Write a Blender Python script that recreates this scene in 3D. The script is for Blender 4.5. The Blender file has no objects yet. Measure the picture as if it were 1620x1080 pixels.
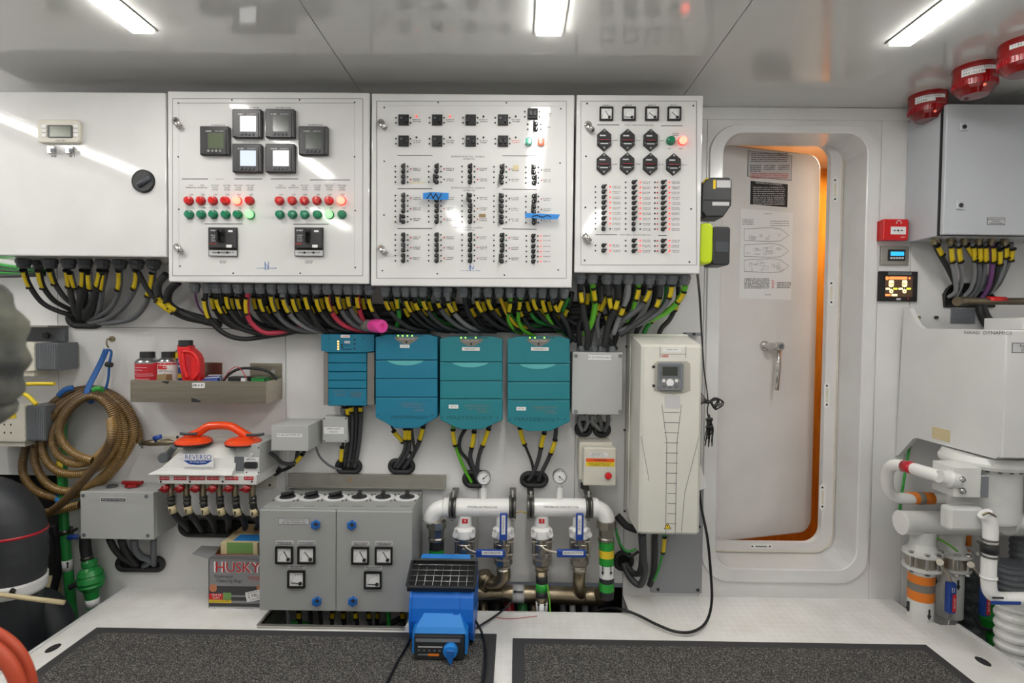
EXPOSURE = 0.8
import bpy, bmesh, math, random
from mathutils import Vector, Matrix
random.seed(7)
PI = math.pi
C = bpy.context.scene.collection
F_PX = 890.0
CAM = Vector((0, 0, 1.19))
ROT = Matrix.Rotation(0.009, 3, 'Z') @ Matrix.Rotation(PI/2 - 0.028, 3, 'X') @ Matrix.Rotation(0.011, 3, 'Z')
WALL = 2.47      # face of the far wall
FRONT = 2.165    # fronts of the wall cabinets
CEIL = 2.145

def ray(px, py):
    return ROT @ Vector(((px-810)/F_PX, -(py-540)/F_PX, -1))
def Q(px, py, y):                      # point of the place seen at a pixel, on the plane y
    d = ray(px, py); return CAM + d*(y/d.y)
def QX(px, py, x):
    d = ray(px, py); return CAM + d*(x/d.x)
def QZ(px, py, z):
    d = ray(px, py); return CAM + d*((z-CAM.z)/d.z)
def rect(a, b, c, d, y):
    mx, my = (a+c)/2, (b+d)/2
    return Q(a, my, y).x, Q(c, my, y).x, Q(mx, d, y).z, Q(mx, b, y).z   # x0,x1,z0,z1
def S(y): return y/F_PX                # metres per pixel at depth y

# ---------------------------------------------------------------- materials
def lin(c):
    return tuple(((v/255)/12.92 if v/255 <= .04045 else ((v/255+.055)/1.055)**2.4) for v in c)
M = {}
def mat(name, col, rough=.5, metal=0, noise=0, scale=12, bump=0, bscale=200, emit=0, coat=0, spec=.5, stretch=None, dirt=None):
    m = bpy.data.materials.new(name); m.use_nodes = True
    nt = m.node_tree; b = nt.nodes['Principled BSDF']
    c = (*lin(col), 1)
    b.inputs['Base Color'].default_value = c
    b.inputs['Roughness'].default_value = rough
    b.inputs['Metallic'].default_value = metal
    b.inputs['Specular IOR Level'].default_value = spec
    b.inputs['Coat Weight'].default_value = coat
    b.inputs['Coat Roughness'].default_value = .05
    if emit:
        b.inputs['Emission Color'].default_value = c
        b.inputs['Emission Strength'].default_value = emit
    if noise or bump:
        tc = nt.nodes.new('ShaderNodeTexCoord'); mp = nt.nodes.new('ShaderNodeMapping')
        nt.links.new(tc.outputs['Object'], mp.inputs[0])
        if stretch: mp.inputs['Scale'].default_value = stretch
    if noise:
        n = nt.nodes.new('ShaderNodeTexNoise'); n.inputs['Scale'].default_value = scale
        n.inputs['Detail'].default_value = 6
        nt.links.new(mp.outputs[0], n.inputs[0])
        r = nt.nodes.new('ShaderNodeValToRGB')
        r.color_ramp.elements[0].position = .35; r.color_ramp.elements[1].position = .62
        d = dirt or tuple(v*.72 for v in col)
        dl = lin(d)
        r.color_ramp.elements[0].color = (*[c[i]*(1-noise)+dl[i]*noise for i in range(3)], 1)
        r.color_ramp.elements[1].color = c
        nt.links.new(n.outputs[0], r.inputs[0]); nt.links.new(r.outputs[0], b.inputs['Base Color'])
    if bump:
        n = nt.nodes.new('ShaderNodeTexNoise'); n.inputs['Scale'].default_value = bscale
        nt.links.new(mp.outputs[0], n.inputs[0])
        bp = nt.nodes.new('ShaderNodeBump'); bp.inputs['Strength'].default_value = bump
        bp.inputs['Distance'].default_value = .002
        nt.links.new(n.outputs[0], bp.inputs['Height']); nt.links.new(bp.outputs[0], b.inputs['Normal'])
    M[name] = m
    return m
mat('wall_white', (222,222,222), .22, noise=.25, scale=3.2, coat=.2, dirt=(176,172,168))
mat('laminate', (202,203,200), .10, noise=.0, coat=.5)
mat('cab_white', (215,215,214), .07, coat=.0, noise=.10, scale=5)
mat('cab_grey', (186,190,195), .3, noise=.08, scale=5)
mat('door_white', (224,222,220), .3, noise=.15, scale=4)
mat('cream', (222,214,196), .45, noise=.3, scale=20)
mat('grey_box', (176,178,176), .45, bump=.15, bscale=500)
mat('grey_cab', (158,160,158), .45, bump=.2, bscale=600)
mat('grey_dark', (98,102,106), .5)
mat('beige', (206,203,190), .4, noise=.12, scale=10)
mat('abb', (214,213,204), .38, noise=.06, scale=8)
mat('plate_grey', (142,144,148), .5)
mat('black', (16,16,17), .45)
mat('hole_shade', (7,8,8), .9)
mat('rubber', (33,34,36), .6)
mat('rubber_mat', (56,56,58), .75, bump=.2, bscale=300)
mat('meter_black', (48,48,50), .4)
mat('dark_plastic', (40,42,44), .4)
mat('cable_black', (38,39,41), .5)
mat('cable_dark', (58,60,62), .5)
mat('cable_grey', (98,101,104), .5)
mat('cable_light', (134,137,139), .5)
mat('cable_green', (50,150,62), .45)
mat('cable_lime', (96,178,44), .45)
mat('cable_pink', (196,58,82), .45)
mat('cable_purple', (122,78,132), .45)
mat('cable_yellow', (205,170,36), .45)
mat('cable_blue', (44,80,120), .45)
mat('gland', (118,122,128), .5)
mat('gland_dark', (72,76,80), .5)
mat('brass', (150,140,112), .35, .85)
mat('tag_yellow', (228,200,26), .5)
mat('ink', (40,40,42), .6)
mat('ink_soft', (118,118,120), .6)
mat('ink_red', (205,60,50), .6)
mat('ink_blue', (34,96,168), .6)
mat('paper', (232,232,232), .6)
mat('label_white', (226,226,226), .5)
mat('label_grey', (192,192,194), .5)
mat('chrome', (205,203,200), .2, 1)
mat('valve_steel', (178,172,160), .3, 1)
mat('steel', (150,146,138), .3, 1, bump=.1, bscale=80, stretch=(1,1,14))
mat('steel_tray', (186,178,162), .32, 1, noise=.3, scale=4, bump=.05, bscale=60, stretch=(1,20,20))
mat('alu', (170,168,160), .42, .8, noise=.15)
mat('bronze', (150,138,116), .34, .9, noise=.5, scale=14, dirt=(92,78,58))
mat('band_steel', (112,110,106), .35, .9)
mat('pipe_white', (236,236,234), .18, coat=.4)
mat('pvc', (216,217,214), .35, noise=.15, scale=14)
mat('teal', (24,122,134), .42, bump=.12, bscale=700)
mat('teal_b', (16,116,146), .42, bump=.12, bscale=700)
mat('teal_light', (92,176,180), .4)
mat('teal_ink', (12,84,98), .45)
mat('taupe', (122,118,112), .45)
mat('blue', (12,106,204), .36)
mat('blue_light', (30,128,212), .38)
mat('blue_knob', (26,98,176), .4)
mat('handle_blue', (24,66,150), .4)
mat('tape_blue', (36,128,204), .6)
mat('strap_blue', (26,84,150), .6, bump=.3)
mat('red', (204,26,28), .35)
mat('red_bottle', (224,34,36), .3)
mat('siren', (138,10,14), .25, coat=.3)
mat('siren_lens', (112,6,8), .08, coat=.5)
mat('orange', (234,74,26), .25, coat=.3)
mat('orange_band', (226,124,30), .45)
mat('orange_hose', (178,66,34), .5)
mat('green_pipe', (40,140,66), .35, coat=.1)
mat('green_band', (36,150,52), .4)
mat('green_lamp', (16,120,84), .2, coat=.4)
mat('red_lamp', (200,28,26), .2, coat=.4)
mat('pale_green_lamp', (90,190,165), .2, coat=.4)
mat('pale_red_lamp', (236,120,90), .2, coat=.4, emit=.3)
mat('lit_red', (255,110,90), .3, emit=2.2)
mat('lit_red_ring', (240,60,50), .3, emit=.9)
mat('lit_green', (110,235,110), .3, emit=1.6)
mat('led_red', (235,60,50), .4, emit=1.2)
mat('led_green', (150,240,70), .4, emit=1.5)
mat('led_amber', (240,190,110), .4, emit=1)
mat('lcd_green', (92,100,80), .2)
mat('lcd_dark', (60,66,60), .2)
mat('lcd_glare', (232,234,236), .1, emit=.5)  # white of a mirrored ceiling lamp, painted as a glowing screen
mat('lcd_blue', (180,190,206), .2, emit=.4)
mat('lcd_cyan', (40,150,226), .2, emit=.9)
mat('lcd_brown', (92,66,46), .2)
mat('scr_orange', (236,130,70), .3, emit=.8)
mat('scr_cream', (244,222,160), .3, emit=.9)
mat('scr_lime', (196,206,60), .3, emit=.8)
mat('lime', (186,210,10), .4)
mat('pink', (230,70,160), .4)
mat('can_red', (186,32,46), .3)
mat('can_metal', (170,172,174), .25, .9)
mat('cardboard', (150,126,92), .8, noise=.2)
mat('carton_grey', (138,138,140), .6, noise=.15, scale=30)
mat('carton_dark', (62,62,64), .6)
mat('carton_green', (110,150,84), .7)
mat('carton_red', (196,34,38), .6)
mat('carton_yellow', (226,196,40), .6)
mat('skin_print', (186,120,84), .6)
mat('warn_orange', (226,84,30), .5)
mat('wood', (212,140,44), .3, noise=.5, scale=6, stretch=(8,8,1), coat=.4, dirt=(168,92,24))
mat('amber_hose', (84,62,30), .4, coat=.3)
mat('amber_wire', (164,130,72), .3, coat=.4)
mat('black_hose', (44,47,51), .34, bump=.5, bscale=160, stretch=(1,1,10))
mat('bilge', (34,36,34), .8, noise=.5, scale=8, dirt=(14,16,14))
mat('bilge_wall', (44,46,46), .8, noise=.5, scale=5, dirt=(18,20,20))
mat('yellow_wire', (214,190,40), .5)
mat('tape_cream', (205,190,150), .6)
mat('lamp_glow', (255,250,240), .5, emit=1)
mat('glass', (150,170,165), .05)
mat('grip_grey', (60,64,70), .5)
mat('keypad_cover', (170,167,156), .35)
mat('dirty_grey', (62,64,64), .9, noise=.9, scale=22, dirt=(108,108,96), bump=.6, bscale=60)
b = M['lamp_glow'].node_tree.nodes['Principled BSDF']
b.inputs['Emission Color'].default_value = (1, .975, .93, 1)
b.inputs['Emission Strength'].default_value = 21.5

def carpet_mat():
    m = bpy.data.materials.new('carpet'); m.use_nodes = True; nt = m.node_tree; b = nt.nodes['Principled BSDF']
    tc = nt.nodes.new('ShaderNodeTexCoord')
    n = nt.nodes.new('ShaderNodeTexNoise'); n.inputs['Scale'].default_value = 260; n.inputs['Detail'].default_value = 3
    mp = nt.nodes.new('ShaderNodeMapping'); mp.inputs['Scale'].default_value = (1, 1.6, 1)
    nt.links.new(tc.outputs['Object'], mp.inputs[0]); nt.links.new(mp.outputs[0], n.inputs[0])
    r = nt.nodes.new('ShaderNodeValToRGB')
    r.color_ramp.elements[0].position = .40; r.color_ramp.elements[0].color = (*lin((36,36,38)), 1)
    r.color_ramp.elements[1].position = .66; r.color_ramp.elements[1].color = (*lin((160,156,148)), 1)
    e = r.color_ramp.elements.new(.55); e.color = (*lin((76,75,74)), 1)
    nt.links.new(n.outputs[0], r.inputs[0]); nt.links.new(r.outputs[0], b.inputs['Base Color'])
    b.inputs['Roughness'].default_value = .95
    bp = nt.nodes.new('ShaderNodeBump'); bp.inputs['Strength'].default_value = .8; bp.inputs['Distance'].default_value = .004
    nt.links.new(n.outputs[0], bp.inputs['Height']); nt.links.new(bp.outputs[0], b.inputs['Normal'])
    M['carpet'] = m
carpet_mat()
def tread_mat():                         # white painted tread plate: groups of short raised bars
    m = bpy.data.materials.new('tread'); m.use_nodes = True; nt = m.node_tree; N = nt.nodes; L = nt.links; b = N['Principled BSDF']
    def mth(op, a, c=None, cl=False):
        n = N.new('ShaderNodeMath'); n.operation = op; n.use_clamp = cl
        for i, v in enumerate((a, c)):
            if v is None: continue
            if isinstance(v, (int, float)): n.inputs[i].default_value = v
            else: L.new(v, n.inputs[i])
        return n.outputs[0]
    tc = N.new('ShaderNodeTexCoord'); sp = N.new('ShaderNodeSeparateXYZ'); L.new(tc.outputs['Object'], sp.inputs[0])
    x, y = sp.outputs[0], sp.outputs[1]
    cs = .034
    u = mth('DIVIDE', x, cs); v = mth('DIVIDE', y, cs)
    par = mth('MODULO', mth('ABSOLUTE', mth('ADD', mth('FLOOR', u), mth('FLOOR', v))), 2)
    fu = mth('SUBTRACT', mth('FRACT', u), .5); fv = mth('SUBTRACT', mth('FRACT', v), .5)
    def bars(p, q):
        s = mth('SINE', mth('MULTIPLY', mth('ADD', p, mth('MULTIPLY', q, .45)), 2*PI*5))
        lim = mth('MULTIPLY', mth('LESS_THAN', mth('ABSOLUTE', q), .34), mth('LESS_THAN', mth('ABSOLUTE', p), .46))
        return mth('MULTIPLY', mth('MAXIMUM', s, 0), lim)
    A, B = bars(fu, fv), bars(fv, fu)
    h = mth('ADD', mth('MULTIPLY', A, par), mth('MULTIPLY', B, mth('SUBTRACT', 1, par)))
    bp = N.new('ShaderNodeBump'); bp.inputs['Strength'].default_value = .6; bp.inputs['Distance'].default_value = .002
    L.new(h, bp.inputs['Height']); L.new(bp.outputs[0], b.inputs['Normal'])
    n = N.new('ShaderNodeTexNoise'); n.inputs['Scale'].default_value = 7; n.inputs['Detail'].default_value = 7
    L.new(tc.outputs['Object'], n.inputs[0])
    r = N.new('ShaderNodeValToRGB'); r.color_ramp.elements[0].position = .34; r.color_ramp.elements[1].position = .6
    r.color_ramp.elements[0].color = (*lin((226,224,220)), 1); r.color_ramp.elements[1].color = (*lin((236,235,233)), 1)
    L.new(n.outputs[0], r.inputs[0]); L.new(r.outputs[0], b.inputs['Base Color'])
    b.inputs['Roughness'].default_value = .38
    M['tread'] = m
tread_mat()

# ---------------------------------------------------------------- mesh builder
_tx = {}
def text_geo(s):
    if s in _tx: return _tx[s]
    cu = bpy.data.curves.new('t', 'FONT'); cu.body = s; cu.size = 1; cu.resolution_u = 2; cu.align_x = 'CENTER'; cu.align_y = 'CENTER'
    ob = bpy.data.objects.new('t', cu); C.objects.link(ob)
    dg = bpy.context.evaluated_depsgraph_get(); dg.update()
    me = ob.evaluated_get(dg).to_mesh()
    vs = [v.co.copy() for v in me.vertices]; fs = [tuple(p.vertices) for p in me.polygons]
    ob.evaluated_get(dg).to_mesh_clear()
    bpy.data.objects.remove(ob); bpy.data.curves.remove(cu)
    _tx[s] = (vs, fs); return _tx[s]

def rr(x0, x1, z0, z1, r, n=4):          # rounded rectangle outline, counter clockwise
    r = min(r, (x1-x0)/2*.999, (z1-z0)/2*.999); o = []
    for cx, cz, a in ((x1-r, z1-r, 0), (x0+r, z1-r, 90), (x0+r, z0+r, 180), (x1-r, z0+r, 270)):
        for k in range(n+1):
            t = math.radians(a+90*k/n); o.append((cx+r*math.cos(t), cz+r*math.sin(t)))
    return o
def circ(cx, cz, r, n=20, rz=None):
    return [(cx+r*math.cos(2*PI*k/n), cz+(rz or r)*math.sin(2*PI*k/n)) for k in range(n)]
def inset(o, d):
    n = len(o); out = []
    for i in range(n):
        p, c, q = o[i-1], o[i], o[(i+1) % n]
        a = Vector((c[0]-p[0], c[1]-p[1])); b2 = Vector((q[0]-c[0], q[1]-c[1]))
        if a.length < 1e-9: a = b2
        if b2.length < 1e-9: b2 = a
        a.normalize(); b2.normalize()
        nn = Vector((-a.y-b2.y, a.x+b2.x))
        if nn.length < 1e-6: nn = Vector((-a.y, a.x))
        nn.normalize(); k = max(.4, nn.dot(Vector((-a.y, a.x))))
        out.append((c[0]+nn.x*d/k, c[1]+nn.y*d/k))
    return out
def smooth(pts, n=6, closed=False):
    P = [Vector(p) for p in pts]; out = []; m = len(P)
    rng = range(m if closed else m-1)
    for i in rng:
        if closed: a, b2, c, d = P[i-1], P[i], P[(i+1) % m], P[(i+2) % m]
        else: a, b2, c, d = P[max(i-1, 0)], P[i], P[i+1], P[min(i+2, m-1)]
        for k in range(n):
            t = k/n
            out.append(.5*((2*b2)+(c-a)*t+(2*a-5*b2+4*c-d)*t*t+(3*b2-a-3*c+d)*t**3))
    if not closed: out.append(P[-1])
    return out

class MB:
    def __init__(s, default='cab_white', mtx=None):
        s.bm = bmesh.new(); s.mats = []; s.d = default; s.m = mtx
    def mi(s, m):
        m = m or s.d
        if m not in s.mats: s.mats.append(m)
        return s.mats.index(m)
    def v(s, p):
        p = Vector(p)
        return s.bm.verts.new(s.m @ p if s.m else p)
    def f(s, vs, m=None, sm=False):
        try: fa = s.bm.faces.new(vs)
        except ValueError: return None
        fa.material_index = s.mi(m); fa.smooth = sm; return fa
    def box(s, x0, x1, y0, y1, z0, z1, m=None, bev=0, seg=2):
        x0, x1 = min(x0, x1), max(x0, x1); y0, y1 = min(y0, y1), max(y0, y1); z0, z1 = min(z0, z1), max(z0, z1)
        v = [s.v(p) for p in ((x0,y0,z0),(x1,y0,z0),(x1,y1,z0),(x0,y1,z0),(x0,y0,z1),(x1,y0,z1),(x1,y1,z1),(x0,y1,z1))]
        fs = [s.f([v[i] for i in q], m) for q in ((0,1,5,4),(1,2,6,5),(2,3,7,6),(3,0,4,7),(4,5,6,7),(3,2,1,0))]
        if bev > 0:
            bev = min(bev, (x1-x0)*.45, (y1-y0)*.45, (z1-z0)*.45)
            es = list({e for fa in fs for e in fa.edges})
            bmesh.ops.bevel(s.bm, geom=es, offset=bev, segments=seg, affect='EDGES', profile=.5)
        return s
    def strip(s, loops, m=None, sm=False, closed=True, cap0=False, cap1=False):
        V = [[s.v(p) for p in lp] for lp in loops]; n = len(V[0])
        for a, b2 in zip(V, V[1:]):
            for i in range(n if closed else n-1):
                j = (i+1) % n; s.f([a[i], a[j], b2[j], b2[i]], m, sm)
        if cap0: s.f(list(reversed(V[0])), m)
        if cap1: s.f(V[-1], m)
        return s
    def prism(s, o, y0, y1, m=None, ch=0, sm=False, back=True, chseg=1):  # o in xz, y0 = front (nearer the viewer)
        loops = [[(x, y1, z) for x, z in o]]
        if ch:
            for k in range(chseg+1):
                t = PI/2*k/chseg
                oo = inset(o, ch*(1-math.cos(t))) if k else o
                loops.append([(x, y0+ch*(1-math.sin(t)), z) for x, z in oo])
        else: loops.append([(x, y0, z) for x, z in o])
        V = [[s.v(p) for p in lp] for lp in loops]; n = len(o)
        for a, b2 in zip(V, V[1:]):
            for i in range(n):
                j = (i+1) % n; s.f([a[j], a[i], b2[i], b2[j]], m, sm)
        s.f(V[-1], m)
        if back: s.f(list(reversed(V[0])), m)
        return s
    def prism_x(s, o, x0, x1, m=None):       # o in (y,z), extruded along x
        s.strip([[(x0, a, b2) for a, b2 in o], [(x1, a, b2) for a, b2 in o]], m, cap0=True, cap1=True); return s
    def prism_z(s, o, z0, z1, m=None):
        s.strip([[(a, b2, z0) for a, b2 in o], [(a, b2, z1) for a, b2 in o]], m, cap0=True, cap1=True); return s
    def ring(s, o, i, y0, y1, m=None):       # frame between two outlines with the same count
        V = [[s.v((x, y, z)) for x, z in q] for q, y in ((o, y0), (i, y0), (i, y1), (o, y1))]; n = len(o)
        for a, b2 in ((0,1),(1,2),(2,3),(3,0)):
            for k in range(n):
                j = (k+1) % n; s.f([V[a][k], V[a][j], V[b2][j], V[b2][k]], m)
        return s
    def frame(s, p0, p1):
        d = (Vector(p1)-Vector(p0)); L = d.length; d.normalize()
        u = Vector((0,0,1)) if abs(d.z) < .9 else Vector((1,0,0))
        a = d.cross(u).normalized(); b2 = d.cross(a).normalized()
        return Vector(p0), d, a, b2, L
    def cyl(s, p0, p1, r0, r1=None, seg=16, m=None, sm=True, cap=True):
        r1 = r0 if r1 is None else r1
        o, d, a, b2, L = s.frame(p0, p1); lp = []
        for r, t in ((r0, 0), (r1, L)):
            lp.append([o+d*t+(a*math.cos(2*PI*k/seg)+b2*math.sin(2*PI*k/seg))*r for k in range(seg)])
        s.strip(lp, m, sm)
        if cap:
            for q in lp: s.f([s.v(p) for p in q], m)
        return s
    def lathe(s, prof, p0, axis, seg=20, m=None, sm=True, mats=None):   # prof [(r,h)]
        o, d, a, b2, L = s.frame(p0, Vector(p0)+Vector(axis)); lp = []
        for r, h in prof:
            r = max(r, 1e-5)
            lp.append([o+d*h+(a*math.cos(2*PI*k/seg)+b2*math.sin(2*PI*k/seg))*r for k in range(seg)])
        for i in range(len(lp)-1):
            mm = mats[i] if mats else m
            V = [[s.v(p) for p in q] for q in lp[i:i+2]]
            for k in range(seg):
                j = (k+1) % seg; s.f([V[0][k], V[0][j], V[1][j], V[1][k]], mm, sm)
        if prof[0][0] > 1e-4 and not (prof[1][0] < 1e-4 and prof[1][1] == prof[0][1]): s.f([s.v(p) for p in lp[0]], mats[0] if mats else m)
        if prof[-1][0] > 1e-4: s.f([s.v(p) for p in lp[-1]], mats[-1] if mats else m)
        return s
    def tube(s, pts, r, seg=8, m=None, closed=False, rad=None, sm=True, flat=None):
        P = [Vector(p) for p in pts]; n = len(P); up = None; loops = []
        for i, p in enumerate(P):
            t = (P[(i+1) % n]-P[i-1]) if closed else (P[min(i+1, n-1)]-P[max(i-1, 0)])
            if t.length < 1e-9: t = Vector((0,0,1))
            t.normalize()
            if up is None:
                up = Vector((0,1,0)) if abs(t.y) < .9 else Vector((1,0,0))
            up = (up-t*up.dot(t))
            if up.length < 1e-6: up = t.orthogonal()
            up.normalize(); w = t.cross(up)
            R = rad(i) if rad else r
            fl = flat or 1
            loops.append([p+(up*math.cos(2*PI*k/seg)*fl+w*math.sin(2*PI*k/seg))*R for k in range(seg)])
        if closed: loops.append(loops[0])
        V = [[s.v(p) for p in lp] for lp in (loops[:-1] if closed else loops)]
        if closed: V.append(V[0])
        for a, b2 in zip(V, V[1:]):
            for i in range(seg):
                j = (i+1) % seg; s.f([a[i], a[j], b2[j], b2[i]], m, sm)
        if not closed:
            s.f(list(reversed(V[0])), m); s.f(V[-1], m)
        return s
    def text(s, t, px, py, y, h, m='ink', sx=1, rot=0):     # capital height h in pixels at depth y
        c = Q(px, py, y); return s.text_at(t, c, h*S(y), m, sx, rot=rot)
    def text_at(s, t, c, h, m='ink', sx=1, X=Vector((1,0,0)), Z=Vector((0,0,1)), rot=0):
        vs, fs = text_geo(t); k = h/.70; c = Vector(c)
        if rot:
            X, Z = X*math.cos(rot)+Z*math.sin(rot), Z*math.cos(rot)-X*math.sin(rot)
        V = [s.v(c+X*(p.x*k*sx)+Z*(p.y*k)) for p in vs]
        for q in fs: s.f([V[i] for i in q], m)
        return s
    def line(s, a, b2, c, d, y, w=1, m='ink_soft', t=.0006):
        p, q = Q(a, b2, y), Q(c, d, y); dd = (q-p); dd.y = 0; n = Vector((-dd.z, 0, dd.x)).normalized()*(w*S(y)/2)
        o = [(p.x+n.x, p.z+n.z), (p.x-n.x, p.z-n.z), (q.x-n.x, q.z-n.z), (q.x+n.x, q.z+n.z)]
        return s.prism(o, y-t, y, m)
    def squig(s, px, py, y, w, h, m='ink_soft', rows=1, gap=None):   # lettering too small to read
        gap = gap or h*1.35
        for r in range(rows):
            x = px-w/2+random.uniform(0, w*.12)*(r > 0); e = px+w/2-random.uniform(0, w*.15)*(r > 0)
            while x < e:
                ww = random.uniform(.5, .8)*h*.35
                a = Q(x, py+r*gap, y)
                s.box(a.x, a.x+ww*S(y), y-.0004, y, a.z-h*S(y)/2*random.uniform(.6, 1), a.z+h*S(y)/2, m)
                x += ww+h*random.choice((.22, .22, .3, .3, .7))
        return s
    def plate(s, a, b2, c, d, y, t=.002, m=None, r=0, ch=0, n=3):       # pixel rectangle standing t proud of y
        x0, x1, z0, z1 = rect(a, b2, c, d, y)
        o = rr(x0, x1, z0, z1, r*S(y), n) if r else [(x1, z1), (x0, z1), (x0, z0), (x1, z0)]
        return s.prism(o, y-t, y, m, ch)
    def disc(s, px, py, y, r, t, m=None, seg=16, r2=None):
        c = Q(px, py, y); s.cyl(c, c-Vector((0, t, 0)), r*S(y), (r2 or r)*S(y), seg, m); return s
    def mesh(s, name, origin=(0,0,0)):
        o = Vector(origin)
        for v in s.bm.verts: v.co -= o
        bmesh.ops.recalc_face_normals(s.bm, faces=s.bm.faces)
        me = bpy.data.meshes.new(name); s.bm.to_mesh(me); s.bm.free()
        for m in s.mats: me.materials.append(M[m])
        return me
    def build(s, name, parent=None, origin=None, **kw):
        if origin is None:
            if not s.bm.verts: origin = Vector((0,0,0))
            else:
                lo = [min(v.co[i] for v in s.bm.verts) for i in range(3)]; hi = [max(v.co[i] for v in s.bm.verts) for i in range(3)]
                origin = Vector([(lo[0]+hi[0])/2, (lo[1]+hi[1])/2, lo[2] if parent is None else (lo[2]+hi[2])/2])
        me = s.mesh(name, origin)
        return place(name, me, origin, parent, **kw)
WORLD = {}
def place(name, me, loc, parent=None, label=None, cat=None, group=None, kind=None, rot=None):
    o = bpy.data.objects.new(name, me); C.objects.link(o)
    WORLD[o.name] = Vector(loc)
    if parent: o.parent = parent; o.location = Vector(loc)-WORLD[parent.name]
    else: o.location = loc
    if rot: o.rotation_euler = rot
    if label: o['label'] = label
    if cat: o['category'] = cat
    if group: o['group'] = group
    if kind: o['kind'] = kind
    return o
def thing(name, label, cat, loc, group=None):
    return place(name, None, loc, None, label, cat, group)
ORD = ['leftmost','second from the left','third from the left','fourth from the left','fifth from the left','sixth from the left','seventh from the left','eighth from the left','ninth from the left','tenth from the left',
 'eleventh from the left','twelfth from the left','thirteenth from the left','fourteenth from the left','fifteenth from the left','sixteenth from the left','seventeenth from the left','eighteenth from the left','nineteenth from the left','twentieth from the left']
def stadium(px, py, y, w, h, n=6):       # outline with half sizes in pixels
    c = Q(px, py, y); return rr(c.x-w*S(y), c.x+w*S(y), c.z-h*S(y), c.z+h*S(y), min(w, h)*S(y), n)
def wall_slot(px, py, w, h, label, r=4.5, group=None):      # rubber lined cable opening in the wall
    y = WALL
    o = stadium(px, py, y-.004, w, h, 6)
    t = thing('cable_grommet', label, 'grommet', (Q(px, py, y).x, y, Q(px, py+h, y).z), group)
    MB('rubber').tube([(x, y-.008, z) for x, z in o], r*S(y), 8, closed=True).build('rubber_edge', t)
    MB('hole_shade').prism(inset(o, .002), y-.006, y-.0005).build('opening', t)  # no real hole: dark plate painted for the shade inside
    return t
def tagmesh(P, i0, i1, r, off=.0):
    mb = MB('tag_yellow'); seg = P[i0:i1+1]
    if len(seg) < 2: seg = P[i0:i0+2]
    seg = [p-Vector((0, off, 0)) for p in seg]
    mb.tube(seg, r, 6, flat=.4)
    for e, q in ((seg[0], seg[1]), (seg[-1], seg[-2])):
        d = (Vector(e)-Vector(q)).normalized()*.002
        mb.cyl(Vector(e)-d, Vector(e)+d*2, r*1.12, None, 8, 'black')
    return mb
def cable(px, y0, y1, r, m, label, tags=(), cat='cable', group=None, name='cable', seg=8, n=6, tagr=None, ys=None):
    k = len(px)-1
    pts = [Q(a, b2, ys[i] if ys else y0+(y1-y0)*i/k) for i, (a, b2) in enumerate(px)]
    P = smooth(pts, n)
    o = MB(m).tube(P, r*S(y0), seg).build(name, None, label=label, cat=cat, group=group)
    for a, b2 in tags:
        i0 = int(a*(len(P)-1)); i1 = max(i0+1, int(b2*(len(P)-1)))
        tagmesh(P, i0, i1, (tagr or 3)*S(y0)*1.12, r*S(y0)*.95).build('cable_marker', o, label='yellow cable marker')
    return o
# ================================================================ camera, light, room
sc = bpy.context.scene
cd = bpy.data.cameras.new('camera'); co = bpy.data.objects.new('camera', cd); C.objects.link(co)
co.matrix_world = Matrix.Translation(CAM) @ ROT.to_4x4()
cd.sensor_width = 36; cd.lens = 36*F_PX/1620; cd.clip_start = .02
cd.dof.use_dof = True; cd.dof.focus_distance = 2.3; cd.dof.aperture_fstop = 4.5
sc.camera = co
sc.view_settings.view_transform = 'Standard'; sc.view_settings.look = 'None'; sc.view_settings.gamma = 1
sc.view_settings.exposure = EXPOSURE if 'EXPOSURE' in globals() else 0.0
w = bpy.data.worlds.new('world'); sc.world = w; w.use_nodes = True
w.node_tree.nodes['Background'].inputs[0].default_value = (.6, .65, .7, 1)
w.node_tree.nodes['Background'].inputs[1].default_value = .05

def st(mb, name, parent=None, **kw): return mb.build(name, parent, kind='structure' if parent is None else None, **kw)
def wx(px, py=560): return Q(px, py, WALL).x
def wz(py, px=700): return Q(px, py, WALL).z
g = .0022
def panel(xa, xb, za, zb): st(MB('wall_white').box(xa+g/2, xb-g/2, WALL, WALL+.018, za+g/2, zb-g/2, bev=.0008, seg=1), 'wall_back')
XA, XB, XC, XD, XE, XF, XG = -2.62, wx(92), wx(452), wx(912), wx(1112), wx(1385), wx(1436)
zs = wz(519, 300); zo = .052
panel(XA, XB, wz(752, 60), CEIL)
panel(XB, XC, zs, CEIL); panel(XB, XC, -.35, zs)
panel(XC, XD, zs, CEIL); panel(XC, wx(755, 930), -.35, zs); panel(wx(755, 930), XD, zo, zs)
panel(XD, wx(985, 930), zo, CEIL); panel(wx(985, 930), XE, -.1, CEIL)
panel(XF, XG, -.1, CEIL); panel(XG, 2.42, -.35, CEIL)
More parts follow.
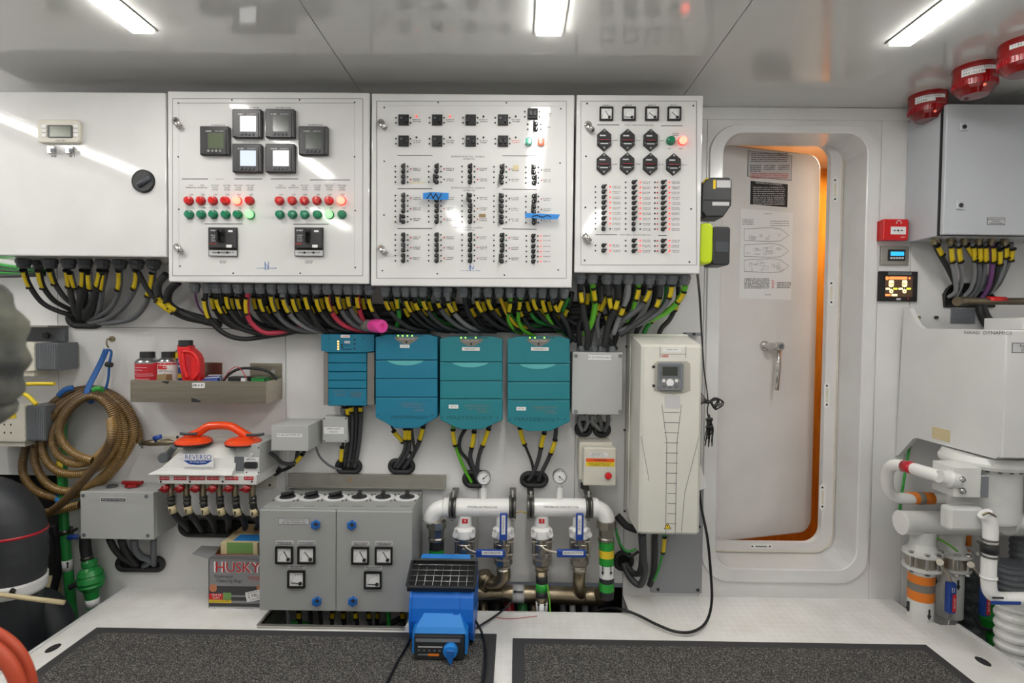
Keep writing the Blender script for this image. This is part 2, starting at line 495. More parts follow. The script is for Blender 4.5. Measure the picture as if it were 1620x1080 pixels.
# wall with the doorway
hx0, hx1, hz0, hz1 = rect(1137, 211, 1362, 899, WALL)
N = 8
hole = rr(hx0, hx1, hz0, hz1, .088, N)
outer = rr(XE+g/2, XF-g/2, -.1, CEIL, .0005, N)
st(MB('wall_white').ring(outer, rr(hx0-.003, hx1+.003, hz0-.003, hz1+.003, .091, N), WALL, WALL+.02), 'wall_back')
zl = wz(190, 1250)
st(MB('wall_white').box(XE-.03, XG+.1, WALL-.005, WALL, zl, CEIL-.001, bev=.002), 'trim_3')
ox0, ox1, oz0, oz1 = rect(1115, 198, 1381, 921, WALL)
mb = MB('wall_white')
oo = rr(ox0, ox1, oz0, oz1, .125, N); o2 = inset(oo, .004); h2 = rr(hx0-.004, hx1+.004, hz0-.004, hz1+.004, .092, N)
mb.strip([[(x, WALL, z) for x, z in oo], [(x, WALL-.010, z) for x, z in o2], [(x, WALL-.010, z) for x, z in h2], [(x, WALL-.006, z) for x, z in hole]], sm=False)
mb.strip([[(x, WALL-.006, z) for x, z in hole], [(x, 2.64, z) for x, z in hole]], sm=False)
st(mb, 'trim_1')
# inner frame the door closes against
fx0, fx1, fz0, fz1 = rect(1120, 227, 1305, 857, 2.65)
inn = rr(fx0, fx1, fz0, fz1, .075, N)
mid = rr(fx0-.05, fx1+.052, fz0-.04, fz1+.03, .088, N)
mb = MB('door_white').ring(rr(hx0-.03, hx1+.03, hz0-.03, hz1+.03, .1, N), inn, 2.64, 2.67)
mb.ring(inset(mid, -.003), mid, 2.634, 2.645, 'cream')
df = st(mb, 'trim_2')
for i, (px, py) in enumerate(((1321,300),(1315,463),(1308,625),(1301,786))):
    m2 = MB('pipe_white').plate(px-5, py-21, px+5, py+21, 2.64, .004, r=4.9, ch=.001)
    m2.plate(px-1.5, py-11, px+2, py+11, 2.636, .001, 'cream', r=1.6)
    for s in (-15, 15): m2.disc(px, py+s, 2.636, 1.6, .001, 'ink')
    m2.build('strike_plate', df)
for px, py in ((1218,221),(1204,864)):
    m2 = MB('pipe_white').plate(px-18, py-3.5, px+18, py+3.5, 2.64, .004, r=3)
    m2.plate(px-9, py-1, px+9, py+1, 2.636, .001, 'ink_soft')
    for s in (-14, 14): m2.disc(px+s, py, 2.636, 1.4, .001, 'ink')
    m2.build('strike_plate', df)
# door leaf, ajar away from the viewer
hA = Q(1128, 540, 2.66); hB = Q(1291, 540, 2.83)
ang = math.atan2(hB.y-hA.y, hB.x-hA.x); wd = math.hypot(hB.y-hA.y, hB.x-hA.x)
DM = Matrix.Translation((hA.x, hA.y, 0)) @ Matrix.Rotation(ang, 4, 'Z'); DI = DM.inverted()
lz1 = Q(1135, 227, 2.66).z; lz0 = Q(1135, 859, 2.66).z
def QD(px, py):
    n = DM.to_3x3() @ Vector((0, -1, 0)); o = DM @ Vector((0,0,0)); d = ray(px, py)
    return DI @ (CAM+d*((o-CAM).dot(n)/d.dot(n)))
def dplate(mb, a, b2, c, d, t=.002, m=None, y=0, r=0):
    p, q = QD(a, b2), QD(c, d)
    return mb.prism(rr(min(p.x,q.x), max(p.x,q.x), min(p.z,q.z), max(p.z,q.z), max(r, .0003), 3), y-t, y, m)
leaf = MB('door_white', DM); leaf.prism(rr(-.12, wd, lz0, lz1, .07, 8), 0, .038, ch=.006, chseg=2)
leaf.tube([(x, .006, z) for x, z in inset(rr(-.12, wd, lz0, lz1, .07, 8), .004)], .006, 6, 'cream', closed=True)
door = st(leaf, 'door_1')
mb = MB('label_grey', DM); dplate(mb, 1183, 238, 1252, 286, .0015, 'ink_soft'); dplate(mb, 1184, 239, 1251, 285, .002, 'label_grey')
def dsq(mb, px, py, w, h, m, y, rows=1, gap=None):
    gap = gap or h*1.5
    for r in range(rows):
        x = px-w/2
        while x < px+w/2-h*.4:
            ww = random.uniform(.35, .8)*h; a = QD(x, py+r*gap-h/2); b2 = QD(min(x+ww, px+w/2), py+r*gap+h/2)
            mb.prism([(b2.x, a.z), (a.x, a.z), (a.x, b2.z), (b2.x, b2.z)], y-.0004, y, m); x += ww+h*random.choice((.3, .5, .3, .9))
dsq(mb, 1217, 243, 58, 1.6, 'ink', -.002, 5, 3.1)
dsq(mb, 1195, 262, 18, 1.6, 'ink', -.002, 4, 3); dsq(mb, 1217, 262, 18, 1.6, 'ink', -.002, 3, 3); dsq(mb, 1240, 262, 18, 1.6, 'ink', -.002, 3, 3)
dsq(mb, 1217, 275, 60, 1.7, 'ink_red', -.002, 3, 3.2)
mb.build('safety_plaque', door, label='grey engraved plaque at the top of the door')
mb = MB('dark_plastic', DM); dplate(mb, 1186, 285, 1246, 329, .002, 'paper'); dplate(mb, 1187, 286, 1245, 328, .0025, 'rubber')
def dtext(mb, s, px, py, h, m, y=-.003):
    c = QD(px, py); k = DM.to_3x3()
    vs, fs = text_geo(s); kk = h*2.7/F_PX/.7
    V = [mb.v((c.x+p.x*kk, y, c.z+p.y*kk)) for p in vs]
    for q in fs: mb.f([V[i] for i in q], m)
dtext(mb, 'DISCHARGE OF OIL PROHIBITED', 1216, 291, 2.4, 'paper')
dsq(mb, 1216, 296.5, 50, 1.7, 'label_grey', -.0025, 9, 3.3)
mb.build('safety_plaque', door, label='dark plaque with white lettering')
# deck plans on a taped sheet
mb = MB('paper', DM); dplate(mb, 1171, 329, 1252, 475, .0006, 'door_white'); dplate(mb, 1172, 330, 1251, 474, .001, 'paper')
y = -.001
for i, (py, hh) in enumerate(((371, 11), (396, 11), (420, 11))):
    L, R = 1177, 1248
    pts = [(L,py-hh*.8),(L+42,py-hh),(L+58,py-hh*.8),(R,py+1),(L+58,py+hh*.9),(L+42,py+hh),(L,py+hh*.85)]
    pp = [QD(*p) for p in pts]
    mb.tube([(p.x, y, p.z) for p in pp], .0011, 4, 'ink_soft', closed=True, sm=False)
    for k in range(16 if i else 10):
        x = random.uniform(L+3, L+55); z = py+random.uniform(-hh*.7, hh*.5); a = QD(x, z); b2 = QD(x+random.uniform(1, 9), z+random.uniform(1, 5))
        mb.tube([(a.x,y,a.z),(b2.x,y,a.z),(b2.x,y,b2.z),(a.x,y,b2.z)], .0006, 4, 'ink_soft', closed=True, sm=False)
dsq(mb, 1183, 347, 18, 1.3, 'ink_soft', y, 4, 2.6); dsq(mb, 1233, 350, 30, 1.3, 'ink_soft', y, 3, 3.4)
dsq(mb, 1197, 441, 40, 1.5, 'ink', y, 7, 2.4); dsq(mb, 1240, 447, 22, 1.5, 'ink', y, 4, 2.6); dsq(mb, 1223, 444, 4, 2, 'ink_red', y, 4, 3.5)
dsq(mb, 1215, 338, 12, 1, 'ink_soft', y); dsq(mb, 1215, 466, 10, 1, 'ink_soft', y)
mb.build('deck_plan_sheet', door, label='paper sheet with three deck plans')
h1 = QD(1213, 547)
mb = MB('chrome', DM); P0 = QD(1209, 547)
mb.cyl((P0.x, 0, P0.z), (P0.x, -.012, P0.z), .026, .022, 20); mb.cyl((P0.x, -.01, P0.z), (P0.x, -.055, P0.z), .016, .016, 20)
mb.cyl((P0.x+.002, -.035, P0.z), (P0.x+.055, -.045, P0.z), .017, .015, 18)
mb.cyl((P0.x+.045, -.03, P0.z), (P0.x+.045, -.062, P0.z), .02, .02, 20)
mb.cyl((P0.x+.045, -.062, P0.z), (P0.x+.045, -.064, P0.z), .012, .012, 20, 'grey_dark')
e = QD(1218, 615)
mb.tube([(P0.x+.045, -.05, P0.z-.01), (P0.x+.040, -.055, P0.z-.1), (P0.x+.03, -.055, e.z)], .011, 12, flat=.6)
mb.build('door_handle', door, label='chrome lever handle')
# corridor behind the door
st(MB('wood').box(.55, 2.2, 3.3, 3.32, -.1, 2.3), 'wall_corridor')
st(MB('wood').box(2.0, 2.02, 2.68, 3.3, -.1, 2.3), 'wall_corridor')
st(MB('wood').box(.55, .57, 2.68, 3.3, -.1, 2.3), 'wall_corridor')
st(MB('wall_white').box(.55, 2.02, 2.5, 3.32, 2.12, 2.14), 'ceiling_corridor')
st(MB('wood').box(.55, 2.02, 2.66, 3.32, -.12, -.1), 'floor_corridor')
ld = bpy.data.lights.new('corridor_light', 'AREA'); ld.energy = 5; ld.size = .25; ld.color = (1, .86, .66)
lo = bpy.data.objects.new('corridor_light', ld); C.objects.link(lo); lo.location = (1.62, 2.98, 2.08)
# side and rear walls, ceiling, floors
st(MB('wall_white').box(-2.64, -2.62, -2.2, 2.9, .62, CEIL), 'wall_left')
st(MB('bilge_wall').box(-2.66, -2.64, -2.2, 2.9, -.6, .62), 'wall_left')
st(MB('bilge_wall').box(-2.66, XB-.02, 2.74, 2.76, -.6, .7), 'wall_back')
st(MB('wall_white').box(2.4, 2.42, -2.2, 2.6, -.6, CEIL), 'wall_right')
st(MB('bilge_wall').box(XB, 2.4, 2.75, 2.76, -.6, -.1), 'wall_back')
st(MB('wall_white').box(-2.64, 2.42, -2.22, -2.2, -.6, CEIL), 'wall_front')
st(MB('bilge').box(-2.66, 2.42, -2.2, 2.76, -.62, -.6), 'floor')
cx = [-2.66, QZ(520, 70, CEIL).x, QZ(1140, 70, CEIL).x, 1.98, 2.42]
for a, b2 in zip(cx, cx[1:]):
    st(MB('laminate').box(a+.0015, b2-.0015, -2.2, 2.5, CEIL, CEIL+.02), 'ceiling')
st(MB('ink').box(-2.66, 2.42, -2.2, 2.78, CEIL+.02, CEIL+.04), 'ceiling')
# raised floor of tread plate with its openings
fl = MB('tread')
FL, FR = -1.735, 1.80
h1x0, h1x1 = Q(440, 980, 2.3).x-.02, Q(650, 980, 2.3).x
h2x0, h2x1 = Q(757, 960, 2.4).x, Q(990, 965, 2.4).x
h1y0 = QZ(520, 991, 0).y; h2y0 = QZ(860, 968, 0).y
n1x = Q(1440, 980, 2.36).x; n1y = QZ(1480, 988, 0).y
def fbox(a, b2, c, d): fl.box(a, b2, c, d, -.012, 0)
fbox(FL, FR, -2.2, h1y0); 
fbox(FL, h1x0, h1y0, WALL); fbox(h1x1, h2x0, h1y0, WALL); fbox(h2x0, h2x1, h1y0, h2y0); fbox(h2x1, n1x, h1y0, WALL)
fl.prism_z([(n1x, h1y0), (FR, h1y0), (FR, n1y), (n1x+.05, n1y), (n1x, n1y+.09)], -.012, 0)
for a in (FL, FR-.012): fl.box(a, a+.012, -2.2, WALL if a < 0 else n1y, -.03, .006, 'wall_white')
fl.box(h1x0, h1x1, h1y0-.02, h1y0, -.02, .008, 'alu', .001)
fl.box(h1x0-.012, h1x0, h1y0, WALL, -.09, .002, 'alu')
fl.box(h2x0, h2x1, h2y0-.008, h2y0, -.03, .002, 'wall_white')
for px, py in ((84, 1025), (1555, 1046)):
    c = QZ(px, py, 0); fl.prism_z(circ(c.x, c.y, .018, 20, .030), 0, .0008, 'ink')
st(fl, 'floor')
# bits of dirt on the plate
# mats
def mat_thing(a, b2, label):
    p, q = QZ(*a, .006), QZ(*b2, .006); yb = (p.y+q.y)/2
    t = thing('floor_mat', label, 'mat', ((p.x+q.x)/2, 1.7, 0), 'grey floor mats')
    x0, x1 = p.x, q.x
    MB('rubber_mat').box(x0, x1, 1.1, yb, 0, .007, bev=.003).build('rubber_border', t)
    MB('carpet').box(x0+.042, x1-.042, 1.14, yb-.045, .007, .011, bev=.002, seg=1).build('carpet_pile', t)
mat_thing((150, 994), (786, 1000), 'grey carpet mat with rubber edge lying under the blue blower')
mat_thing((811, 1008), (1466, 1020), 'grey carpet mat with rubber edge in front of the white door')
# ceiling strip lights
def strip(X, ya, yb, wdt, label):
    t = thing('ceiling_light', label, 'ceiling light', (X, (ya+yb)/2, CEIL), 'ceiling strip lights')
    MB('alu').box(X-wdt/2-.008, X+wdt/2+.008, ya-.008, yb+.008, CEIL-.005, CEIL, bev=.001).build('frame', t)
    MB('lamp_glow').box(X-wdt/2, X+wdt/2, ya, yb, CEIL-.014, CEIL-.004, bev=.002).build('diffuser', t)
def _end(px, py): q = QZ(px, py, CEIL-.014); return q.x, q.y
for (X, yb), ya, ww, lb in ((_end(-150, 128), .6, .065, 'white ceiling strip light farthest left, near the wall over the electronics'), (_end(227, 53), .66, .07, 'white ceiling strip light left of the middle one'),
    (_end(868, 57), .45, .08, 'white ceiling strip light in the middle above the switchboards'), (_end(1423, 73), .45, .07, 'white ceiling strip light on the right near the red sirens')):
    strip(X, ya, yb, ww, lb)
for X in (-1.7, -.56, .68): strip(X, -1.3, -.35, .07, 'white ceiling strip light behind the camera, %s' % {-1.7:'far left', -.56:'left of centre', .68:'right of centre'}[X])
# ================================================================ the four wall cabinets
Y = FRONT
GL = {}
def gland_mesh(r, m='gland'):
    k = (r, m)
    if k in GL: return GL[k]
    mb = MB(m); R = r*S(2.28)
    mb.lathe([(R*.9, 0), (R*1.12, -.004), (R*1.12, -.018), (R*.98, -.021), (R*.98, -.026), (R*.86, -.036), (R*.55, -.04)], (0,0,0), (0,0,1), 10, sm=False)
    GL[k] = mb.mesh('gland'); return GL[k]
def glands(parent, xs, ztop, y, r=7.5, m='gland', zpx=None):
    for x in xs:
        xx = Q(x, 450, y).x
        place('cable_gland', gland_mesh(r, m), (xx, y, ztop), parent)
def cabinet(px, label, bodyback=WALL-.001):
    x0, x1, z0, z1 = rect(*px, Y)
    t = thing('electrical_cabinet', label, 'electrical cabinet', ((x0+x1)/2, bodyback, z0))
    MB('cab_white').box(x0+.003, x1-.003, Y+.022, bodyback, z0+.003, z1-.002, bev=.003).build('body', t)
    MB('cab_white').box(x0, x1, Y, Y+.022, z0, z1, bev=.005, seg=3).build('door', t)
    return t, x0, x1, z0, z1
def latch(t, px, py):
    mb = MB('chrome'); c = Q(px, py, Y)
    mb.disc(px-2, py-3, Y, 6, .006); mb.disc(px-2, py-3, Y-.006, 4.4, .01, r2=3.6)
    d = MB('chrome', Matrix.Translation(c) @ Matrix.Rotation(math.radians(52), 4, 'Y'))
    mb.tube([Q(px-4,py-5,Y-.02), Q(px+1,py+1,Y-.022), Q(px+6,py+6,Y-.014)], 4.2*S(Y), 10, flat=.5)
    mb.disc(px+4, py+5, Y, 4.2, .014, seg=10)
    mb.disc(px-2, py-3, Y-.016, 1.6, .001, 'ink')
    d.bm.free(); mb.build('latch', t)
def outline_px(mb, a, b2, c, d, y, w=.8, m='ink_soft'):
    mb.line(a, b2, c, b2, y, w, m); mb.line(a, d, c, d, y, w, m); mb.line(a, b2, a, d, y, w, m); mb.line(c, b2, c, d, y, w, m)
# shared small parts
def proto(fn, m='black'):
    mb = MB(m); fn(mb); return mb.mesh('p')
s_ = S(Y)
def f_lamp(lens, ring):
    def f(mb):
        mb.lathe([(7.2*s_, 0), (7.2*s_, -.004), (6.6*s_, -.007)], (0,0,0), (0,1,0), 18, mats=[ring, ring])
        mb.lathe([(6*s_, -.004), (6*s_, -.015), (5.4*s_, -.019), (4.2*s_, -.0205), (0, -.021)], (0,0,0), (0,1,0), 18, lens)
    return f
LAMP = {k: proto(f_lamp(*v)) for k, v in dict(red=('red_lamp','can_red'), green=('green_lamp','green_lamp'), litred=('lit_red','lit_red_ring'), litgreen=('lit_green','green_lamp'), pgreen=('pale_green_lamp','chrome'), pred=('pale_red_lamp','chrome')).items()}
def lamp(t, px, py, k):
    lab = {'litred':'lit red indicator lamp', 'litgreen':'lit green indicator lamp', 'red':'unlit red indicator lamp', 'green':'unlit green indicator lamp', 'pgreen':'pale green indicator lamp', 'pred':'pale red indicator lamp'}[k]
    place('indicator_lamp', LAMP[k], Q(px, py, Y), t, lab)
def f_toggle(up):
    def f(mb):
        mb.lathe([(3.4*s_, 0), (3.4*s_, -.005), (2.0*s_, -.008)], (0,0,0), (0,1,0), 10)
        mb.lathe([(1.6*s_, -.008), (1.5*s_, -.010)], (0,0,0), (0,1,0), 8, 'can_metal')
        mb.tube([(0, -.008, 0), (up*2.8*s_, -.024, .6*s_)], 1.5*s_, 8)
    return f
TOG = proto(f_toggle(1)), proto(f_toggle(-1))
def f_pair(up):          # twin breaker tied by one bar
    def f(mb):
        for z in (4.1*s_, -4.1*s_):
            mb.lathe([(3.6*s_, 0), (3.6*s_, -.005), (2.1*s_, -.008)], (0,0,z), (0,1,0), 10)
            mb.lathe([(1.7*s_, -.008), (1.6*s_, -.010)], (0,0,z), (0,1,0), 8, 'can_metal')
            mb.tube([(0, -.008, z), (up*3*s_, -.022, z)], 1.5*s_, 6)
        mb.box(up*1.8*s_, up*4.4*s_, -.026, -.014, -6.6*s_, 6.6*s_, None, .002)
    return f
PAIR = proto(f_pair(1)), proto(f_pair(-1))
def f_meter(n, w=21):
    a = math.radians(n); W2 = w/2*s_
    def f(mb):
        o = rr(-W2, W2, -W2, W2, .002, 3); i = rr(-W2*.8, W2*.8, -W2*.8, W2*.8, .001, 3)
        mb.ring(o, i, -.010, 0, 'black'); mb.prism(i, -.003, -.001, 'paper')
        px, pz = W2*.45, -W2*.5
        for k in range(7):
            t = math.radians(95+k*14); q = Vector((px+W2*1.05*math.cos(t), pz+W2*1.05*math.sin(t)))
            mb.box(q.x-W2*.02, q.x+W2*.02, -.0034, -.003, q.y-W2*.06, q.y+W2*.06, 'ink')
        mb.tube([(px, -.005, pz), (px+W2*1.05*math.cos(a), -.005, pz+W2*1.05*math.sin(a))], W2*.045, 5, 'ink')
        mb.lathe([(W2*.2, -.003), (W2*.2, -.008)], (px, 0, pz), (0,1,0), 12, 'ink')
    return f

# ---- cabinet with thermostat controller (far left)
t, x0, x1, z0, z1 = cabinet((-60, 145, 262.5, 405), 'plain white cabinet at the far left with thermostat controller and black rotary knob')
CAB1 = t
mb = MB('beige').plate(64, 191, 131, 228, Y, .016, r=6, ch=.004); c = mb.build('thermostat_controller', t)
m2 = MB('dark_plastic').plate(76, 198, 115, 218, Y-.016, .003, r=2); m2.plate(79, 200, 112, 216, Y-.019, .0008, 'lcd_green'); m2.build('screen', c)
for s in (69, 119):
    for k in (200, 207, 214): MB('label_white').plate(s-2, k-2.4, s+7-2, k+2.4, Y-.016, .003).build('button', c)
MB('ink').squig(96, 222.5, Y-.0165, 16, 2.5).build('lettering', c)
for px in (84, 113):
    mb = MB('chrome').plate(px-5.5, 232, px+6, 244, Y, .014, r=1.5, ch=.002); mb.plate(px-3, 235, px+4, 241, Y-.014, .004, 'grey_dark')
    mb.squig(px+1, 247, Y, 8, 4, 'ink'); mb.build('small_key_switch', t)
mb = MB('rubber').disc(228, 287, Y, 18, .008, seg=28); mb.disc(228, 287, Y-.008, 15.5, .006, 'dark_plastic', seg=28)
p, q = Q(219, 294, Y-.014), Q(238, 280, Y-.014); mb.tube([p, q], 4.6*s_, 8, 'grip_grey'); mb.build('rotary_knob', t)

# ---- generator and shore power panel
t, x0, x1, z0, z1 = cabinet((265.5, 145, 584, 447.5), 'white switchboard with six square power meters and rows of red and green lamps')
CAB2 = t
mk = MB('ink_soft'); outline_px(mk, 273, 156, 574, 436, Y, .8)
mk.line(283, 163, 561, 163, Y, .7); mk.line(283, 163, 283, 425, Y, .6, 'label_grey'); mk.line(561, 163, 561, 425, Y, .6, 'label_grey')
for px, py in ((282,163),(367,158),(474,158),(561,162),(282,248),(561,248),(283,331),(562,333),(285,421),(562,423),(369,432),(475,432)): mk.disc(px, py, Y, 1.3, .001, 'ink', 8)
for a, b2, py in ((288,329,283),(371,415,283),(428,472,283),(490,554,284.5),(323,384,354),(464,520,354.5)): mk.line(a, py, b2, py, Y, 1, 'ink')
mk.text('GENERATOR', 348, 283.2, Y-.0003, 1.6, 'ink_soft')
T = lambda s, px, py, h, m='ink', sx=1: mk.text(s, px, py, Y-.0004, h, m, sx)
for k, px in enumerate((302,320,340,359,377,396)+(444,464,482,502,521,541)):
    L = [('PORT','GENERATOR'),('STBD','GENERATOR'),('AFT PORT','SHORE','POWER'),('AFT STBD','SHORE','POWER'),('FWD PORT','SHORE','POWER'),('FWD STBD','SHORE','POWER')][k % 6]
    for j, s in enumerate(L): T(s, px, 293.5+j*3.4, 2.3, 'ink', .85)
    T('OFF', px+1, 308, 2.3); T('ON', px+3, 329.3, 2.3)
for s, px, py in (('PS GENERATOR',345,198),('AFT PORT SHORE',397,170.5),('AFT STBD SHORE',448,170.5),('FWD PORT SHORE',397,225),('FWD STBD SHORE',449,225),('SB GENERATOR',499,197.5)):
    T(s, px, py, 2.2); T('POWERMETER', px, py+3.2, 2.2)
T('N', 422, 420, 7, 'ink_blue'); mk.line(419, 414, 420, 427, Y, 1, 'ink_blue'); mk.line(425, 414, 424, 427, Y, 1, 'ink_blue'); mk.squig(422, 424.2, Y, 32, 1.4, 'ink_blue')
for px in (353, 489): mk.squig(px, 413, Y, 12, 1.8, 'ink', 2, 2.7)
mk.build('panel_lettering', t)
for i, (a, b2, scr) in enumerate(((320,202,'lcd_green'),(371,175,'lcd_glare'),(423,175,'lcd_dark'),(371,229.5,'lcd_blue'),(423,229.5,'lcd_glare'),(475,202,'lcd_dark'))):
    mb = MB('meter_black').plate(a, b2, a+45.5, b2+45, Y, .020, r=1.5, ch=.004); mb.plate(a+4, b2+3, a+38, b2+42, Y-.020, .003, 'dark_plastic', r=1)
    mb.text('meter', a+11, b2+5.5, Y-.0233, 2, 'label_white', .8) if False else mb.squig(a+10, b2+5.5, Y-.0232, 9, 2, 'label_white'); mb.squig(a+27, b2+5.5, Y-.0232, 13, 1.7, 'label_grey')
    m = mb.build('power_meter', t, label={'lcd_glare':'black power meter with lamp glare painted on its screen','lcd_blue':'black power meter with pale blue screen'}.get(scr, 'black power meter with dark green screen'))
    MB(scr).plate(a+9, b2+8.5, a+34, b2+33, Y-.023, .001).build('screen', m)
    for k in range(4): MB('grip_grey').disc(a+10.5+k*6.2, b2+37, Y-.022, 2.3, .004, 'chrome' if i == 0 else 'grip_grey', 10).build('button', m)
for base, lr, lg in ((0, 4, 5), (6, 5, 4)):
    for k, px in enumerate(((299,318,337,356.5,375.5,395),(442,462,481,501,520,540))[base > 0]):
        lamp(t, px+.8, 317.8, 'litred' if k == lr else 'red'); lamp(t, px+1.5, 339.6, 'litgreen' if k == lg else 'green')
for a, tgt in ((331, 0), (467, 1)):
    mb = MB('dark_plastic').plate(a, 360, a+45, 405.5, Y, .006); mb.plate(a+1.5, 361, a+43.5, 393, Y-.006, .016, 'meter_black', r=1, ch=.002)
    mb.plate(a+.8, 396, a+44, 404.5, Y-.006, .005, 'label_grey'); mb.squig(a+22, 399.5, Y-.0113, 34, 2.5, 'ink', 1)
    mb.plate(a+30, 364, a+37, 367, Y-.022, .0006, 'label_white'); mb.plate(a+27, 387, a+35.5, 391.5, Y-.022, .0006, 'label_white')
    mb.squig(a+7, 364.5, Y-.0223, 9, 2.2, 'label_white'); mb.squig(a+7, 372, Y-.0223, 9, 2, 'label_grey', 4, 3); mb.squig(a+6, 385.5, Y-.0223, 11, 2.6, 'ink_red')
    for k in (15, 29): mb.disc(a+k, 399.5, Y-.011, 1.8, .002, 'ink', 8)
    br = mb.build('main_circuit_breaker', t)
    m2 = MB('black').plate(a+17, 362, a+24, 384, Y-.022, .002); m2.tube([Q(a+15, 363, Y-.03), Q(a+20, 368, Y-.04)], .006, 6); m2.box(Q(a+19,372,Y).x, Q(a+23,372,Y).x, Y-.045, Y-.022, Q(a,384,Y).z, Q(a,366,Y).z, bev=.002); m2.build('breaker_lever', br)
latch(t, 281, 195); latch(t, 283, 394)

# ---- 120/208 volt distribution panel
t, x0, x1, z0, z1 = cabinet((587, 148.5, 907, 453.5), 'white distribution panel with columns of twin toggle breakers and two strips of blue tape')
CAB3 = t
mk = MB('ink_soft'); outline_px(mk, 596, 160, 896, 440, Y, .8); mk.line(606, 167, 888, 168, Y, .6, 'label_grey')
for px, py in ((608,170),(693,162),(801,162.5),(887,172),(608,255),(886,258),(607.5,340),(605,428),(883,427),(692,433),(798,435)): mk.disc(px, py, Y, 1.3, .001, 'ink', 8)
zx = lambda v: 580+v/3.376
zy = lambda v: 140+v/3.376
for yy in (357, 535, 747):
    mk.line(zx(165), zy(yy), zx(352), zy(yy), Y, 1, 'ink'); mk.line(zx(725), zy(yy+2), zx(908), zy(yy+4), Y, 1, 'ink')
for yy, s in ((364, 'ENGINE ROOM SECTION 1 120/208VAC'), (531, 'ENGINE ROOM SECTION 2 120/208VAC'), (743, 'CREW AREA SECTION 120/208VAC')):
    T(s, zx(542), zy(yy), 2.5, 'ink', .85); T('DISTRIBUTION', zx(547), zy(yy+13), 2.3, 'ink', .85)
T('N', zx(560), zy(955), 7, 'ink_blue'); mk.line(zx(552), zy(945), zx(555), zy(972), Y, 1, 'ink_blue'); mk.squig(zx(555), zy(973), Y, 32, 1.3, 'ink_blue')
def dots(px, py, n=2, dx=11, dxr=7.5, dy=8.2, m='ink'):
    for k in range(n):
        for q in (px-dx, px+dxr): mk.disc(q, py+(k-(n-1)/2)*dy, Y, 1.35, .002, m, 8)
cols = (199, 378, 557, 729)
for ci, cxz in enumerate(cols):
    for ri, cyz in enumerate((170, 282)):
        px, py = zx(cxz), zy(cyz)
        mb = MB('rubber').plate(px-8, py-8.2, px+8, py+8.2, Y, .009, ch=.001)
        two = (ci, ri) == (3, 1)
        for o in ((-3.5, 3.5) if two else ((-5 if ci == 2 and ri == 0 else 4),)):
            mb.plate(px+o-2, py-5, px+o+1.5, py+4, Y-.009, .008, 'black', r=1, ch=.001); mb.plate(px+o-1, py-3, px+o+.5, py+1, Y-.017, .0006, 'grip_grey')
        mb.plate(px-6, py-5.5, px-2.5, py-3, Y-.009, .0006, 'grey_dark')
        mb.build('moulded_breaker', t)
        dots(px, py, 2, 12.5, 10.5, 8); mk.squig(px+20, py-1, Y, 13, 2, 'ink_red' if two else 'ink', 2, 3); mk.disc(px+20, py-6, Y, 1.5, .004, 'led_red' if ri == 0 and ci < 2 else 'ink', 8)
px, py = zx(887), zy(138)
MB('rubber').plate(px-8, py-8, px+8, py+8, Y, .012, ch=.001).plate(px-5, py-5, px-1, py+2, Y-.012, .006, 'black').plate(px+2, py-5, px+5, py+2, Y-.012, .006, 'black').build('moulded_breaker', t)
dots(px, py, 2, 12.5, 10.5, 8); mk.squig(px+24, py-1, Y, 11, 2, 'ink', 2, 3)
place('twin_toggle_breaker', PAIR[1], Q(zx(903), zy(205), Y), t); dots(zx(897), zy(205), 2, 11, 10, 8); mk.squig(px+24, zy(207), Y, 8, 2, 'ink')
lamp(t, zx(866), zy(288), 'pgreen'); lamp(t, zx(931), zy(289), 'pred')
for ci, cxz in enumerate((196, 374, 552, 722, 893)):
    for yy in (430, 486, 585, 641, 698, 795, 850, 906):
        if ci == 4 and yy > 750: continue
        px, py = zx(cxz), zy(yy+(2 if ci > 2 else 0)+(0 if ci < 4 else 3))
        left = (ci, yy) in ((1,486),(3,486),(2,585),(0,698),(3,585),(3,641),(3,698),(4,430),(4,641),(3,906))
        place('twin_toggle_breaker', PAIR[1 if left else 0], Q(px, py, Y), t)
        dots(px-1, py, 2, 11.5, 8, 8.2)
        red = not left and not (ci == 4 and yy > 600)
        mk.disc(px+12, py, Y, 1.1, .003, 'ink_red' if red else 'ink', 8); mk.squig(px+21, py-.8, Y, 12, 1.9, 'ink', 2, 2.8)
for yy in (787, 812, 843, 870, 897, 924):
    place('toggle_breaker', TOG[0], Q(zx(889), zy(yy), Y), t); dots(zx(887), zy(yy), 1, 10, 8); mk.disc(zx(930), zy(yy), Y, 1.1, .003, 'led_red', 8); mk.squig(zx(962), zy(yy), Y, 11, 1.9, 'ink')
mk.plate(zx(783), zy(408), zx(811), zy(431), Y, .0006, 'tape_cream'); mk.plate(zx(600), zy(669), zx(636), zy(688), Y, .0006, 'cardboard'); mk.squig(zx(795), zy(436), Y, 10, 2, 'tag_yellow')
mk.squig(zx(270), zy(503), Y, 22, 1.8, 'tag_yellow')
mk.build('panel_lettering', t)
for pts in (((308,566),(352,562),(443,566),(441,601),(400,603),(308,598)), ((845,672),(1030,680),(1018,705),(940,704),(846,696))):
    pp = [Q(zx(a), zy(b2), Y) for a, b2 in pts]
    mb = MB('tape_blue').prism([(p.x, p.z) for p in reversed(pp)], Y-.028, Y-.026)
    c = sum((p for p in pp), Vector())/len(pp)
    s0 = [(-14,-5),(-8,5),(-4,-4),(0,4),(4,-5),(9,4)] if pts[0][0] == 308 else [(-16,0),(-8,2),(0,-1),(8,2),(14,0)]
    for k in range(0, len(s0)-1):
        a, b2 = s0[k], s0[k+1]; mb.tube([c+Vector((a[0]*s_, -.029, a[1]*s_)), c+Vector((b2[0]*s_, -.029, b2[1]*s_))], .0018, 4, 'ink')
    mb.build('masking_tape', t, label='strip of blue masking tape')
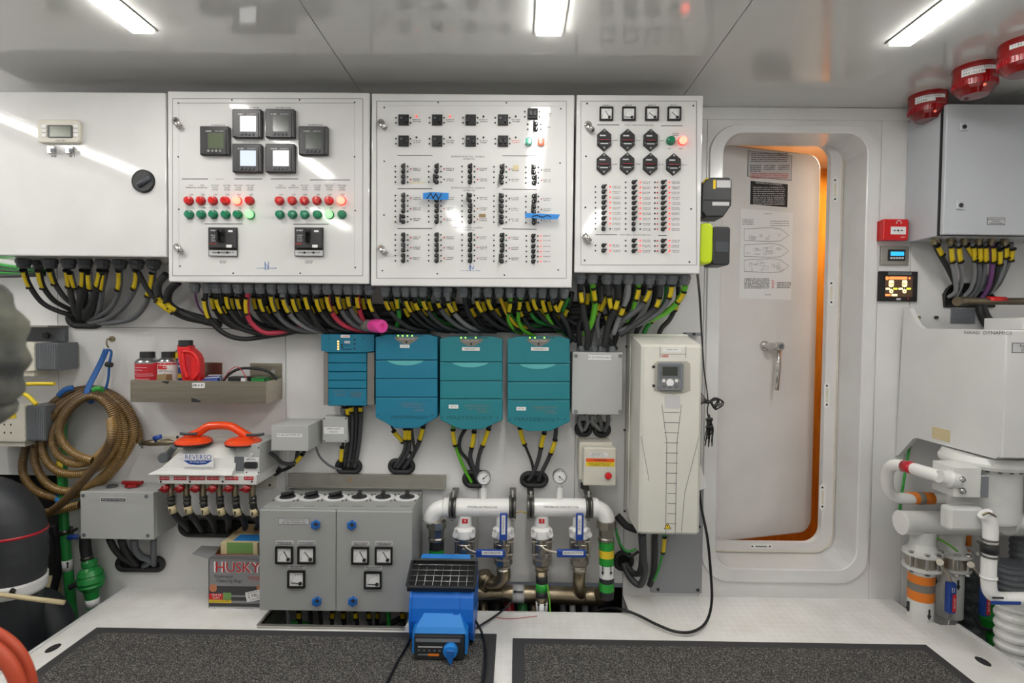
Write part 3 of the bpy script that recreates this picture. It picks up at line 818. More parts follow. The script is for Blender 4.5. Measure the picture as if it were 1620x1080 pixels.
latch(t, 605, 198); latch(t, 605, 396)

# ---- 24 volt main switchboard
t, x0, x1, z0, z1 = cabinet((910.5, 150, 1110, 432), 'narrower white 24 volt switchboard with four small dial meters and six-sided black breakers')
CAB4 = t; C4X = x1
mk = MB('ink_soft'); outline_px(mk, 919, 160, 1102, 419, Y, .8)
wx4 = lambda v: 900+v/3.377
wy4 = lambda v: 140+v/3.377
for px, py in ((97,80),(665,92),(92,362),(88,635),(653,643),(84,918),(644,926)): mk.disc(wx4(px), wy4(py), Y, 1.5, .001, 'ink', 8)
T('24VDC MAIN SWITCHBOARD', wx4(376), wy4(196), 2.4); T('CREW AREA 24VDC DISTRIBUTION', wx4(355), wy4(782), 2.2)
for a, b2, c in ((150,270,194),(492,608,199),(142,258,780),(478,522,785)): mk.line(wx4(a), wy4(c), wx4(b2), wy4(c), Y, 1, 'ink')
for k, (cx4, n) in enumerate(((199, 122), (319, 178), (442, 142), (561, 136))):
    place('panel_meter', proto(f_meter(n)), Q(wx4(cx4), wy4(137), Y), t); mk.squig(wx4(cx4), wy4(90), Y, 11, 1.8, 'ink')
def f_hex(mb):
    h, w2, q = 17.2*s_, 11*s_, 8*s_
    o = [(0, h), (-w2, q), (-w2, -q), (0, -h), (w2, -q), (w2, q)]
    mb.prism(o, -.012, 0, 'rubber', ch=.002)
    mb.box(-9*s_, 9*s_, -.016, -.010, -2.6*s_, 2.2*s_, 'black', .001)
    mb.tube([(-8*s_, -.014, -1*s_), (8*s_, -.014, -1*s_)], 1*s_, 6, 'can_red')
    for z in (13*s_, -13*s_): mb.lathe([(2.1*s_, -.012), (1.8*s_, -.014)], (0,0,z), (0,1,0), 10, 'can_metal')
    mb.box(-7*s_, 2*s_, -.0125, -.012, 5*s_, 7*s_, 'label_grey'); mb.box(-6*s_, 6*s_, -.0125, -.012, -7*s_, -5.6*s_, 'label_grey')
    for x in (-8.5*s_, 8.5*s_): mb.lathe([(1*s_, -.012), (1*s_, -.0135)], (x,0,-5*s_), (0,1,0), 8, 'can_metal')
HEX = proto(f_hex)
for px, py in ((187,277),(311,278),(434,279),(185,405),(309,404),(432,406),(556,408)):
    place('surface_breaker', HEX, Q(wx4(px), wy4(py), Y), t); mk.squig(wx4(px+60), wy4(py), Y, 7, 1.6, 'ink')
lamp(t, wx4(543), wy4(280), 'green'); lamp(t, wx4(606), wy4(281), 'litred')
mk.squig(wx4(570), wy4(240), Y, 10, 2, 'ink', 2, 3); mk.squig(wx4(535), wy4(321), Y, 5, 2, 'ink'); mk.squig(wx4(598), wy4(321), Y, 6, 2, 'ink')
for ci, (cx4, rows) in enumerate(((184, [525+k*28.1 for k in range(9)]+[838, 866]), (345, [501+k*27.8 for k in range(10)]+[812, 840, 868]), (501, [501+k*27.8 for k in range(10)]+[813, 841, 868]))):
    for yy in rows:
        off = (ci == 0 and 740 < yy < 755) or (ci == 1 and 715 < yy < 755)
        place('toggle_breaker', TOG[1 if off else 0], Q(wx4(cx4), wy4(yy), Y), t)
        mk.disc(wx4(cx4-42), wy4(yy), Y, 1.4, .002, 'ink', 8)
        if ci == 2: mk.disc(wx4(cx4-28), wy4(yy), Y, 1.2, .002, 'can_red', 8)
        mk.disc(wx4(cx4+36), wy4(yy), Y, 1.3, .003, 'ink' if off else 'led_red', 8)
        mk.squig(wx4(cx4+70), wy4(yy)-.6, Y, 13, 1.5, 'ink', 2, 2.4)
mk.build('panel_lettering', t)
latch(t, 932, 201); latch(t, 928, 376)
# batteries hung on the side of the narrow switchboard
def battery(y0, y1, lime, label):
    xa = C4X
    c = Q(1130, (y0+y1)/2, 2.24); h = (y1-y0)/2*S(2.24); z0, z1 = c.z-h, c.z+h
    xb = Q(1150 if not lime else 1148, (y0+y1)/2, 2.24).x
    t = thing('tool_battery', label, 'battery', (xa, 2.24, z0))
    if lime:
        m = xa+(xb-xa)*.45
        MB('lime').prism(rr(xa+.001, m, z0+.004, z1, .02, 5), 2.185, 2.30, ch=.008, chseg=2).build('charger_cradle', t)
        MB('dark_plastic').prism(rr(m, xb, z0, z1-.012, .012, 4), 2.19, 2.295, ch=.006, chseg=2).prism(rr(m+.01, xb-.008, z0+.05, z0+.09, .004, 3), 2.187, 2.19, 'grip_grey').build('battery_body', t)
    else:
        MB('grip_grey').prism(rr(xa+.001, xa+.02, z0, z1-.02, .006, 4), 2.20, 2.29, ch=.004).build('wall_mount', t)
        o = [(xb, z0+.045), (xb, z1-.012), (xb-.012, z1), (xa+.035, z1), (xa+.012, z1-.025), (xa+.012, z0+.02), (xa+.03, z0), (xb-.03, z0)]
        b = MB('dark_plastic').prism(o, 2.19, 2.295, ch=.005, chseg=2)
        b.prism(rr(xa+.052, xa+.062, z1-.045, z1-.01, .002, 2), 2.1885, 2.19, 'carton_yellow'); b.prism(rr(xa+.066, xb-.006, z1-.04, z1-.012, .002, 2), 2.1885, 2.19, 'label_grey'); b.prism(rr(xa+.05, xb-.01, z0+.042, z0+.056, .002, 2), 2.1885, 2.19, 'label_grey')
        b.prism(rr(xa+.014, xb-.002, z0+.062, z0+.066, .001, 2), 2.188, 2.19, 'black').build('battery_body', t)
        MB('tag_yellow').tube(smooth([(xa+.015,2.2,z1-.03),(xa+.02,2.19,z1-.01),(xa+.035,2.19,z1-.005)]), .0025, 6).build('contact_wire', t)
battery(286, 346, False, 'black power tool battery mounted on the side of the narrow switchboard, above the lime one')
battery(357, 421, True, 'black battery in a lime green cradle on the side of the narrow switchboard')
# cord hanging from the narrow switchboard with its knotted bundle
P = smooth([Q(*p, 2.2) for p in ((1102,432),(1106,470),(1109,520),(1113,580),(1118,615),(1121,640))], 5)
o = MB('black').tube(P, .0022, 6).tube([p+Vector((.007*(1-i/len(P)), .004, 0)) for i, p in enumerate(P)], .0022, 6).build('black_cord', None, label='thin black cord pair hanging beside the drive with knotted loose bundles', cat='cord')
mb = MB('black')
for k in range(9):
    a = random.uniform(-.6, .6); cx_, cy_ = 1122, 634
    L = random.uniform(12, 26); mb.tube(smooth([Q(cx_, cy_, 2.2), Q(cx_+L*.6*math.cos(a), cy_-6*math.sin(a)-3, 2.19+k*.002), Q(cx_+L*math.cos(a), cy_+L*.5*math.sin(a)+2, 2.2), Q(cx_+L*.5, cy_+6+k, 2.21), Q(cx_+2, cy_+2, 2.2)]), .0018, 5)
for k in range(6): mb.tube(smooth([Q(1121, 636, 2.2), Q(1112-k, 626+k*3, 2.2), Q(1107, 618+k*8, 2.2)]), .0018, 5)
for k in range(9):
    x = 1123+random.uniform(-7, 5); mb.tube(smooth([Q(1122, 655, 2.2), Q(x, 668+k, 2.19+k*.002), Q(x-random.uniform(-3, 8), 685+random.uniform(0, 22), 2.2), Q(x+2, 690-k*2, 2.21), Q(1124, 668, 2.2)]), .0018, 5)
for yy in (636, 664, 676): mb.tube([Q(1117, yy, 2.195), Q(1127, yy-1, 2.195)], .007, 8)
mb.tube(smooth([Q(1122, 634, 2.2), Q(1119, 650, 2.2), Q(1123, 668, 2.2)]), .0026, 5)
mb.build('cord_bundle', o)
# ================================================================ glands and cables under the cabinets
r_ = random.Random(11)
def zb(cab): return {1: rect(0,145,262,405,FRONT)[2], 2: rect(265,145,584,447.5,FRONT)[2], 3: rect(587,148,907,453.5,FRONT)[2], 4: rect(910,150,1110,432,FRONT)[2]}[cab]+.002
NM = {'cable_black':'black','cable_dark':'dark grey','cable_grey':'grey','cable_light':'pale grey','cable_green':'green','cable_lime':'bright green','cable_pink':'pink','cable_purple':'purple','cable_yellow':'yellow','cable_blue':'blue'}
# far left cabinet -> wall opening
wall_slot(136, 503, 26, 12, 'oval rubber lined wall opening where the cables of the far left cabinet enter', 5)
g1 = (38, 80, 109, 135, 163, 190, 217, 243)
glands(CAB1, g1, zb(1), 2.30, 10, 'gland_dark'); glands(CAB1, (61,), zb(1), 2.36, 8, 'gland_dark')
A = [(38, 'cable_black', 4, [(38,426),(46,450),(66,478),(92,492),(118,499)]), (61, 'cable_black', 4, [(62,426),(68,452),(84,474),(104,486),(122,494)]), (80, 'cable_dark', 4.2, [(80,426),(86,446),(100,468),(116,482),(126,490)]),
  (109, 'cable_dark', 4.5, [(107,426),(110,450),(114,474),(120,494),(128,506)]), (112, 'cable_grey', 3.5, [(112,430),(118,452),(128,474),(134,496),(136,508)]), (135, 'cable_black', 7.5, [(135,426),(134,450),(130,474),(127,492),(129,504)]), (141, 'cable_light', 4, [(141,430),(143,455),(145,470),(141,492),(138,506)]),
  (163, 'cable_black', 8, [(163,426),(158,450),(150,474),(140,494),(134,503)]), (166, 'cable_grey', 4, [(165,430),(162,455),(159,478),(154,496),(148,503)]), (190, 'cable_grey', 4, [(190,426),(189,454),(180,480),(160,498),(136,506)]), (217, 'cable_grey', 4.5, [(217,426),(215,452),(198,482),(170,504),(140,511)]),
  (243, 'cable_grey', 4.5, [(243,426),(240,452),(228,484),(208,504),(170,511),(145,508)])]
for i, (x, m, r, pts) in enumerate(A):
    cable(pts, 2.30, WALL-.004, r, m, '%s tagged cable from far left cabinet to oval opening, %s' % (NM[m], ORD[i]), tags=[(.08, .3)], group='cables from the far left cabinet', tagr=3.4)
for i, (pts, m, r) in enumerate((([(219,430),(232,455),(250,476),(275,494),(300,505),(340,512)], 'cable_black', 4), ([(263,434),(250,450),(252,470),(270,486),(300,498),(345,510)], 'cable_dark', 6), ([(282,446),(268,460),(266,478),(282,492),(310,504),(350,514)], 'cable_black', 6))):
    cable(pts, 2.30, 2.40, r, m, '%s cable looping between far left cabinet and meter switchboard, %s' % (NM[m], ('thin one', 'outer thick loop', 'inner thick loop')[i]), tags=[(.4, .62)], tagr=4, group='cables between left cabinets')
for i, (y0_, y1_) in enumerate(((414, 428), (418, 432), (424, 434), (430, 432), (436, 434), (421, 430))):
    cable([(-30, y0_), (20, (y0_+y1_)/2+1), (70, y1_)], 2.42, 2.38, 3.2, ('cable_green','cable_black','cable_black','cable_green','cable_dark','cable_green')[i], '%s cable in the horizontal bundle at the far left, %s' % (('green','black','black','green','dark grey','green')[i], ('topmost','second from the top','fourth from the top','fifth from the top','lowest','third from the top')[i]), group='horizontal bundle at far left')
# meter switchboard
zc = zb(2)
g2 = [308,328,343,359,377,394,412,430,447,464,482,501,518,535,551,566,584]
glands(CAB2, g2, zc, 2.25, 7.6); glands(CAB2, [x+8 for x in g2[1:-1]], zc, 2.33, 7, 'gland_dark')
c2 = ['cable_purple','cable_black','cable_black','cable_dark','cable_black','cable_pink','cable_black','cable_grey','cable_light','cable_dark','cable_black','cable_dark','cable_pink','cable_grey','cable_grey','cable_pink','cable_dark']
for i, (x, m) in enumerate(zip(g2, c2)):
    r = 1.8 if i == 0 else r_.choice((3.6, 4.0, 4.4)) if 'dark' in m or 'black' in m else 4.0
    if i == 0: pts = [(308,458),(310,472),(316,488),(330,502),(350,510)]
    elif i == 1: pts = [(326,462),(325,482),(334,508),(356,528),(384,536),(415,533),(452,528)]
    elif i == 2: pts = [(343,462),(346,484),(362,508),(388,522),(430,530),(470,524)]
    elif i == 5: pts = [(393,462),(390,484),(396,508),(416,525),(440,526),(470,519),(500,520)]
    elif i == 8: pts = [(447,462),(452,484),(466,505),(488,519),(512,525),(540,522)]
    elif i == 10: pts = [(482,462),(488,486),(500,508),(510,520),(525,529),(560,530)]
    else: pts = [(x,462),(x+2,482),(x+14,504),(x+34,518),(x+62,524),(x+95,524)]
    if i == 15: pts = [(565,462),(567,484),(574,505),(584,522),(592,529)]
    cable(pts, 2.25, 2.43, r, m, '%s %scable, front row under meter switchboard, %s' % (NM[m], '' if i == 0 else 'yellow tagged ', ORD[i]), tags=[] if i == 0 else [(.1+r_.uniform(-.02,.03), .29+r_.uniform(-.03,.04))], group='front row cables under the meter switchboard', tagr=3)
for i in range(15):
    x = g2[i+1]+8; m = r_.choice(('cable_black','cable_black','cable_dark','cable_grey'))
    cable([(x,464),(x+3,486),(x+16,506),(x+40,516+r_.uniform(-4,6)),(x+85,520)], 2.33, 2.45, 3.5, m, '%s yellow tagged cable, rear row under meter switchboard, %s' % (NM[m], ORD[i]), tags=[(.1, .3), (.22, .4)][i % 2:i % 2+1], tagr=3, group='rear row cables under the meter switchboard')
# distribution panel
zc = zb(3)
g3 = [610,628,642,656,669,692,708,733,754,772,790,807,824,843,858,876,893]
c3 = ['cable_dark','cable_green','cable_black','cable_black','cable_dark','cable_grey','cable_light','cable_black','cable_black','cable_black','cable_yellow','cable_lime','cable_lime','cable_black','cable_lime','cable_dark','cable_black']
glands(CAB3, g3, zc, 2.25, 6.6); glands(CAB3, [x+8 for x in g3[:-1]], zc, 2.33, 6.6, 'gland_dark')
for i, (x, m) in enumerate(zip(g3, c3)):
    r = 3.9 if m not in ('cable_yellow','cable_lime') else 3.2
    if i == 1: pts = [(628,462),(629,482),(631,500),(628,515),(622,526)]
    elif i == 10: pts = [(790,466),(795,480),(806,502),(820,516),(838,518)]
    elif i == 11: pts = [(808,468),(807,484),(804,504),(812,520),(826,527)]
    elif i == 12: pts = [(824,468),(822,484),(820,504),(828,522),(846,532)]
    elif i == 14: pts = [(857,468),(860,484),(868,504),(878,518),(886,524)]
    elif i == 7: pts = [(734,466),(738,486),(748,506),(762,520),(785,524)]
    elif i == 15: pts = [(872,468),(880,488),(893,506),(900,524),(903,540)]
    elif i == 16: pts = [(893,468),(884,488),(878,500),(888,516),(898,530)]
    else: pts = [(x,466),(x+3,484),(x+18,504),(x+40,519),(x+70,524)]
    cable(pts, 2.25, 2.43, r, m, '%s yellow tagged cable, front row under distribution panel, %s' % (NM[m], ORD[i]), tags=[] if i in (7, 10) else [(.14+r_.uniform(-.03,.05), .36+r_.uniform(-.03,.05))], group='front row cables under the distribution panel', tagr=3)
for i in range(16):
    x = g3[i]+8; m = r_.choice(('cable_black','cable_black','cable_dark','cable_dark','cable_green'))
    cable([(x,466),(x+4,486),(x+14,504),(x+30,514+r_.uniform(-3,8)),(x+60,518)], 2.33, 2.45, 3.5, m, '%s yellow tagged cable, rear row under distribution panel, %s' % (NM[m], ORD[i]), tags=[(.14+.12*(i % 2), .36+.1*(i % 2))], tagr=3, group='rear row cables under the distribution panel')
for i in range(9):
    y_ = 484+i*4.2; m = ('cable_black','cable_dark')[i % 2]
    cable([(400+i*16, y_-r_.uniform(0,8)), (520, y_+r_.uniform(-4,5)), (640, y_+r_.uniform(-5,4)), (760, y_+r_.uniform(-4,5)), (880, y_+r_.uniform(-5,5)), (1000-i*6, y_-3)], 2.45, 2.45, 4.6, m, '%s cable running level behind the hanging cables, %s of them' % (NM[m], ('topmost','second from the top','third from the top','fourth from the top','fifth from the top','sixth from the top','seventh from the top','eighth from the top','lowest')[i]), group='level cable run along the wall', n=4)
# 24 volt switchboard
zc = zb(4)
g4 = [918,937,960,976,994,1010,1028,1046,1063,1083]
glands(CAB4, g4, zc, 2.25, 8.2); glands(CAB4, [x+9 for x in g4[:-1]], zc, 2.33, 7, 'gland_dark')
B4 = [('cable_black',5.2,[(918,446),(919,470),(924,500),(930,530),(928,552)],(.2,.36)), ('cable_lime',5,[(937,446),(939,464),(941,484),(936,510),(925,530)],(.2,.42)), ('cable_dark',4.6,[(961,446),(963,466),(966,486),(974,500),(984,503)],(.3,.55)),
  ('cable_black',6,[(976,446),(978,466),(972,490),(962,515),(956,548)],(.35,.52)), ('cable_light',4.8,[(994,446),(993,468),(986,486),(978,506),(970,528)],(.5,.7)), ('cable_lime',4,[(1011,446),(1009,462),(1004,480),(1000,494),(990,508)],(.2,.45)),
  ('cable_grey',5,[(1028,446),(1026,464),(1014,484),(994,500),(976,512)],(.2,.42)), ('cable_dark',5,[(1045,446),(1043,468),(1034,490),(1006,512),(980,530)],(.3,.46)), ('cable_grey',4.6,[(1062,446),(1059,468),(1046,490),(1016,510),(978,524)],(.12,.3)), ('cable_lime',5,[(1084,452),(1078,468),(1066,484),(1046,498),(1010,512)],(.2,.42))]
for i, (m, r, pts, tg) in enumerate(B4):
    cable(pts, 2.25, 2.36, r, m, '%s yellow tagged cable, front row under narrow switchboard, %s' % (NM[m], ORD[i]), tags=[tg], tagr=3.6, group='front row cables under the narrow switchboard')
RB = [('cable_black',[(928,448),(930,470),(924,495),(915,520),(918,552)]), ('cable_dark',[(946,448),(948,474),(940,505),(934,535),(931,552)]), ('cable_grey',[(952,450),(954,480),(962,515),(950,540),(944,552)]), ('cable_light',[(969,448),(955,480),(945,505),(947,530),(957,552)]),
  ('cable_black',[(985,448),(980,476),(970,504),(975,530),(968,552)]), ('cable_dark',[(1003,448),(1000,476),(980,508),(960,530),(975,552)]), ('cable_black',[(1019,448),(1016,476),(1004,500),(985,520),(972,535)]), ('cable_black',[(1037,448),(1034,476),(1020,506),(1008,522),(1004,540)]), ('cable_green',[(1055,448),(1052,476),(1032,506),(1022,520),(1015,540)]),
  ('cable_black',[(1073,448),(1072,476),(1060,504),(1046,520),(1040,540)]), ('cable_black',[(905,462),(900,485),(890,505),(900,525),(912,540)]), ('cable_green',[(900,470),(890,490),(882,505),(890,520),(896,530)])]
for i, (m, pts) in enumerate(RB):
    cable(pts, 2.33, 2.43, 4.0, m, '%s yellow tagged cable, rear row under narrow switchboard, %s' % (NM[m], ORD[i]), tags=[(.2+.1*(i % 3), .38+.1*(i % 3))] if i != 7 else [], tagr=3.4, group='rear row cables under the narrow switchboard')
# ================================================================ left part of the wall
def cyl_z(mb, c, r, z0, z1, m=None, seg=18): return mb.cyl((c[0], c[1], z0), (c[0], c[1], z1), r, None, seg, m)
# --- electronics modules at the far left
def module(px, label, beige_to, y=2.33):
    a, b2, c, d = px; x0, x1, z0, z1 = rect(a, b2, c, d, y)
    t = thing('electronic_module', label, 'electronics module', ((x0+x1)/2, WALL, z0))
    xm = Q(beige_to, (b2+d)/2, y).x
    mb = MB('beige').box(x0, xm, y, y+.09, z0, z1, bev=.003)
    for k in range(5): mb.box(xm-.004, xm+.003, y-.002, y+.01, z0+(z1-z0)*(k+.2)/5, z0+(z1-z0)*(k+.6)/5)
    for k in range(3):
        for j in range(3):
            xx = x0+(xm-x0)*(.45+.13*j); mb.box(xx, xx+.006, y-.0006, y, z1-(z1-z0)*(.28+.22*k)-.008, z1-(z1-z0)*(.28+.22*k), 'ink')
    for k in range(2): mb.box(x0+(xm-x0)*.2+k*.01, x0+(xm-x0)*.2+k*.01+.005, y-.0006, y, z0+.03, z0+.08, 'ink')
    mb.box(x0, xm-.01, y+.01, y+.09, z0-.022, z0, bev=.002); mb.build('terminal_housing', t)
    mb = MB('grey_dark').box(xm, x1, y+.012, WALL-.02, z0+.004, z1-.002)
    n = int((x1-xm)/.007)
    for k in range(n): mb.box(xm+.003+k*.007, xm+.006+k*.007, y+.004, y+.012, z0+.01, z1-.008, 'gland')
    mb.box(x0+.02, x1-.01, WALL-.02, WALL, z0+.01, z1-.01, 'alu'); mb.build('ribbed_housing', t)
    return t
module((-40, 541, 88, 587), 'beige and grey electronics module on the left wall, the upper one', 54)
module((-40, 641, 69, 699), 'beige and grey electronics module behind the hose coil, the lower one', 39)
x0, x1, z0, z1 = rect(-30, 514, 88, 536, 2.40)
t = thing('wall_shelf', 'narrow grey metal shelf above the upper electronics module', 'shelf', ((x0+x1)/2, WALL, z0))
MB('alu').box(x0, x1, 2.36, WALL, z1-.008, z1, bev=.001).build('shelf_board', t)
MB('grey_dark').box(x0, x1, WALL-.02, WALL, z0-.01, z1-.008).disc(74, 531, 2.44, 5, .01, 'ink').build('back_panel', t)
for i, (pts, lb) in enumerate((([(-30,610),(20,609),(50,607),(86,607)], 'blurred yellow wire running level between the two electronics modules'), ([(-20,626),(15,620),(40,624),(58,640)], 'blurred yellow wire arching over the lower electronics module'), ([(-20,622),(2,628),(16,645),(20,662)], 'thick yellow wire bending down onto the lower electronics module'))):
    y_ = (2.3, 2.28, 2.1)[i]; MB('yellow_wire').tube(smooth([Q(*p, y_) for p in pts], 6), (3, 3.4, 5)[i]*S(y_), 8).build('yellow_wire', None, label=lb, cat='wire')
# --- hook, strap, hose coil
c = Q(178, 536, WALL)
mb = MB('brass').cyl(c, c-Vector((0,.006,0)), .013, None, 14); mb.tube(smooth([c, c-Vector((0,.03,0)), c-Vector((0,.036,.02)), c-Vector((0,.026,.036))], 4), .0035, 8)
mb.build('wall_hook', None, label='small brass hook on the wall above the hose coil', cat='hook')
mb = MB('strap_blue'); yh = 2.42
mb.tube(smooth([Q(168,553,yh), Q(161,570,yh), Q(150,592,yh-.02), Q(140,612,yh-.06), Q(137,628,yh-.07), Q(146,637,yh-.05)], 5), .013, 8, flat=.3)
mb.tube(smooth([Q(168,553,yh), Q(176,556,yh), Q(173,575,yh), Q(171,600,yh), Q(165,622,yh)], 5), .005, 6)
mb.tube([Q(168,576,yh-.005), Q(177,577,yh-.005)], .011, 8, 'rubber')
mb.tube(smooth([Q(92,626,2.39), Q(102,617,2.385), Q(116,613,2.39)], 4), .012, 8, flat=.4)
mb.tube(smooth([Q(146,617,2.33), Q(156,614,2.33), Q(163,618,2.36)], 4), .010, 8, 'cable_green', flat=.5)
strap = mb.build('hanging_strap', None, label='blue webbing strap holding the coiled hose on its hook', cat='strap')
coil = [(222,700),(216,672),(200,642),(174,622),(140,615),(100,626),(64,660),(42,705),(36,745),(52,772),(84,786),(120,782),(156,765),(186,736),(208,700),
 (210,672),(194,644),(166,622),(138,618),(104,632),(74,664),(56,704),(58,738),(76,766),(108,777),(146,766),(176,738),(194,704),(196,674),(180,642),(150,621),(116,630),(86,658),(68,694),(72,726),(94,746),(126,749),(158,737),(180,708),(188,678),
 (176,642),(148,623),(120,634),(98,660),(84,690),(90,716),(112,732),(142,730),(168,708),(182,678),(174,646),(152,627),(126,634),(104,656),(94,682),(104,706),(126,722),(148,728),
 ]
tail = [(176,690),(168,714),(150,738),(128,764),(104,790),(76,812),(48,825),(34,824),(38,816),(66,812),(100,805),(128,798)]
pts = []; nC = len(coil)
for i, p in enumerate(coil): pts.append(Q(p[0], p[1], WALL-.025-.11*i/nC))
hose1 = smooth(pts, 10)
tp = [Q(p[0], p[1], 2.30+(.10*i/len(tail))) for i, p in enumerate(tail)]
def ribbed(mb, P, r, step=.0028, seg=10):
    out = [P[0]]; acc = 0
    for a, b2 in zip(P, P[1:]):
        L = (b2-a).length; t = step-acc
        while t <= L: out.append(a.lerp(b2, t/L)); t += step
        acc = (acc+L) % step if L < step-acc else L-(t-step)
    n0 = len(mb.bm.faces)
    mb.tube(out, r, seg, 'amber_hose', rad=lambda i: r*(1.12 if i % 3 == 0 else .93))
    mb.bm.faces.ensure_lookup_table(); mi = mb.mi('amber_wire')
    for k in range(n0, len(mb.bm.faces)-2):
        if ((k-n0)//seg) % 3 == 0: mb.bm.faces[k].material_index = mi
    return mb
R_h = 5.9*S(2.4)
hc = ribbed(MB('amber_hose'), hose1, R_h).build('coiled_hose', None, label='coiled amber ribbed suction hose hanging from blue strap', cat='hose')
ribbed(MB('amber_hose'), smooth([Q(176,664,2.34)]+tp, 10), R_h).build('hose_end', hc)
# --- valve stub to the pump
c0, c1 = Q(222,701,2.40), Q(276,699,2.40)
t = thing('drain_valve', 'small brass pipe valve with blue lever left of the oil pump', 'valve', ((c0.x+c1.x)/2, WALL, c0.z))
MB('bronze').tube([c0, c0.lerp(c1, .2), c0.lerp(c1, .25), c0.lerp(c1, .85), c0.lerp(c1, .9), c1+Vector((.006,0,-.004))], .012, 12, rad=lambda i: (.011,.011,.014,.014,.009,.005)[i]).build('pipe', t)
MB('handle_blue').tube([Q(243,694,2.37), Q(255,690,2.37)], .010, 8, flat=.6).tube([Q(246,698,2.385), Q(246,690,2.37)], .005, 6).build('lever', t)
MB('band_steel').tube(smooth([Q(228,693,2.38),Q(222,700,2.378),Q(226,709,2.38)], 4), .003, 6).build('hose_clip', t)
t = MB('grey_dark').disc(264, 722, 2.40, 8, .03).cyl(Q(264,722,2.42), Q(276,706,2.38), .014).build('pipe_fitting', None, label='dark pipe fitting on the wall just left of the oil pump', cat='fitting')
# --- stainless tray and its contents
yt = 2.31
x0, x1, z0, z1 = rect(206, 602, 421, 637, yt)
TZ = z0
t = thing('wall_tray', 'brushed stainless steel tray on the wall holding cans and a red bottle', 'tray', ((x0+x1)/2, WALL, z0))
TRAY = (x0, x1, yt, z0, z1)
th = .0025
MB('steel_tray').box(x0, x1, yt, yt+th, z0, z1, bev=.0008, seg=1).build('front_panel', t)
MB('steel_tray').box(x0, x0+th, yt+th, WALL, z0, z1).build('side_panel', t)
MB('steel_tray').box(x1-th, x1, yt+th, WALL, z0, z1).build('side_panel', t)
MB('steel_tray').box(x0+th, x1-th, yt+th, WALL, z0, z0+th).build('bottom', t)
zz = Q(400, 574, WALL).z
MB('steel_tray').box(Q(244,580,WALL).x, Q(352,580,WALL).x, WALL-th, WALL, z0+th, zz).box(Q(396,580,WALL).x, x1, WALL-th, WALL, z0+th, zz).disc(433, 587, WALL-.003, 4, .006, 'chrome', 10).build('back_panel', t)
mb = MB('label_white').plate(304, 605.5, 324, 613.5, yt, .0008); mb.squig(314, 609.5, yt-.0008, 17, 4, 'ink'); mb.build('label_strip', t)
mb = MB('ink'); 
for pp in (((303,629),(310,631),(318,634),(317,636),(303,635.5)), ((255,602.5),(268,602.6),(266,607),(258,605))):
    q = [Q(*p, yt) for p in pp]; mb.prism([(p.x, p.z) for p in reversed(q)], yt-.0005, yt)
mb.build('tape_remnant', t)
def can(cx, r, top, y, label, body, capm='dark_plastic', bodytop=None, marks=None, capr=.62):
    c = Q(cx, 570, y); R = r*S(y); zt = Q(cx, bodytop, y).z; zc = Q(cx, top, y).z; zb_ = TZ+th
    t = thing('spray_can', label, 'spray can', (c.x, y, zb_))
    MB(body).lathe([(R*.97, 0), (R, .002), (R, zt-zb_-.004), (R*.97, zt-zb_)], (c.x, y, zb_), (0,0,1), 28).build('can_body', t)
    h = (zc-zt)
    MB('can_metal').lathe([(R*1.0, 0), (R*1.0, .003), (R*.9, h*.22), (R*.66, h*.42), (R*.6, h*.45)], (c.x, y, zt), (0,0,1), 24).build('dome', t)
    MB(capm).lathe([(R*capr, h*.42), (R*capr, h*.96), (R*capr*.95, h), (0, h)], (c.x, y, zt), (0,0,1), 20).build('cap', t)
    if marks: marks(t, c, R)
    return t
def curved(mb, c, R, z0, z1, a0, a1, m, n=8, off=.0006):      # patch on a can's side; angle 0 faces the viewer
    lo, hi = [], []
    for k in range(n+1):
        a = math.radians(a0+(a1-a0)*k/n); q = Vector((c.x+(R+off)*math.sin(a), c.y-(R+off)*math.cos(a), 0)); lo.append(q+Vector((0,0,z0))); hi.append(q+Vector((0,0,z1)))
    V = [[mb.v(p) for p in lo], [mb.v(p) for p in hi]]
    for k in range(n): mb.f([V[0][k], V[0][k+1], V[1][k+1], V[1][k]], m, True)
def m1(t, c, R):
    mb = MB('label_white')
    for py, a0, a1, h in ((574,-60,60,.003),(580,-50,30,.0014),(584,-70,10,.0014),(590,-60,55,.0012),(593,-20,60,.0014),(598,-65,40,.0014)):
        z = Q(233, py, c.y).z; curved(mb, c, R, z-h/2, z+h/2, a0, a1, 'label_white' if py > 575 else 'carton_grey')
    mb.build('printed_label', t)
can(233.5, 17.5, 556, 2.385, 'red spray can with black cap, leftmost in the steel tray', 'can_red', bodytop=573, marks=m1)
def m2(t, c, R):
    mb = MB('label_white'); z = lambda py: Q(265, py, c.y).z
    curved(mb, c, R, z(576), z(573), -85, 85, 'carton_red'); curved(mb, c, R, z(583), z(577), -32, 26, 'carton_red', off=.0012)
    mb.text('CRC', 264, 580, c.y-R-.002, 4, 'label_white', 1.2); mb.text('QD Electronic', 263, 587, c.y-R-.002, 3.4, 'ink', .8); mb.text('Cleaner', 265, 592.5, c.y-R-.002, 3.4, 'ink')
    mb.build('printed_label', t)
can(266, 15, 556, 2.40, 'white and red electronics cleaner spray can with black cap in the tray', 'label_white', bodytop=572, marks=m2)
def m3(t, c, R):
    mb = MB('carton_yellow'); z = lambda py: Q(285, py, c.y).z
    curved(mb, c, R, z(566), z(557), -85, 40, 'carton_yellow'); curved(mb, c, R, z(597), z(590), -85, 40, 'carton_yellow'); curved(mb, c, R, z(572), z(569), -85, 30, 'label_white'); curved(mb, c, R, z(580), z(577), -85, 30, 'label_white')
    mb.build('printed_label', t)
can(287, 9, 545, 2.43, 'blue and yellow spray can half hidden behind the red bottle', 'handle_blue', 'can_red', bodytop=557, marks=m3)
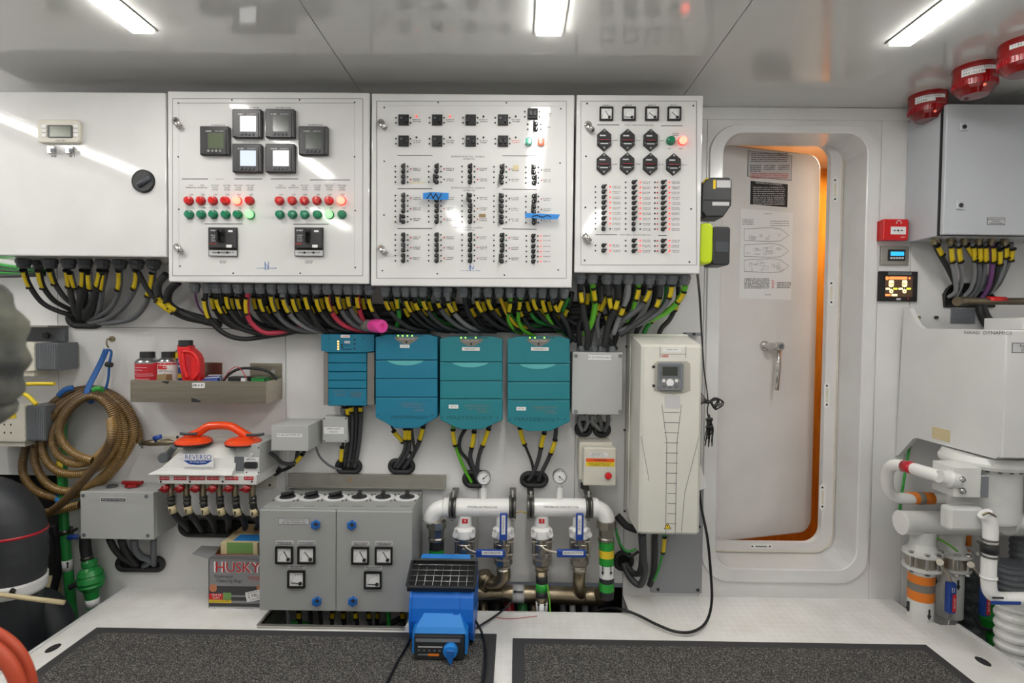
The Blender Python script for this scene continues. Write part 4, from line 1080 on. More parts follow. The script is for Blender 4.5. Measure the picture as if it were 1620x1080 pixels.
# red bottle with handle
y = 2.37; zf = TZ+th
q = lambda px, py: (Q(px, py, y).x, Q(px, py, y).z)
t = thing('bottle', 'red plastic jug with moulded handle and black cap standing in the tray', 'bottle', (Q(302,590,y).x, y, zf))
out = [q(*p) for p in ((304,546),(304,550),(309,554),(314,559),(318,567),(319.5,580),(319.5,602),(319,636),(293,636),(292,602),(288,580),(285,565),(283.5,553),(283.5,546))]
out = [(a, max(b2, zf)) for a, b2 in reversed(out)]
hole_ = [q(*p) for p in reversed([(293,562),(300,562),(306,568),(308,580),(307,592),(302,598),(297,592),(293,578),(291,568)])]
mb = MB('red_bottle'); mb.prism(out, y-.022, y+.022, ch=.010, chseg=3, sm=False)
mb.tube(smooth([Q(289,556,y-.022), Q(300,556,y-.025), Q(309,562,y-.027), (Q(314,575,y-.028)), Q(313,590,y-.026), Q(306,600,y-.024)], 5), .0085, 10)
mb.tube(smooth([Q(289,556,y-.022), Q(290,570,y-.026), Q(292,585,y-.026), Q(297,598,y-.024)], 5), .007, 10)
mb.build('bottle_body', t)
MB('can_red').prism(rr(Q(293,580,y).x, Q(307,580,y).x, Q(300,597,y).z, Q(300,563,y).z, .014, 5), y-.0235, y-.022).build('grip_recess', t)
c = Q(294, 546, y); MB('dark_plastic').lathe([(.028, -.003), (.028, .019), (.026, .022), (0, .022)], (c.x, y, c.z), (0,0,1), 24).build('cap', t)
c = Q(259, 596, 2.335); MB('cardboard').box(c.x-.02, c.x+.02, 2.32, 2.36, TZ+th, Q(259,592,2.335).z, bev=.001).build('cardboard_scrap', None, label='small tan cardboard piece in the tray in front of the spray cans', cat='cardboard')
mb = MB('label_grey'); yy = 2.37
for k in range(4):
    a, b2 = Q(322+k*3, 599-k*2.2, yy+k*.01), Q(346+k*1.5, 597-k*1.6, yy+k*.01)
    mb.cyl(a-Vector((0,0,.012)), b2-Vector((0,0,.012)), .012, None, 12, ('handle_blue','label_grey','handle_blue','label_grey')[k])
mb.build('battery_bundle', None, label='bundle of blue and silver cylinders lying in the steel tray', cat='batteries')
MB('rubber').tube(smooth([Q(*p, 2.40) for p in ((352,604),(362,592),(380,583),(405,583),(425,588),(438,600))], 6), .006, 8).build('tray_hose', None, label='black hose arching inside the right half of the steel tray', cat='hose')
MB('can_red').tube(smooth([Q(*p, 2.36) for p in ((354,600),(362,588),(373,580),(382,585),(390,598))], 6), .0018, 6).box(Q(382,600,2.35).x, Q(389,600,2.35).x, 2.345, 2.36, Q(385,604,2.35).z, Q(385,598,2.35).z, 'label_white').build('red_lead', None, label='thin red wire loop with white connector in the tray', cat='wire')
mb = MB('green_lamp')
for a, b2, c_, d in ((362,596,390,604),(398,597,421,606)): 
    x0_, x1_, z0_, z1_ = rect(a, b2, c_, d, 2.37); mb.box(x0_, x1_, 2.36, 2.42, z0_-.03, z1_, 'rubber' if a < 370 else 'green_pipe', bev=.003)
mb.build('scouring_pads', None, label='dark green pads lying at the right end of the tray', cat='pads')
# --- oil change pump
yp = 2.25
cx0, cx1, cz0, cz1 = rect(250, 750, 406, 766, yp)
t = thing('oil_change_pump', 'white wall-mounted oil change pump with six red knobs and a blue logo', 'pump', ((cx0+cx1)/2, WALL, cz0))
mb = MB('beige').box(Q(262,700,WALL).x, Q(437,700,WALL).x, WALL-.012, WALL, Q(350,770,WALL).z, Q(350,690,WALL).z, bev=.002)
for px, py in ((281,691),(426,693),(427,767)): mb.disc(px, py, WALL-.012, 2, .003, 'ink')
mb.build('mounting_plate', t)
mb = MB('pvc').box(cx0, cx1, yp, WALL-.012, cz0, cz1, bev=.003)
for a, b2 in ((252.5,268),(275,295),(299,324.5),(327.5,347),(356,377),(386,401)): mb.plate(a, 753.5, b2, 759, yp, .0008, 'can_red'); mb.squig((a+b2)/2, 756.2, yp-.0009, b2-a-3, 2, 'label_white')
for px in (254.5, 300.5, 352.5, 398.5): mb.disc(px, 761.5, yp, 1.6, .002, 'ink')
mb.build('manifold_block', t)
zt = Q(340, 702, 2.33).z; zs_ = cz1
prof = [(WALL-.012, zs_), (WALL-.012, zt), (2.40, zt), (2.35, zt), (2.31, zt-.014), (2.275, zt-.045), (2.262, zt-.085), (2.242, zs_+.012), (2.235, zs_), ]
xl, xr_ = Q(282, 720, 2.27).x, Q(373, 720, 2.27).x
mb = MB('pvc')
lo = [(xl-.105*((zt-z)/(zt-zs_))**2.2, a, z) for a, z in prof]; hi = [(xr_, a, z) for a, z in prof]
mb.strip([lo, hi], sm=False, cap0=True, cap1=True)
mb.build('pump_cover', t)
x0, x1, z0, z1 = rect(373, 702, 411, 749, 2.27)
mb = MB('grey_box').box(x0, x1, 2.27, WALL-.012, z0, z1, bev=.002); mb.plate(387, 723, 410, 749, 2.27, .002, 'label_white'); mb.plate(388, 730, 408, 740, 2.268, .010, 'dark_plastic', r=2); mb.plate(371, 722, 386, 745, 2.27, .001, 'grey_dark')
mb.disc(398, 719, 2.27, 3.2, .006, 'label_grey'); mb.squig(398, 726.5, 2.267, 15, 2, 'ink')
for px, py in ((409,708),(409,747),(390,747)): mb.disc(px, py, 2.268, 1.2, .001, 'ink')
mb.build('switch_module', t)
mb = MB('paper').plate(290, 718, 338, 741, 2.255, .0008)
q4 = [Q(*p, 2.254) for p in ((290,728),(336,728),(326,734),(313,735),(300,734))]; mb.prism([(p.x, p.z) for p in reversed(q4)], 2.2535, 2.2545, 'handle_blue')
mb.text('REVERSO', 313.5, 723.3, 2.2535, 8, 'handle_blue', .93); mb.text('Oil Change System', 313, 730.5, 2.2528, 3, 'paper', .8); mb.line(292, 739, 336, 739, 2.2538, .6)
mb.build('logo_label', t)
# six valve knobs and their hoses
wall_slot(347, 832, 62, 14, 'long rubber lined wall opening under the oil pump', 4)
for i, (px, hx, ex) in enumerate(((263,272,300),(286,297,320),(311,323,341),(338,349,362),(364,374,388),(391,401,404))):
    c = Q(px, 772, 2.265)
    mb = MB('siren'); mb.lathe([(.013, 0), (.017, -.004), (.016, -.014), (.010, -.018)], c, (0,1,0), 10)
    mb.tube([c+Vector((-.028,-.008,-.006)), c+Vector((0,-.012,0)), c+Vector((.018,-.012,.006))], .006, 8, rad=lambda i: (.003,.009,.006)[i]); mb.build('valve_knob', t)
    xx = Q(hx-2, 780, 2.30).x; zt_ = cz0; zb2 = Q(hx, 786, 2.30).z
    MB('bronze').cyl((xx, 2.30, zt_), (xx, 2.30, zb2), .013).build('outlet_nipple', t)
    o = MB('rubber').tube(smooth([Q(hx-1,784,2.30), Q(hx,800,2.30), Q(hx+4,812,2.31), Q(hx+12,822,2.34), Q(ex,838,2.46)], 6), 5.2*S(2.3), 12).build('pump_hose', None, label='black rubber hose under the oil pump, %s of the six' % ORD[i], cat='hose', group='six hoses under the oil pump')
    mb = MB('band_steel')
    for py in (788, 794.5): mb.tube([Q(hx-1, py-1.5, 2.30), Q(hx-.8, py+1.5, 2.30)], 5.9*S(2.3), 12, sm=True); mb.tube([Q(hx-7, py+1, 2.28), Q(hx-3, py, 2.278)], .003, 6)
    mb.build('hose_clamp', o)
    ca, cb = Q(hx-.2, 799.5+i, 2.30), Q(hx+2.5, 811+i, 2.302)
    mb = MB('tape_cream').tube([ca, cb], 5.7*S(2.3), 12)
    m_ = ca.lerp(cb, .5); mb.prism([(m_.x+.003, m_.z), (m_.x, m_.z+.010), (m_.x-.005, m_.z), ], 2.283, 2.2845, 'ink'); mb.box(m_.x-.0025, m_.x+.001, 2.283, 2.2845, m_.z-.011, m_.z, 'ink')
    mb.build('arrow_label', o)
# double suction lifter on top of the pump
ys = 2.335
t = thing('suction_lifter', 'bright orange double suction cup lifter lying on top of the oil pump', 'suction lifter', (Q(349,700,ys).x, ys, zt+.001))
def disc_pt(px, py): return Q(px, py, ys-.05)
for px, s in ((311, -1), (389, 1)):
    c = Q(px, 702, ys); c.z = zt+.003
    MB('rubber').lathe([(.055, 0), (.07, .001), (.07, .006), (.06, .008)], c+Vector((0,-.02,-.002)), Vector((s*.0,0,1)), 28).build('rubber_cup', t)
    MB('orange').lathe([(.068, .006), (.072, .010), (.070, .018), (.060, .026), (.045, .032), (0, .036)], c+Vector((0,-.02,-.002)), (0,0,1), 28).build('cup_plate', t)
    a, b2 = (Q(285,685,ys-.06), Q(312,686,ys-.05)) if s < 0 else (Q(417,686,ys-.06), Q(390,688,ys-.05))
    MB('grip_grey').tube(smooth([a, a.lerp(b2, .3)+Vector((0,0,-.003)), b2], 4), .006, 8, flat=.8).build('release_lever', t)
mb = MB('orange')
pz = zt+.03
mb.tube(smooth([(Q(300,690,ys).x, ys-.02, pz), (Q(318,684,ys).x, ys-.02, pz+.02), (Q(332,676,ys).x, ys-.02, pz+.044), (Q(345,676,ys).x, ys-.02, pz+.05), (Q(360,676,ys).x, ys-.02, pz+.05), (Q(372,677,ys).x, ys-.02, pz+.044), (Q(388,685,ys).x, ys-.02, pz+.02), (Q(402,690,ys).x, ys-.02, pz)], 6), .017, 12, flat=1.1)
mb.build('handle', t)
# --- grey valve box
yb = 2.31
x0, x1, z0, z1 = rect(127, 778, 243, 853, yb)
t = thing('valve_junction_box', 'light grey box with red knob on top, beside the green pipe', 'junction box', ((x0+x1)/2, WALL, z0))
MB('grey_box').box(x0, x1, yb+.018, WALL, z0+.004, z1-.003, bev=.003).build('box_body', t)
mb = MB('grey_box').box(x0, x1, yb, yb+.018, z0, z1, bev=.003)
for px, py in ((131.5,783.5),(231.5,785),(133,846),(234,847)): mb.disc(px, py, yb, 3, .002, 'grey_dark')
mb.plate(159, 787, 199, 793.5, yb, .001, 'label_white'); mb.plate(160, 787.8, 198.4, 792.8, yb-.001, .0006, 'ink'); mb.text('BILGE SUCTION VALVES', 179, 790.3, yb-.002, 2.6, 'paper', .9)
mb.build('lid', t)
c = QZ(210, 769, z1); mb = MB('siren').lathe([(.03, 0), (.028, .012), (.02, .016)], c, (0,0,1), 6, sm=False); mb.box(c.x-.045, c.x+.045, c.y-.008, c.y+.008, c.z+.008, c.z+.024, bev=.004); mb.build('selector_knob', t, label='red selector knob')
c = QZ(178, 769, z1); MB('gland_dark').lathe([(.022, 0), (.02, .006), (.008, .008)], c, (0,0,1), 16).build('knob_seat', t)
zb_ = z0
wall_slot(223, 891, 36, 9, 'oval rubber lined wall opening under the grey valve box', 4.5)
for i, (pts, m, r) in enumerate((([(173,852),(180,866),(190,878),(205,888),(214,893)], 'rubber', 5), ([(192,852),(197,868),(207,882),(218,893)], 'rubber', 5.5), ([(212,852),(214,868),(224,880),(238,886),(228,895)], 'grey_dark', 5.5), ([(243,852),(243,868),(243,882),(244,893)], 'grey_dark', 4.5))):
    cable(pts, 2.38, WALL-.004, r, m, '%s cable from the grey valve box to the oval opening, %s' % (('black','black','dark grey','dark grey')[i], ORD[i]), group='cables under the grey valve box')
# --- green pipe and valve in the bilge corner
y = 2.42
P = smooth([Q(*p, y) for p in ((97,640),(98,700),(99,760),(101,820),(104,860),(108,905),(112,945),(116,985),(118,1010))], 4)
t = thing('green_pipe', 'green vertical pipe behind the hose coil with white arrow label', 'pipe', P[-1])
MB('green_pipe').tube(P, 7*S(y), 16).build('pipe', t)
MB('carton_yellow').tube([Q(98,728,y), Q(98.5,752,y)], 7.3*S(y), 16).build('yellow_band', t)
MB('tape_blue').tube([Q(96,785,y), Q(97,797,y)], 7.6*S(y), 16).tube([Q(96,776,y), Q(96.5,781,y)], 7.4*S(y), 16).build('blue_band', t)
mb = MB('label_white').tube([Q(106,885,y), Q(107.5,902,y)], 7.3*S(y), 16); c = Q(107,893,y-.021); mb.prism([(c.x+.008,c.z+.004),(c.x,c.z+.014),(c.x-.008,c.z+.004)], c.y-.001, c.y, 'ink'); mb.box(c.x-.003, c.x+.003, c.y-.001, c.y, c.z-.014, c.z+.004, 'ink'); mb.build('arrow_label', t)
MB('band_steel').tube([Q(102,837,y), Q(102.5,844,y)], 8.4*S(y), 16).cyl(Q(111,842,y), Q(122,836,y), .006).cyl(Q(112,832,y), Q(114,846,y), .007).build('pipe_clamp', t)
MB('handle_blue').tube(smooth([Q(108,851,2.38), Q(115,849,2.37), Q(124,849,2.38)], 4), .011, 8, flat=.6).build('valve_lever', t)
y = 2.40
t = thing('green_valve', 'green painted filter valve standing beside the green pipe', 'valve', Q(145,955,y))
mb = MB('green_pipe'); a, b2 = Q(141,884,y), Q(146,948,y); d = (b2-a)
mb.lathe([(.020,0),(.030,.010),(.030,.026),(.026,.032),(.040,.044),(.048,.060),(.050,.064),(.044,.068),(.050,.078),(.053,.095),(.046,.108),(.050,.114),(.044,.124),(.030,.138),(.026,.168),(.026,.21)], a, d, 24)
mb.cyl(Q(133,918,y), Q(118,924,y-.01), .014); mb.build('valve_body', t)
MB('rubber').tube(smooth([Q(135,848,y), Q(135,866,y), Q(139,886,y)], 4), 8*S(y), 14).build('inlet_hose', t)
MB('band_steel').tube([Q(137,880,y), Q(138,884,y)], 9*S(y), 16).tube([Q(140,896,y), Q(141,900,y)], 10.5*S(y), 16).build('hose_clamp', t)
MB('dark_plastic').cyl(Q(127,920,y-.03), Q(111,929,y-.03), .013).build('lock_knob', t)
MB('label_white').tube([Q(146,946,y), Q(147,958,y)], 9.9*S(y), 16).build('arrow_label', t)
# --- black exhaust hoses
y = 2.12
P = smooth([Q(*p, y) for p in ((-110,800),(-60,797),(-16,800),(14,825),(20,870),(16,920),(12,980),(12,1060))], 8)
t = thing('exhaust_hose', 'thick black rubber hose bending down at the left edge', 'hose', P[-1])
MB('black_hose').tube(P, 46*S(y), 32, rad=lambda i: 46*S(y)*(1+.012*math.sin(i*2.1))).build('hose_body', t)
i0 = int(len(P)*.62)
c1_, c2_ = Q(22, 912, y), Q(20, 928, y)
P_ = smooth([Q(*p, y) for p in ((20,870),(16,920),(12,980))], 12)
ii = [k for k, p in enumerate(P_) if Q(20,932,y).z < p.z < Q(20,908,y).z]
mb = MB('label_white').tube([P_[k] for k in ii], 48.2*S(y), 32)
for px in (-12, 7, 28, 50):
    c = Q(px, 921-abs(px-24)*.14+4, y); yy = y-math.sqrt(max(.0001, (48.4*S(y))**2-(c.x-Q(16,920,y).x)**2))-.001
    mb.prism([(c.x+.009,c.z+.004),(c.x,c.z+.018),(c.x-.009,c.z+.004)], yy-.008, yy+.006, 'ink'); mb.box(c.x-.004, c.x+.004, yy-.008, yy+.006, c.z-.016, c.z+.004, 'ink')
mb.build('arrow_tape', t)
MB('can_red').tube([Q(19,838,y), Q(19,842,y)], 46.4*S(y), 32).build('red_stripe', t)
P = smooth([Q(*p, 2.3) for p in ((-40,1010),(20,985),(60,960),(88,1000),(92,1060))], 6)
MB('black_hose').tube(P, 30*S(2.3), 24).build('exhaust_hose', None, label='lower black hose lying in the bilge beyond the floor edge', cat='hose')
MB('tape_cream').tube([Q(62,926,2.5), Q(104,928,2.5)], 16*S(2.5), 20).build('taped_pipe', None, label='cream taped pipe crossing behind the thick black hose', cat='pipe')
MB('tape_cream').tube([Q(-20,938,2.0), Q(102,953,2.05)], 4*S(2.0), 10).build('steel_rod', None, label='thin tan rod lying across the black hoses', cat='rod')
MB('rubber').tube(smooth([Q(*p, 2.45) for p in ((84,830),(92,860),(92,900),(80,950),(70,985))], 5), 6*S(2.4), 10).build('bilge_hose', None, label='thin black hose running down between thick hose and green pipe', cat='hose')
mb = MB('bilge').box(-2.6, -1.95, 2.56, 2.73, -.5, .55, bev=.02); mb.build('dark_box', None, label='dark box filling the dark space under the left wall', cat='filler')  # plain dark box added to fill the dark space below the wall
# --- out of focus things close to the camera
y = .62
e_ = Q(-120, 440, y); f_ = Q(-85, 675, y)
P = smooth([(-1.9, y-.1, e_.z+.12), (-1.3, y-.05, e_.z+.1), (e_.x-.15, y, e_.z+.06)]+[Q(*p, y) for p in ((-100,450),(-50,478),(-20,520),(-18,575),(-32,620),(-60,655))]+[(f_.x-.1, y, f_.z-.06), (-1.3, y-.05, f_.z-.1), (-1.9, y-.1, f_.z-.1)], 6)
MB('dirty_grey').tube(P, .034, 20, rad=lambda i: .034*(1+.1*math.sin(i*1.3))).build('insulated_pipe', None, label='blurred dirty grey insulated pipe at the left edge of the view', cat='pipe')
y = .85
t = MB('orange_hose').tube(smooth([Q(*p, y) for p in ((-60,985),(-15,997),(22,1022),(44,1060),(50,1110))]+[Q(40,1200,y), (Q(20,1300,y).x, y, .014)], 6), 9*S(y), 14).build('orange_hose', None, label='blurred orange hose at lower left corner, the outer bend', cat='hose')
MB('orange_hose').tube(smooth([Q(*p, y-.03) for p in ((-50,1010),(-10,1026),(14,1050),(28,1080),(34,1120))]+[Q(24,1200,y), (Q(0,1300,y).x, y, .014)], 6), 11*S(y), 14).build('orange_hose', None, label='blurred orange hose at lower left corner, the inner bend', cat='hose')
# ================================================================ chargers
def slot_cables(rows, y0, y1, what, group):
    for i, (m, r, pts, tg) in enumerate(rows):
        cable(pts, y0, y1, r, m, '%s %scable %s, %s' % (NM[m], 'yellow tagged ' if tg else '', what, ORD[i]), tags=tg, group=group, tagr=3.4)
yc = 2.335
def charger(a, b2, ztop, zside, zbot, grooves, m, label, texts, led):
    mb = MB(m); cx_ = (a+b2)/2; w = b2-a
    t = thing('battery_charger', label, 'battery charger', (Q(cx_,600,WALL).x, WALL, Q(cx_, zbot, yc).z))
    pz = lambda px, py: (Q(px, py, yc).x, Q(px, py, yc).z)
    bounds = [ztop]+grooves+[zbot]
    for i in range(len(bounds)-1):
        u, v = bounds[i], bounds[i+1]-.9
        if i == 0: o = [pz(*p) for p in ((b2, u+4), (b2-w*.16, u), (a+w*.16, u), (a, u+4), (a, v), (b2, v))]
        elif i == len(bounds)-2: o = [pz(*p) for p in ((b2, u), (a, u), (a, zside), (a+w*.32, zbot), (b2-w*.32, zbot), (b2, zside))]
        else: o = [pz(*p) for p in ((b2, u), (a, u), (a, v), (b2, v))]
        mb.prism(o, yc, yc+.05, ch=.0032, chseg=2)
    o = [pz(*p) for p in ((b2-1, ztop+5), (b2-w*.16, ztop+1), (a+w*.16, ztop+1), (a+1, ztop+5), (a+1, zside-1), (a+w*.32, zbot-1), (b2-w*.32, zbot-1), (b2-1, zside-1))]
    mb.prism(o, yc+.006, WALL, 'teal_ink')
    mb.build('casing', t)
    for px, py in ((a+4, zside-3), (b2-9, zside-3)): pass
    g0 = grooves[0]; N_ = 12; hi, lo = [], []
    x0_, x1_ = a+w*.19, b2-w*.22
    for k in range(N_+1):
        q = k/N_; px = x0_+(x1_-x0_)*q; hi.append(pz(px, g0+.3)); lo.append(pz(px, g0+.5+7.5*math.sin(PI*q)**.7))
    MB('teal_light').prism(list(reversed(hi))+lo, yc-.0012, yc+.001).build('handle_recess', t)
    c0 = a+w*.5
    mb = MB('taupe').prism([pz(*p) for p in ((c0+19, ztop+4), (c0-19, ztop+4), (c0-16, ztop+9), (c0-5, ztop+15), (c0+5, ztop+15), (c0+16, ztop+9))], yc-.001, yc+.001)
    mb.squig(c0, ztop+7, yc-.0012, 24, 2, 'label_grey'); mb.disc(c0, ztop+12, yc-.001, 1.8, .001, 'ink')
    mb.line(c0-18, ztop+2, c0+26, ztop+2, yc-.0005, 1, 'ink'); mb.build('display_strip', t)
    for dx in led: 
        MB('led_green').disc(c0+dx, ztop+2, yc-.001, 1.25, .002, seg=8).build('status_light', t)
    ink = MB('taupe')
    for s, px, py, h, mm, sx in texts: ink.text(s, px, py, yc-.0008, h, mm, sx)
    for px in (a+4, b2-8): ink.disc(px, zside-4, yc, 1.4, .001, 'teal_ink')
    ink.build('lettering', t)
    return t
t = charger(594, 692, 529, 660, 677.5, [570, 599.5, 629], 'teal_b', 'blue-green battery charger with curved top, leftmost of the three large ones',
    [('CHARGEMASTER PLUS', 652, 639, 3, 'gland', .95), ('COMBI CHARGER 3 BANK', 652, 643.5, 2, 'gland', .95), ('24/60-3', 663, 648.5, 3.8, 'gland', 1), ('MASTERVOLT', 648, 660, 5.2, 'teal_ink', 1.3)], (-13, -6, 1.5, 9))
MB('label_white').plate(633, 545, 648, 550, yc, .002).squig(640.5, 547.5, yc-.0022, 11, 2, 'ink').build('label_strip', t)
t = charger(696, 795, 532, 664, 679, [573, 603, 631.5], 'teal', 'teal battery charger with curved top, middle of the three large ones',
    [('CHARGEMASTER PLUS', 754, 642, 3, 'taupe', .95), ('COMBI CHARGER 3 BANK', 754, 646.5, 2, 'taupe', .95), ('24/100-3', 765, 651, 3.6, 'taupe', 1), ('MASTERVOLT', 743, 661, 5.6, 'teal_ink', 1.5)], (-16, -9, 7))
mb = MB('label_white').plate(731, 549, 759, 554.5, yc, .002); mb.text('MAIN BAT 1', 745, 551.8, yc-.0024, 2.6, 'ink'); mb.build('label_strip', t); mb = MB('label_white'); mb.plate(710, 640, 725, 646, yc, .002); mb.text('BC 02', 717.5, 643, yc-.0024, 2.6, 'ink'); mb.build('label_strip', t)
t = charger(803, 901.5, 532, 667, 682, [575.5, 604.5, 633], 'teal', 'teal battery charger with curved top, rightmost of the three large ones',
    [('CHARGEMASTER PLUS', 862, 644.5, 3, 'taupe', .95), ('COMBI CHARGER 3 BANK', 862, 649, 2, 'taupe', .95), ('24/100-3', 872, 653, 3.6, 'taupe', 1), ('MASTERVOLT', 850, 663.5, 5.6, 'teal_ink', 1.5)], (-14, -6, 9))
mb = MB('label_white').plate(840, 549, 868, 554.5, yc, .002); mb.text('MAIN BAT 2', 854, 551.8, yc-.0024, 2.6, 'ink'); mb.build('label_strip', t); mb = MB('label_white'); mb.plate(817, 643.5, 832, 649, yc, .002); mb.text('BC 03', 824.5, 646.2, yc-.0024, 2.6, 'ink'); mb.build('label_strip', t)
# small charger with side heat sinks
y = 2.36
t = thing('battery_charger', 'small teal battery charger with grey side heat sinks, left of the large ones', 'battery charger', (Q(550,600,WALL).x, WALL, Q(550,643,y).z))
pz = lambda px, py: (Q(px, py, y).x, Q(px, py, y).z)
mb = MB('teal_b').prism([pz(*p) for p in ((592.5,528.5),(508,528.5),(508.5,554),(519,557.5),(580,557.5),(592.5,555))], y-.004, WALL-.01, ch=.002)
b0 = [558.5, 574.5, 588.5, 602, 615, 642.5]
for u, v in zip(b0, b0[1:]): mb.prism([pz(*p) for p in ((580,u),(519,u),(519,v-.8),(580,v-.8))], y, y+.04, ch=.0025)
for px, py in ((521,535),(575,535),(522.5,636),(576,635)): mb.disc(px, py, y-(.004 if py < 540 else 0), 1.3, .001, 'teal_ink')
mb.prism([pz(*p) for p in ((579,559),(520,559),(520,641),(579,641))], y+.01, WALL-.01, 'teal_ink'); mb.build('casing', t)
for a, b2 in ((511, 518.5), (580.5, 592)):
    x0, x1, z0, z1 = rect(a, 557, b2, 641, y); MB('taupe').box(x0, x1, y+.004, WALL, z0, z1, bev=.002).build('heat_sink', t)
mb = MB('teal_b'); q = y-.005
for k, yy in enumerate((540, 544, 548, 552)): mb.disc(535, yy, q, 1.6, .001, 'led_amber', 8)
mb.plate(545, 539, 554, 543, q, .001, 'label_grey'); mb.squig(549, 546, q, 8, 1.6, 'ink'); mb.squig(548, 552.5, q, 16, 1.8, 'ink')
for px, py in ((541,545),(541,549),(561,537),(561,544),(561,551)): mb.disc(px, py, q, 1.5, .001, 'ink', 8)
mb.plate(539, 529.5, 553.5, 534, q, .001, 'label_white'); mb.squig(546, 531.7, q-.0012, 11, 2, 'ink_red')
mb.text('24/30-3', 538, 624.5, y-.001, 3.8, 'gland'); mb.squig(539, 619, y-.001, 22, 2, 'gland'); mb.squig(562.5, 620, y-.001, 18, 1.8, 'gland', 4, 2.6)
mb.build('control_lettering', t)
# openings and cables under the chargers
wall_slot(552, 737, 18, 9, 'oval rubber lined wall opening under the small charger', 4)
wall_slot(635.5, 737, 18, 9, 'oval rubber lined wall opening under the leftmost large charger', 4)
wall_slot(752, 757, 17, 11, 'oval rubber lined wall opening behind the left pressure gauge', 4)
wall_slot(845, 758, 19, 9.5, 'oval rubber lined wall opening under the rightmost large charger', 4)
slot_cables([('cable_black',3,[(549,642),(552,660),(552,690),(547,718),(545,738)],[(.05,.22)]), ('cable_dark',3.2,[(556,642),(558,664),(556,700),(551,740)],[(.03,.2)]), ('cable_black',3.2,[(563,642),(564,664),(562,700),(557,740)],[]), ('cable_dark',3.4,[(571,642),(571,664),(568,700),(562,740)],[(.03,.2)])],
    2.40, WALL-.004, 'under the small charger', 'cables under the small charger')
slot_cables([('cable_black',2,[(618,670),(625,684),(636,696),(644,708),(652,720)],[(.22,.55)]), ('cable_dark',3.2,[(642,676),(642,692),(640,712),(630,730),(624,738)],[(.08,.3)]), ('cable_dark',3.2,[(648,676),(648,692),(646,712),(636,730),(628,740)],[(.08,.3)]), ('cable_black',2.4,[(651,678),(654,700),(656,715),(648,730),(640,738)],[]), ('cable_dark',3.6,[(671,670),(666,690),(660,706),(648,728),(638,740)],[(.1,.34)])],
    2.39, WALL-.004, 'under the leftmost large charger', 'cables under the leftmost large charger')
slot_cables([('cable_lime',2.8,[(717,670),(718,692),(724,715),(733,738),(746,763)],[(.15,.38)]), ('cable_black',3,[(737,677),(728,694),(728,712),(740,728),(752,752)],[]), ('cable_dark',3.4,[(751,677),(748,700),(744,722),(750,742),(756,760)],[(.1,.34)]), ('cable_dark',3.4,[(775,672),(767,696),(758,720),(755,742),(757,760)],[(.12,.36)])],
    2.39, WALL-.004, 'under the middle large charger', 'cables under the middle large charger')
slot_cables([('cable_black',2.2,[(822,672),(826,692),(834,712),(841,730),(845,750)],[(.12,.38)]), ('cable_dark',3.4,[(862,680),(857,700),(853,722),(845,745),(836,760)],[(.1,.34)]), ('cable_dark',3.4,[(880,674),(877,700),(868,724),(858,745),(852,760)],[(.22,.44)])],
    2.39, WALL-.004, 'under the rightmost large charger', 'cables under the rightmost large charger')
# pink capped spray can lying in the cables
a, b2 = Q(578,514,2.36), Q(600,516,2.30)
t = thing('spray_can', 'spray can with bright pink cap lying among the cables above the chargers', 'spray can', (a+b2)/2)
MB('taupe').cyl(a, a.lerp(b2, .55), 9.5*S(2.33), None, 20).build('can_body', t)
mb = MB('pink'); d = (b2-a)*.45+Vector((.02,-.035,0)); mb.lathe([(9.8*S(2.33),0),(10.5*S(2.3),.006),(11*S(2.3),d.length*.8),(10*S(2.3),d.length),(4*S(2.3),d.length+.001),(3*S(2.3),d.length-.006),(0,d.length-.006)], a.lerp(b2,.55), d, 24); mb.build('cap', t)
# rail under the chargers
x0, x1, z0, z1 = rect(455, 750, 705, 771, 2.455)
mb = MB('alu').box(x0, x1, 2.455, WALL, z0, z1, bev=.001); mb.box(x0, x1, 2.45, 2.456, z1-.003, z1); mb.box(x0, x1, 2.44, WALL, z0, z0+.003)
c = Q(553, 759, 2.455); mb.disc(553, 759, 2.455, 3.4, .0006, 'cardboard', 9)
mb.build('metal_rail', None, label='dull metal rail along the wall above the grey switch cabinet', cat='rail')
# two small junction boxes
y = 2.30
x0, x1, z0, z1 = rect(429, 672.5, 488, 713, y)
t = thing('junction_box', 'pale grey junction box sticking out beside the oil pump, with printed label', 'junction box', ((x0+x1)/2, WALL, z0))
MB('grey_box').box(x0, x1, y+.03, WALL, z0, z1, bev=.002).build('box_body', t)
mb = MB('grey_box').box(x0, x1, y, y+.03, z0, z1, bev=.002); mb.text('M. BALLAST PUMP W/T', 458, 688, y-.0008, 3, 'ink', .85); mb.plate(438, 685.5, 478, 691, y, .0004, 'label_white'); mb.build('lid', t)
y = 2.405
x0, x1, z0, z1 = rect(510, 659, 550, 700, y)
t = thing('junction_box', 'small flat square junction box between pale box and charger cables', 'junction box', ((x0+x1)/2, WALL, z0))
MB('grey_box').box(x0, x1, y+.012, WALL, z0, z1, bev=.003).build('box_body', t)
mb = MB('grey_box').box(x0, x1, y, y+.012, z0, z1, bev=.004)
for px in (513, 547):
    for py in (662, 697): mb.disc(px, py, y, 1.3, .001, 'ink', 8)
mb.plate(512.5, 675.5, 544, 686, y, .0008, 'label_white'); mb.text('EMERG LIGHTS', 528, 678.3, y-.0014, 2.6, 'ink', .85); mb.text('PUMP W/T', 528, 683.3, y-.0014, 2.4, 'ink', .85); mb.build('lid', t)
place('cable_gland', gland_mesh(4.5), (Q(543,652,2.43).x, 2.43, Q(543,652,2.43).z+.02), t)
cable([(427,716),(436,722),(445,731),(458,734),(468,729),(471,712)], 2.33, 2.42, 3.2, 'cable_dark', 'dark cable looping from the oil pump to the pale junction box', group=None)
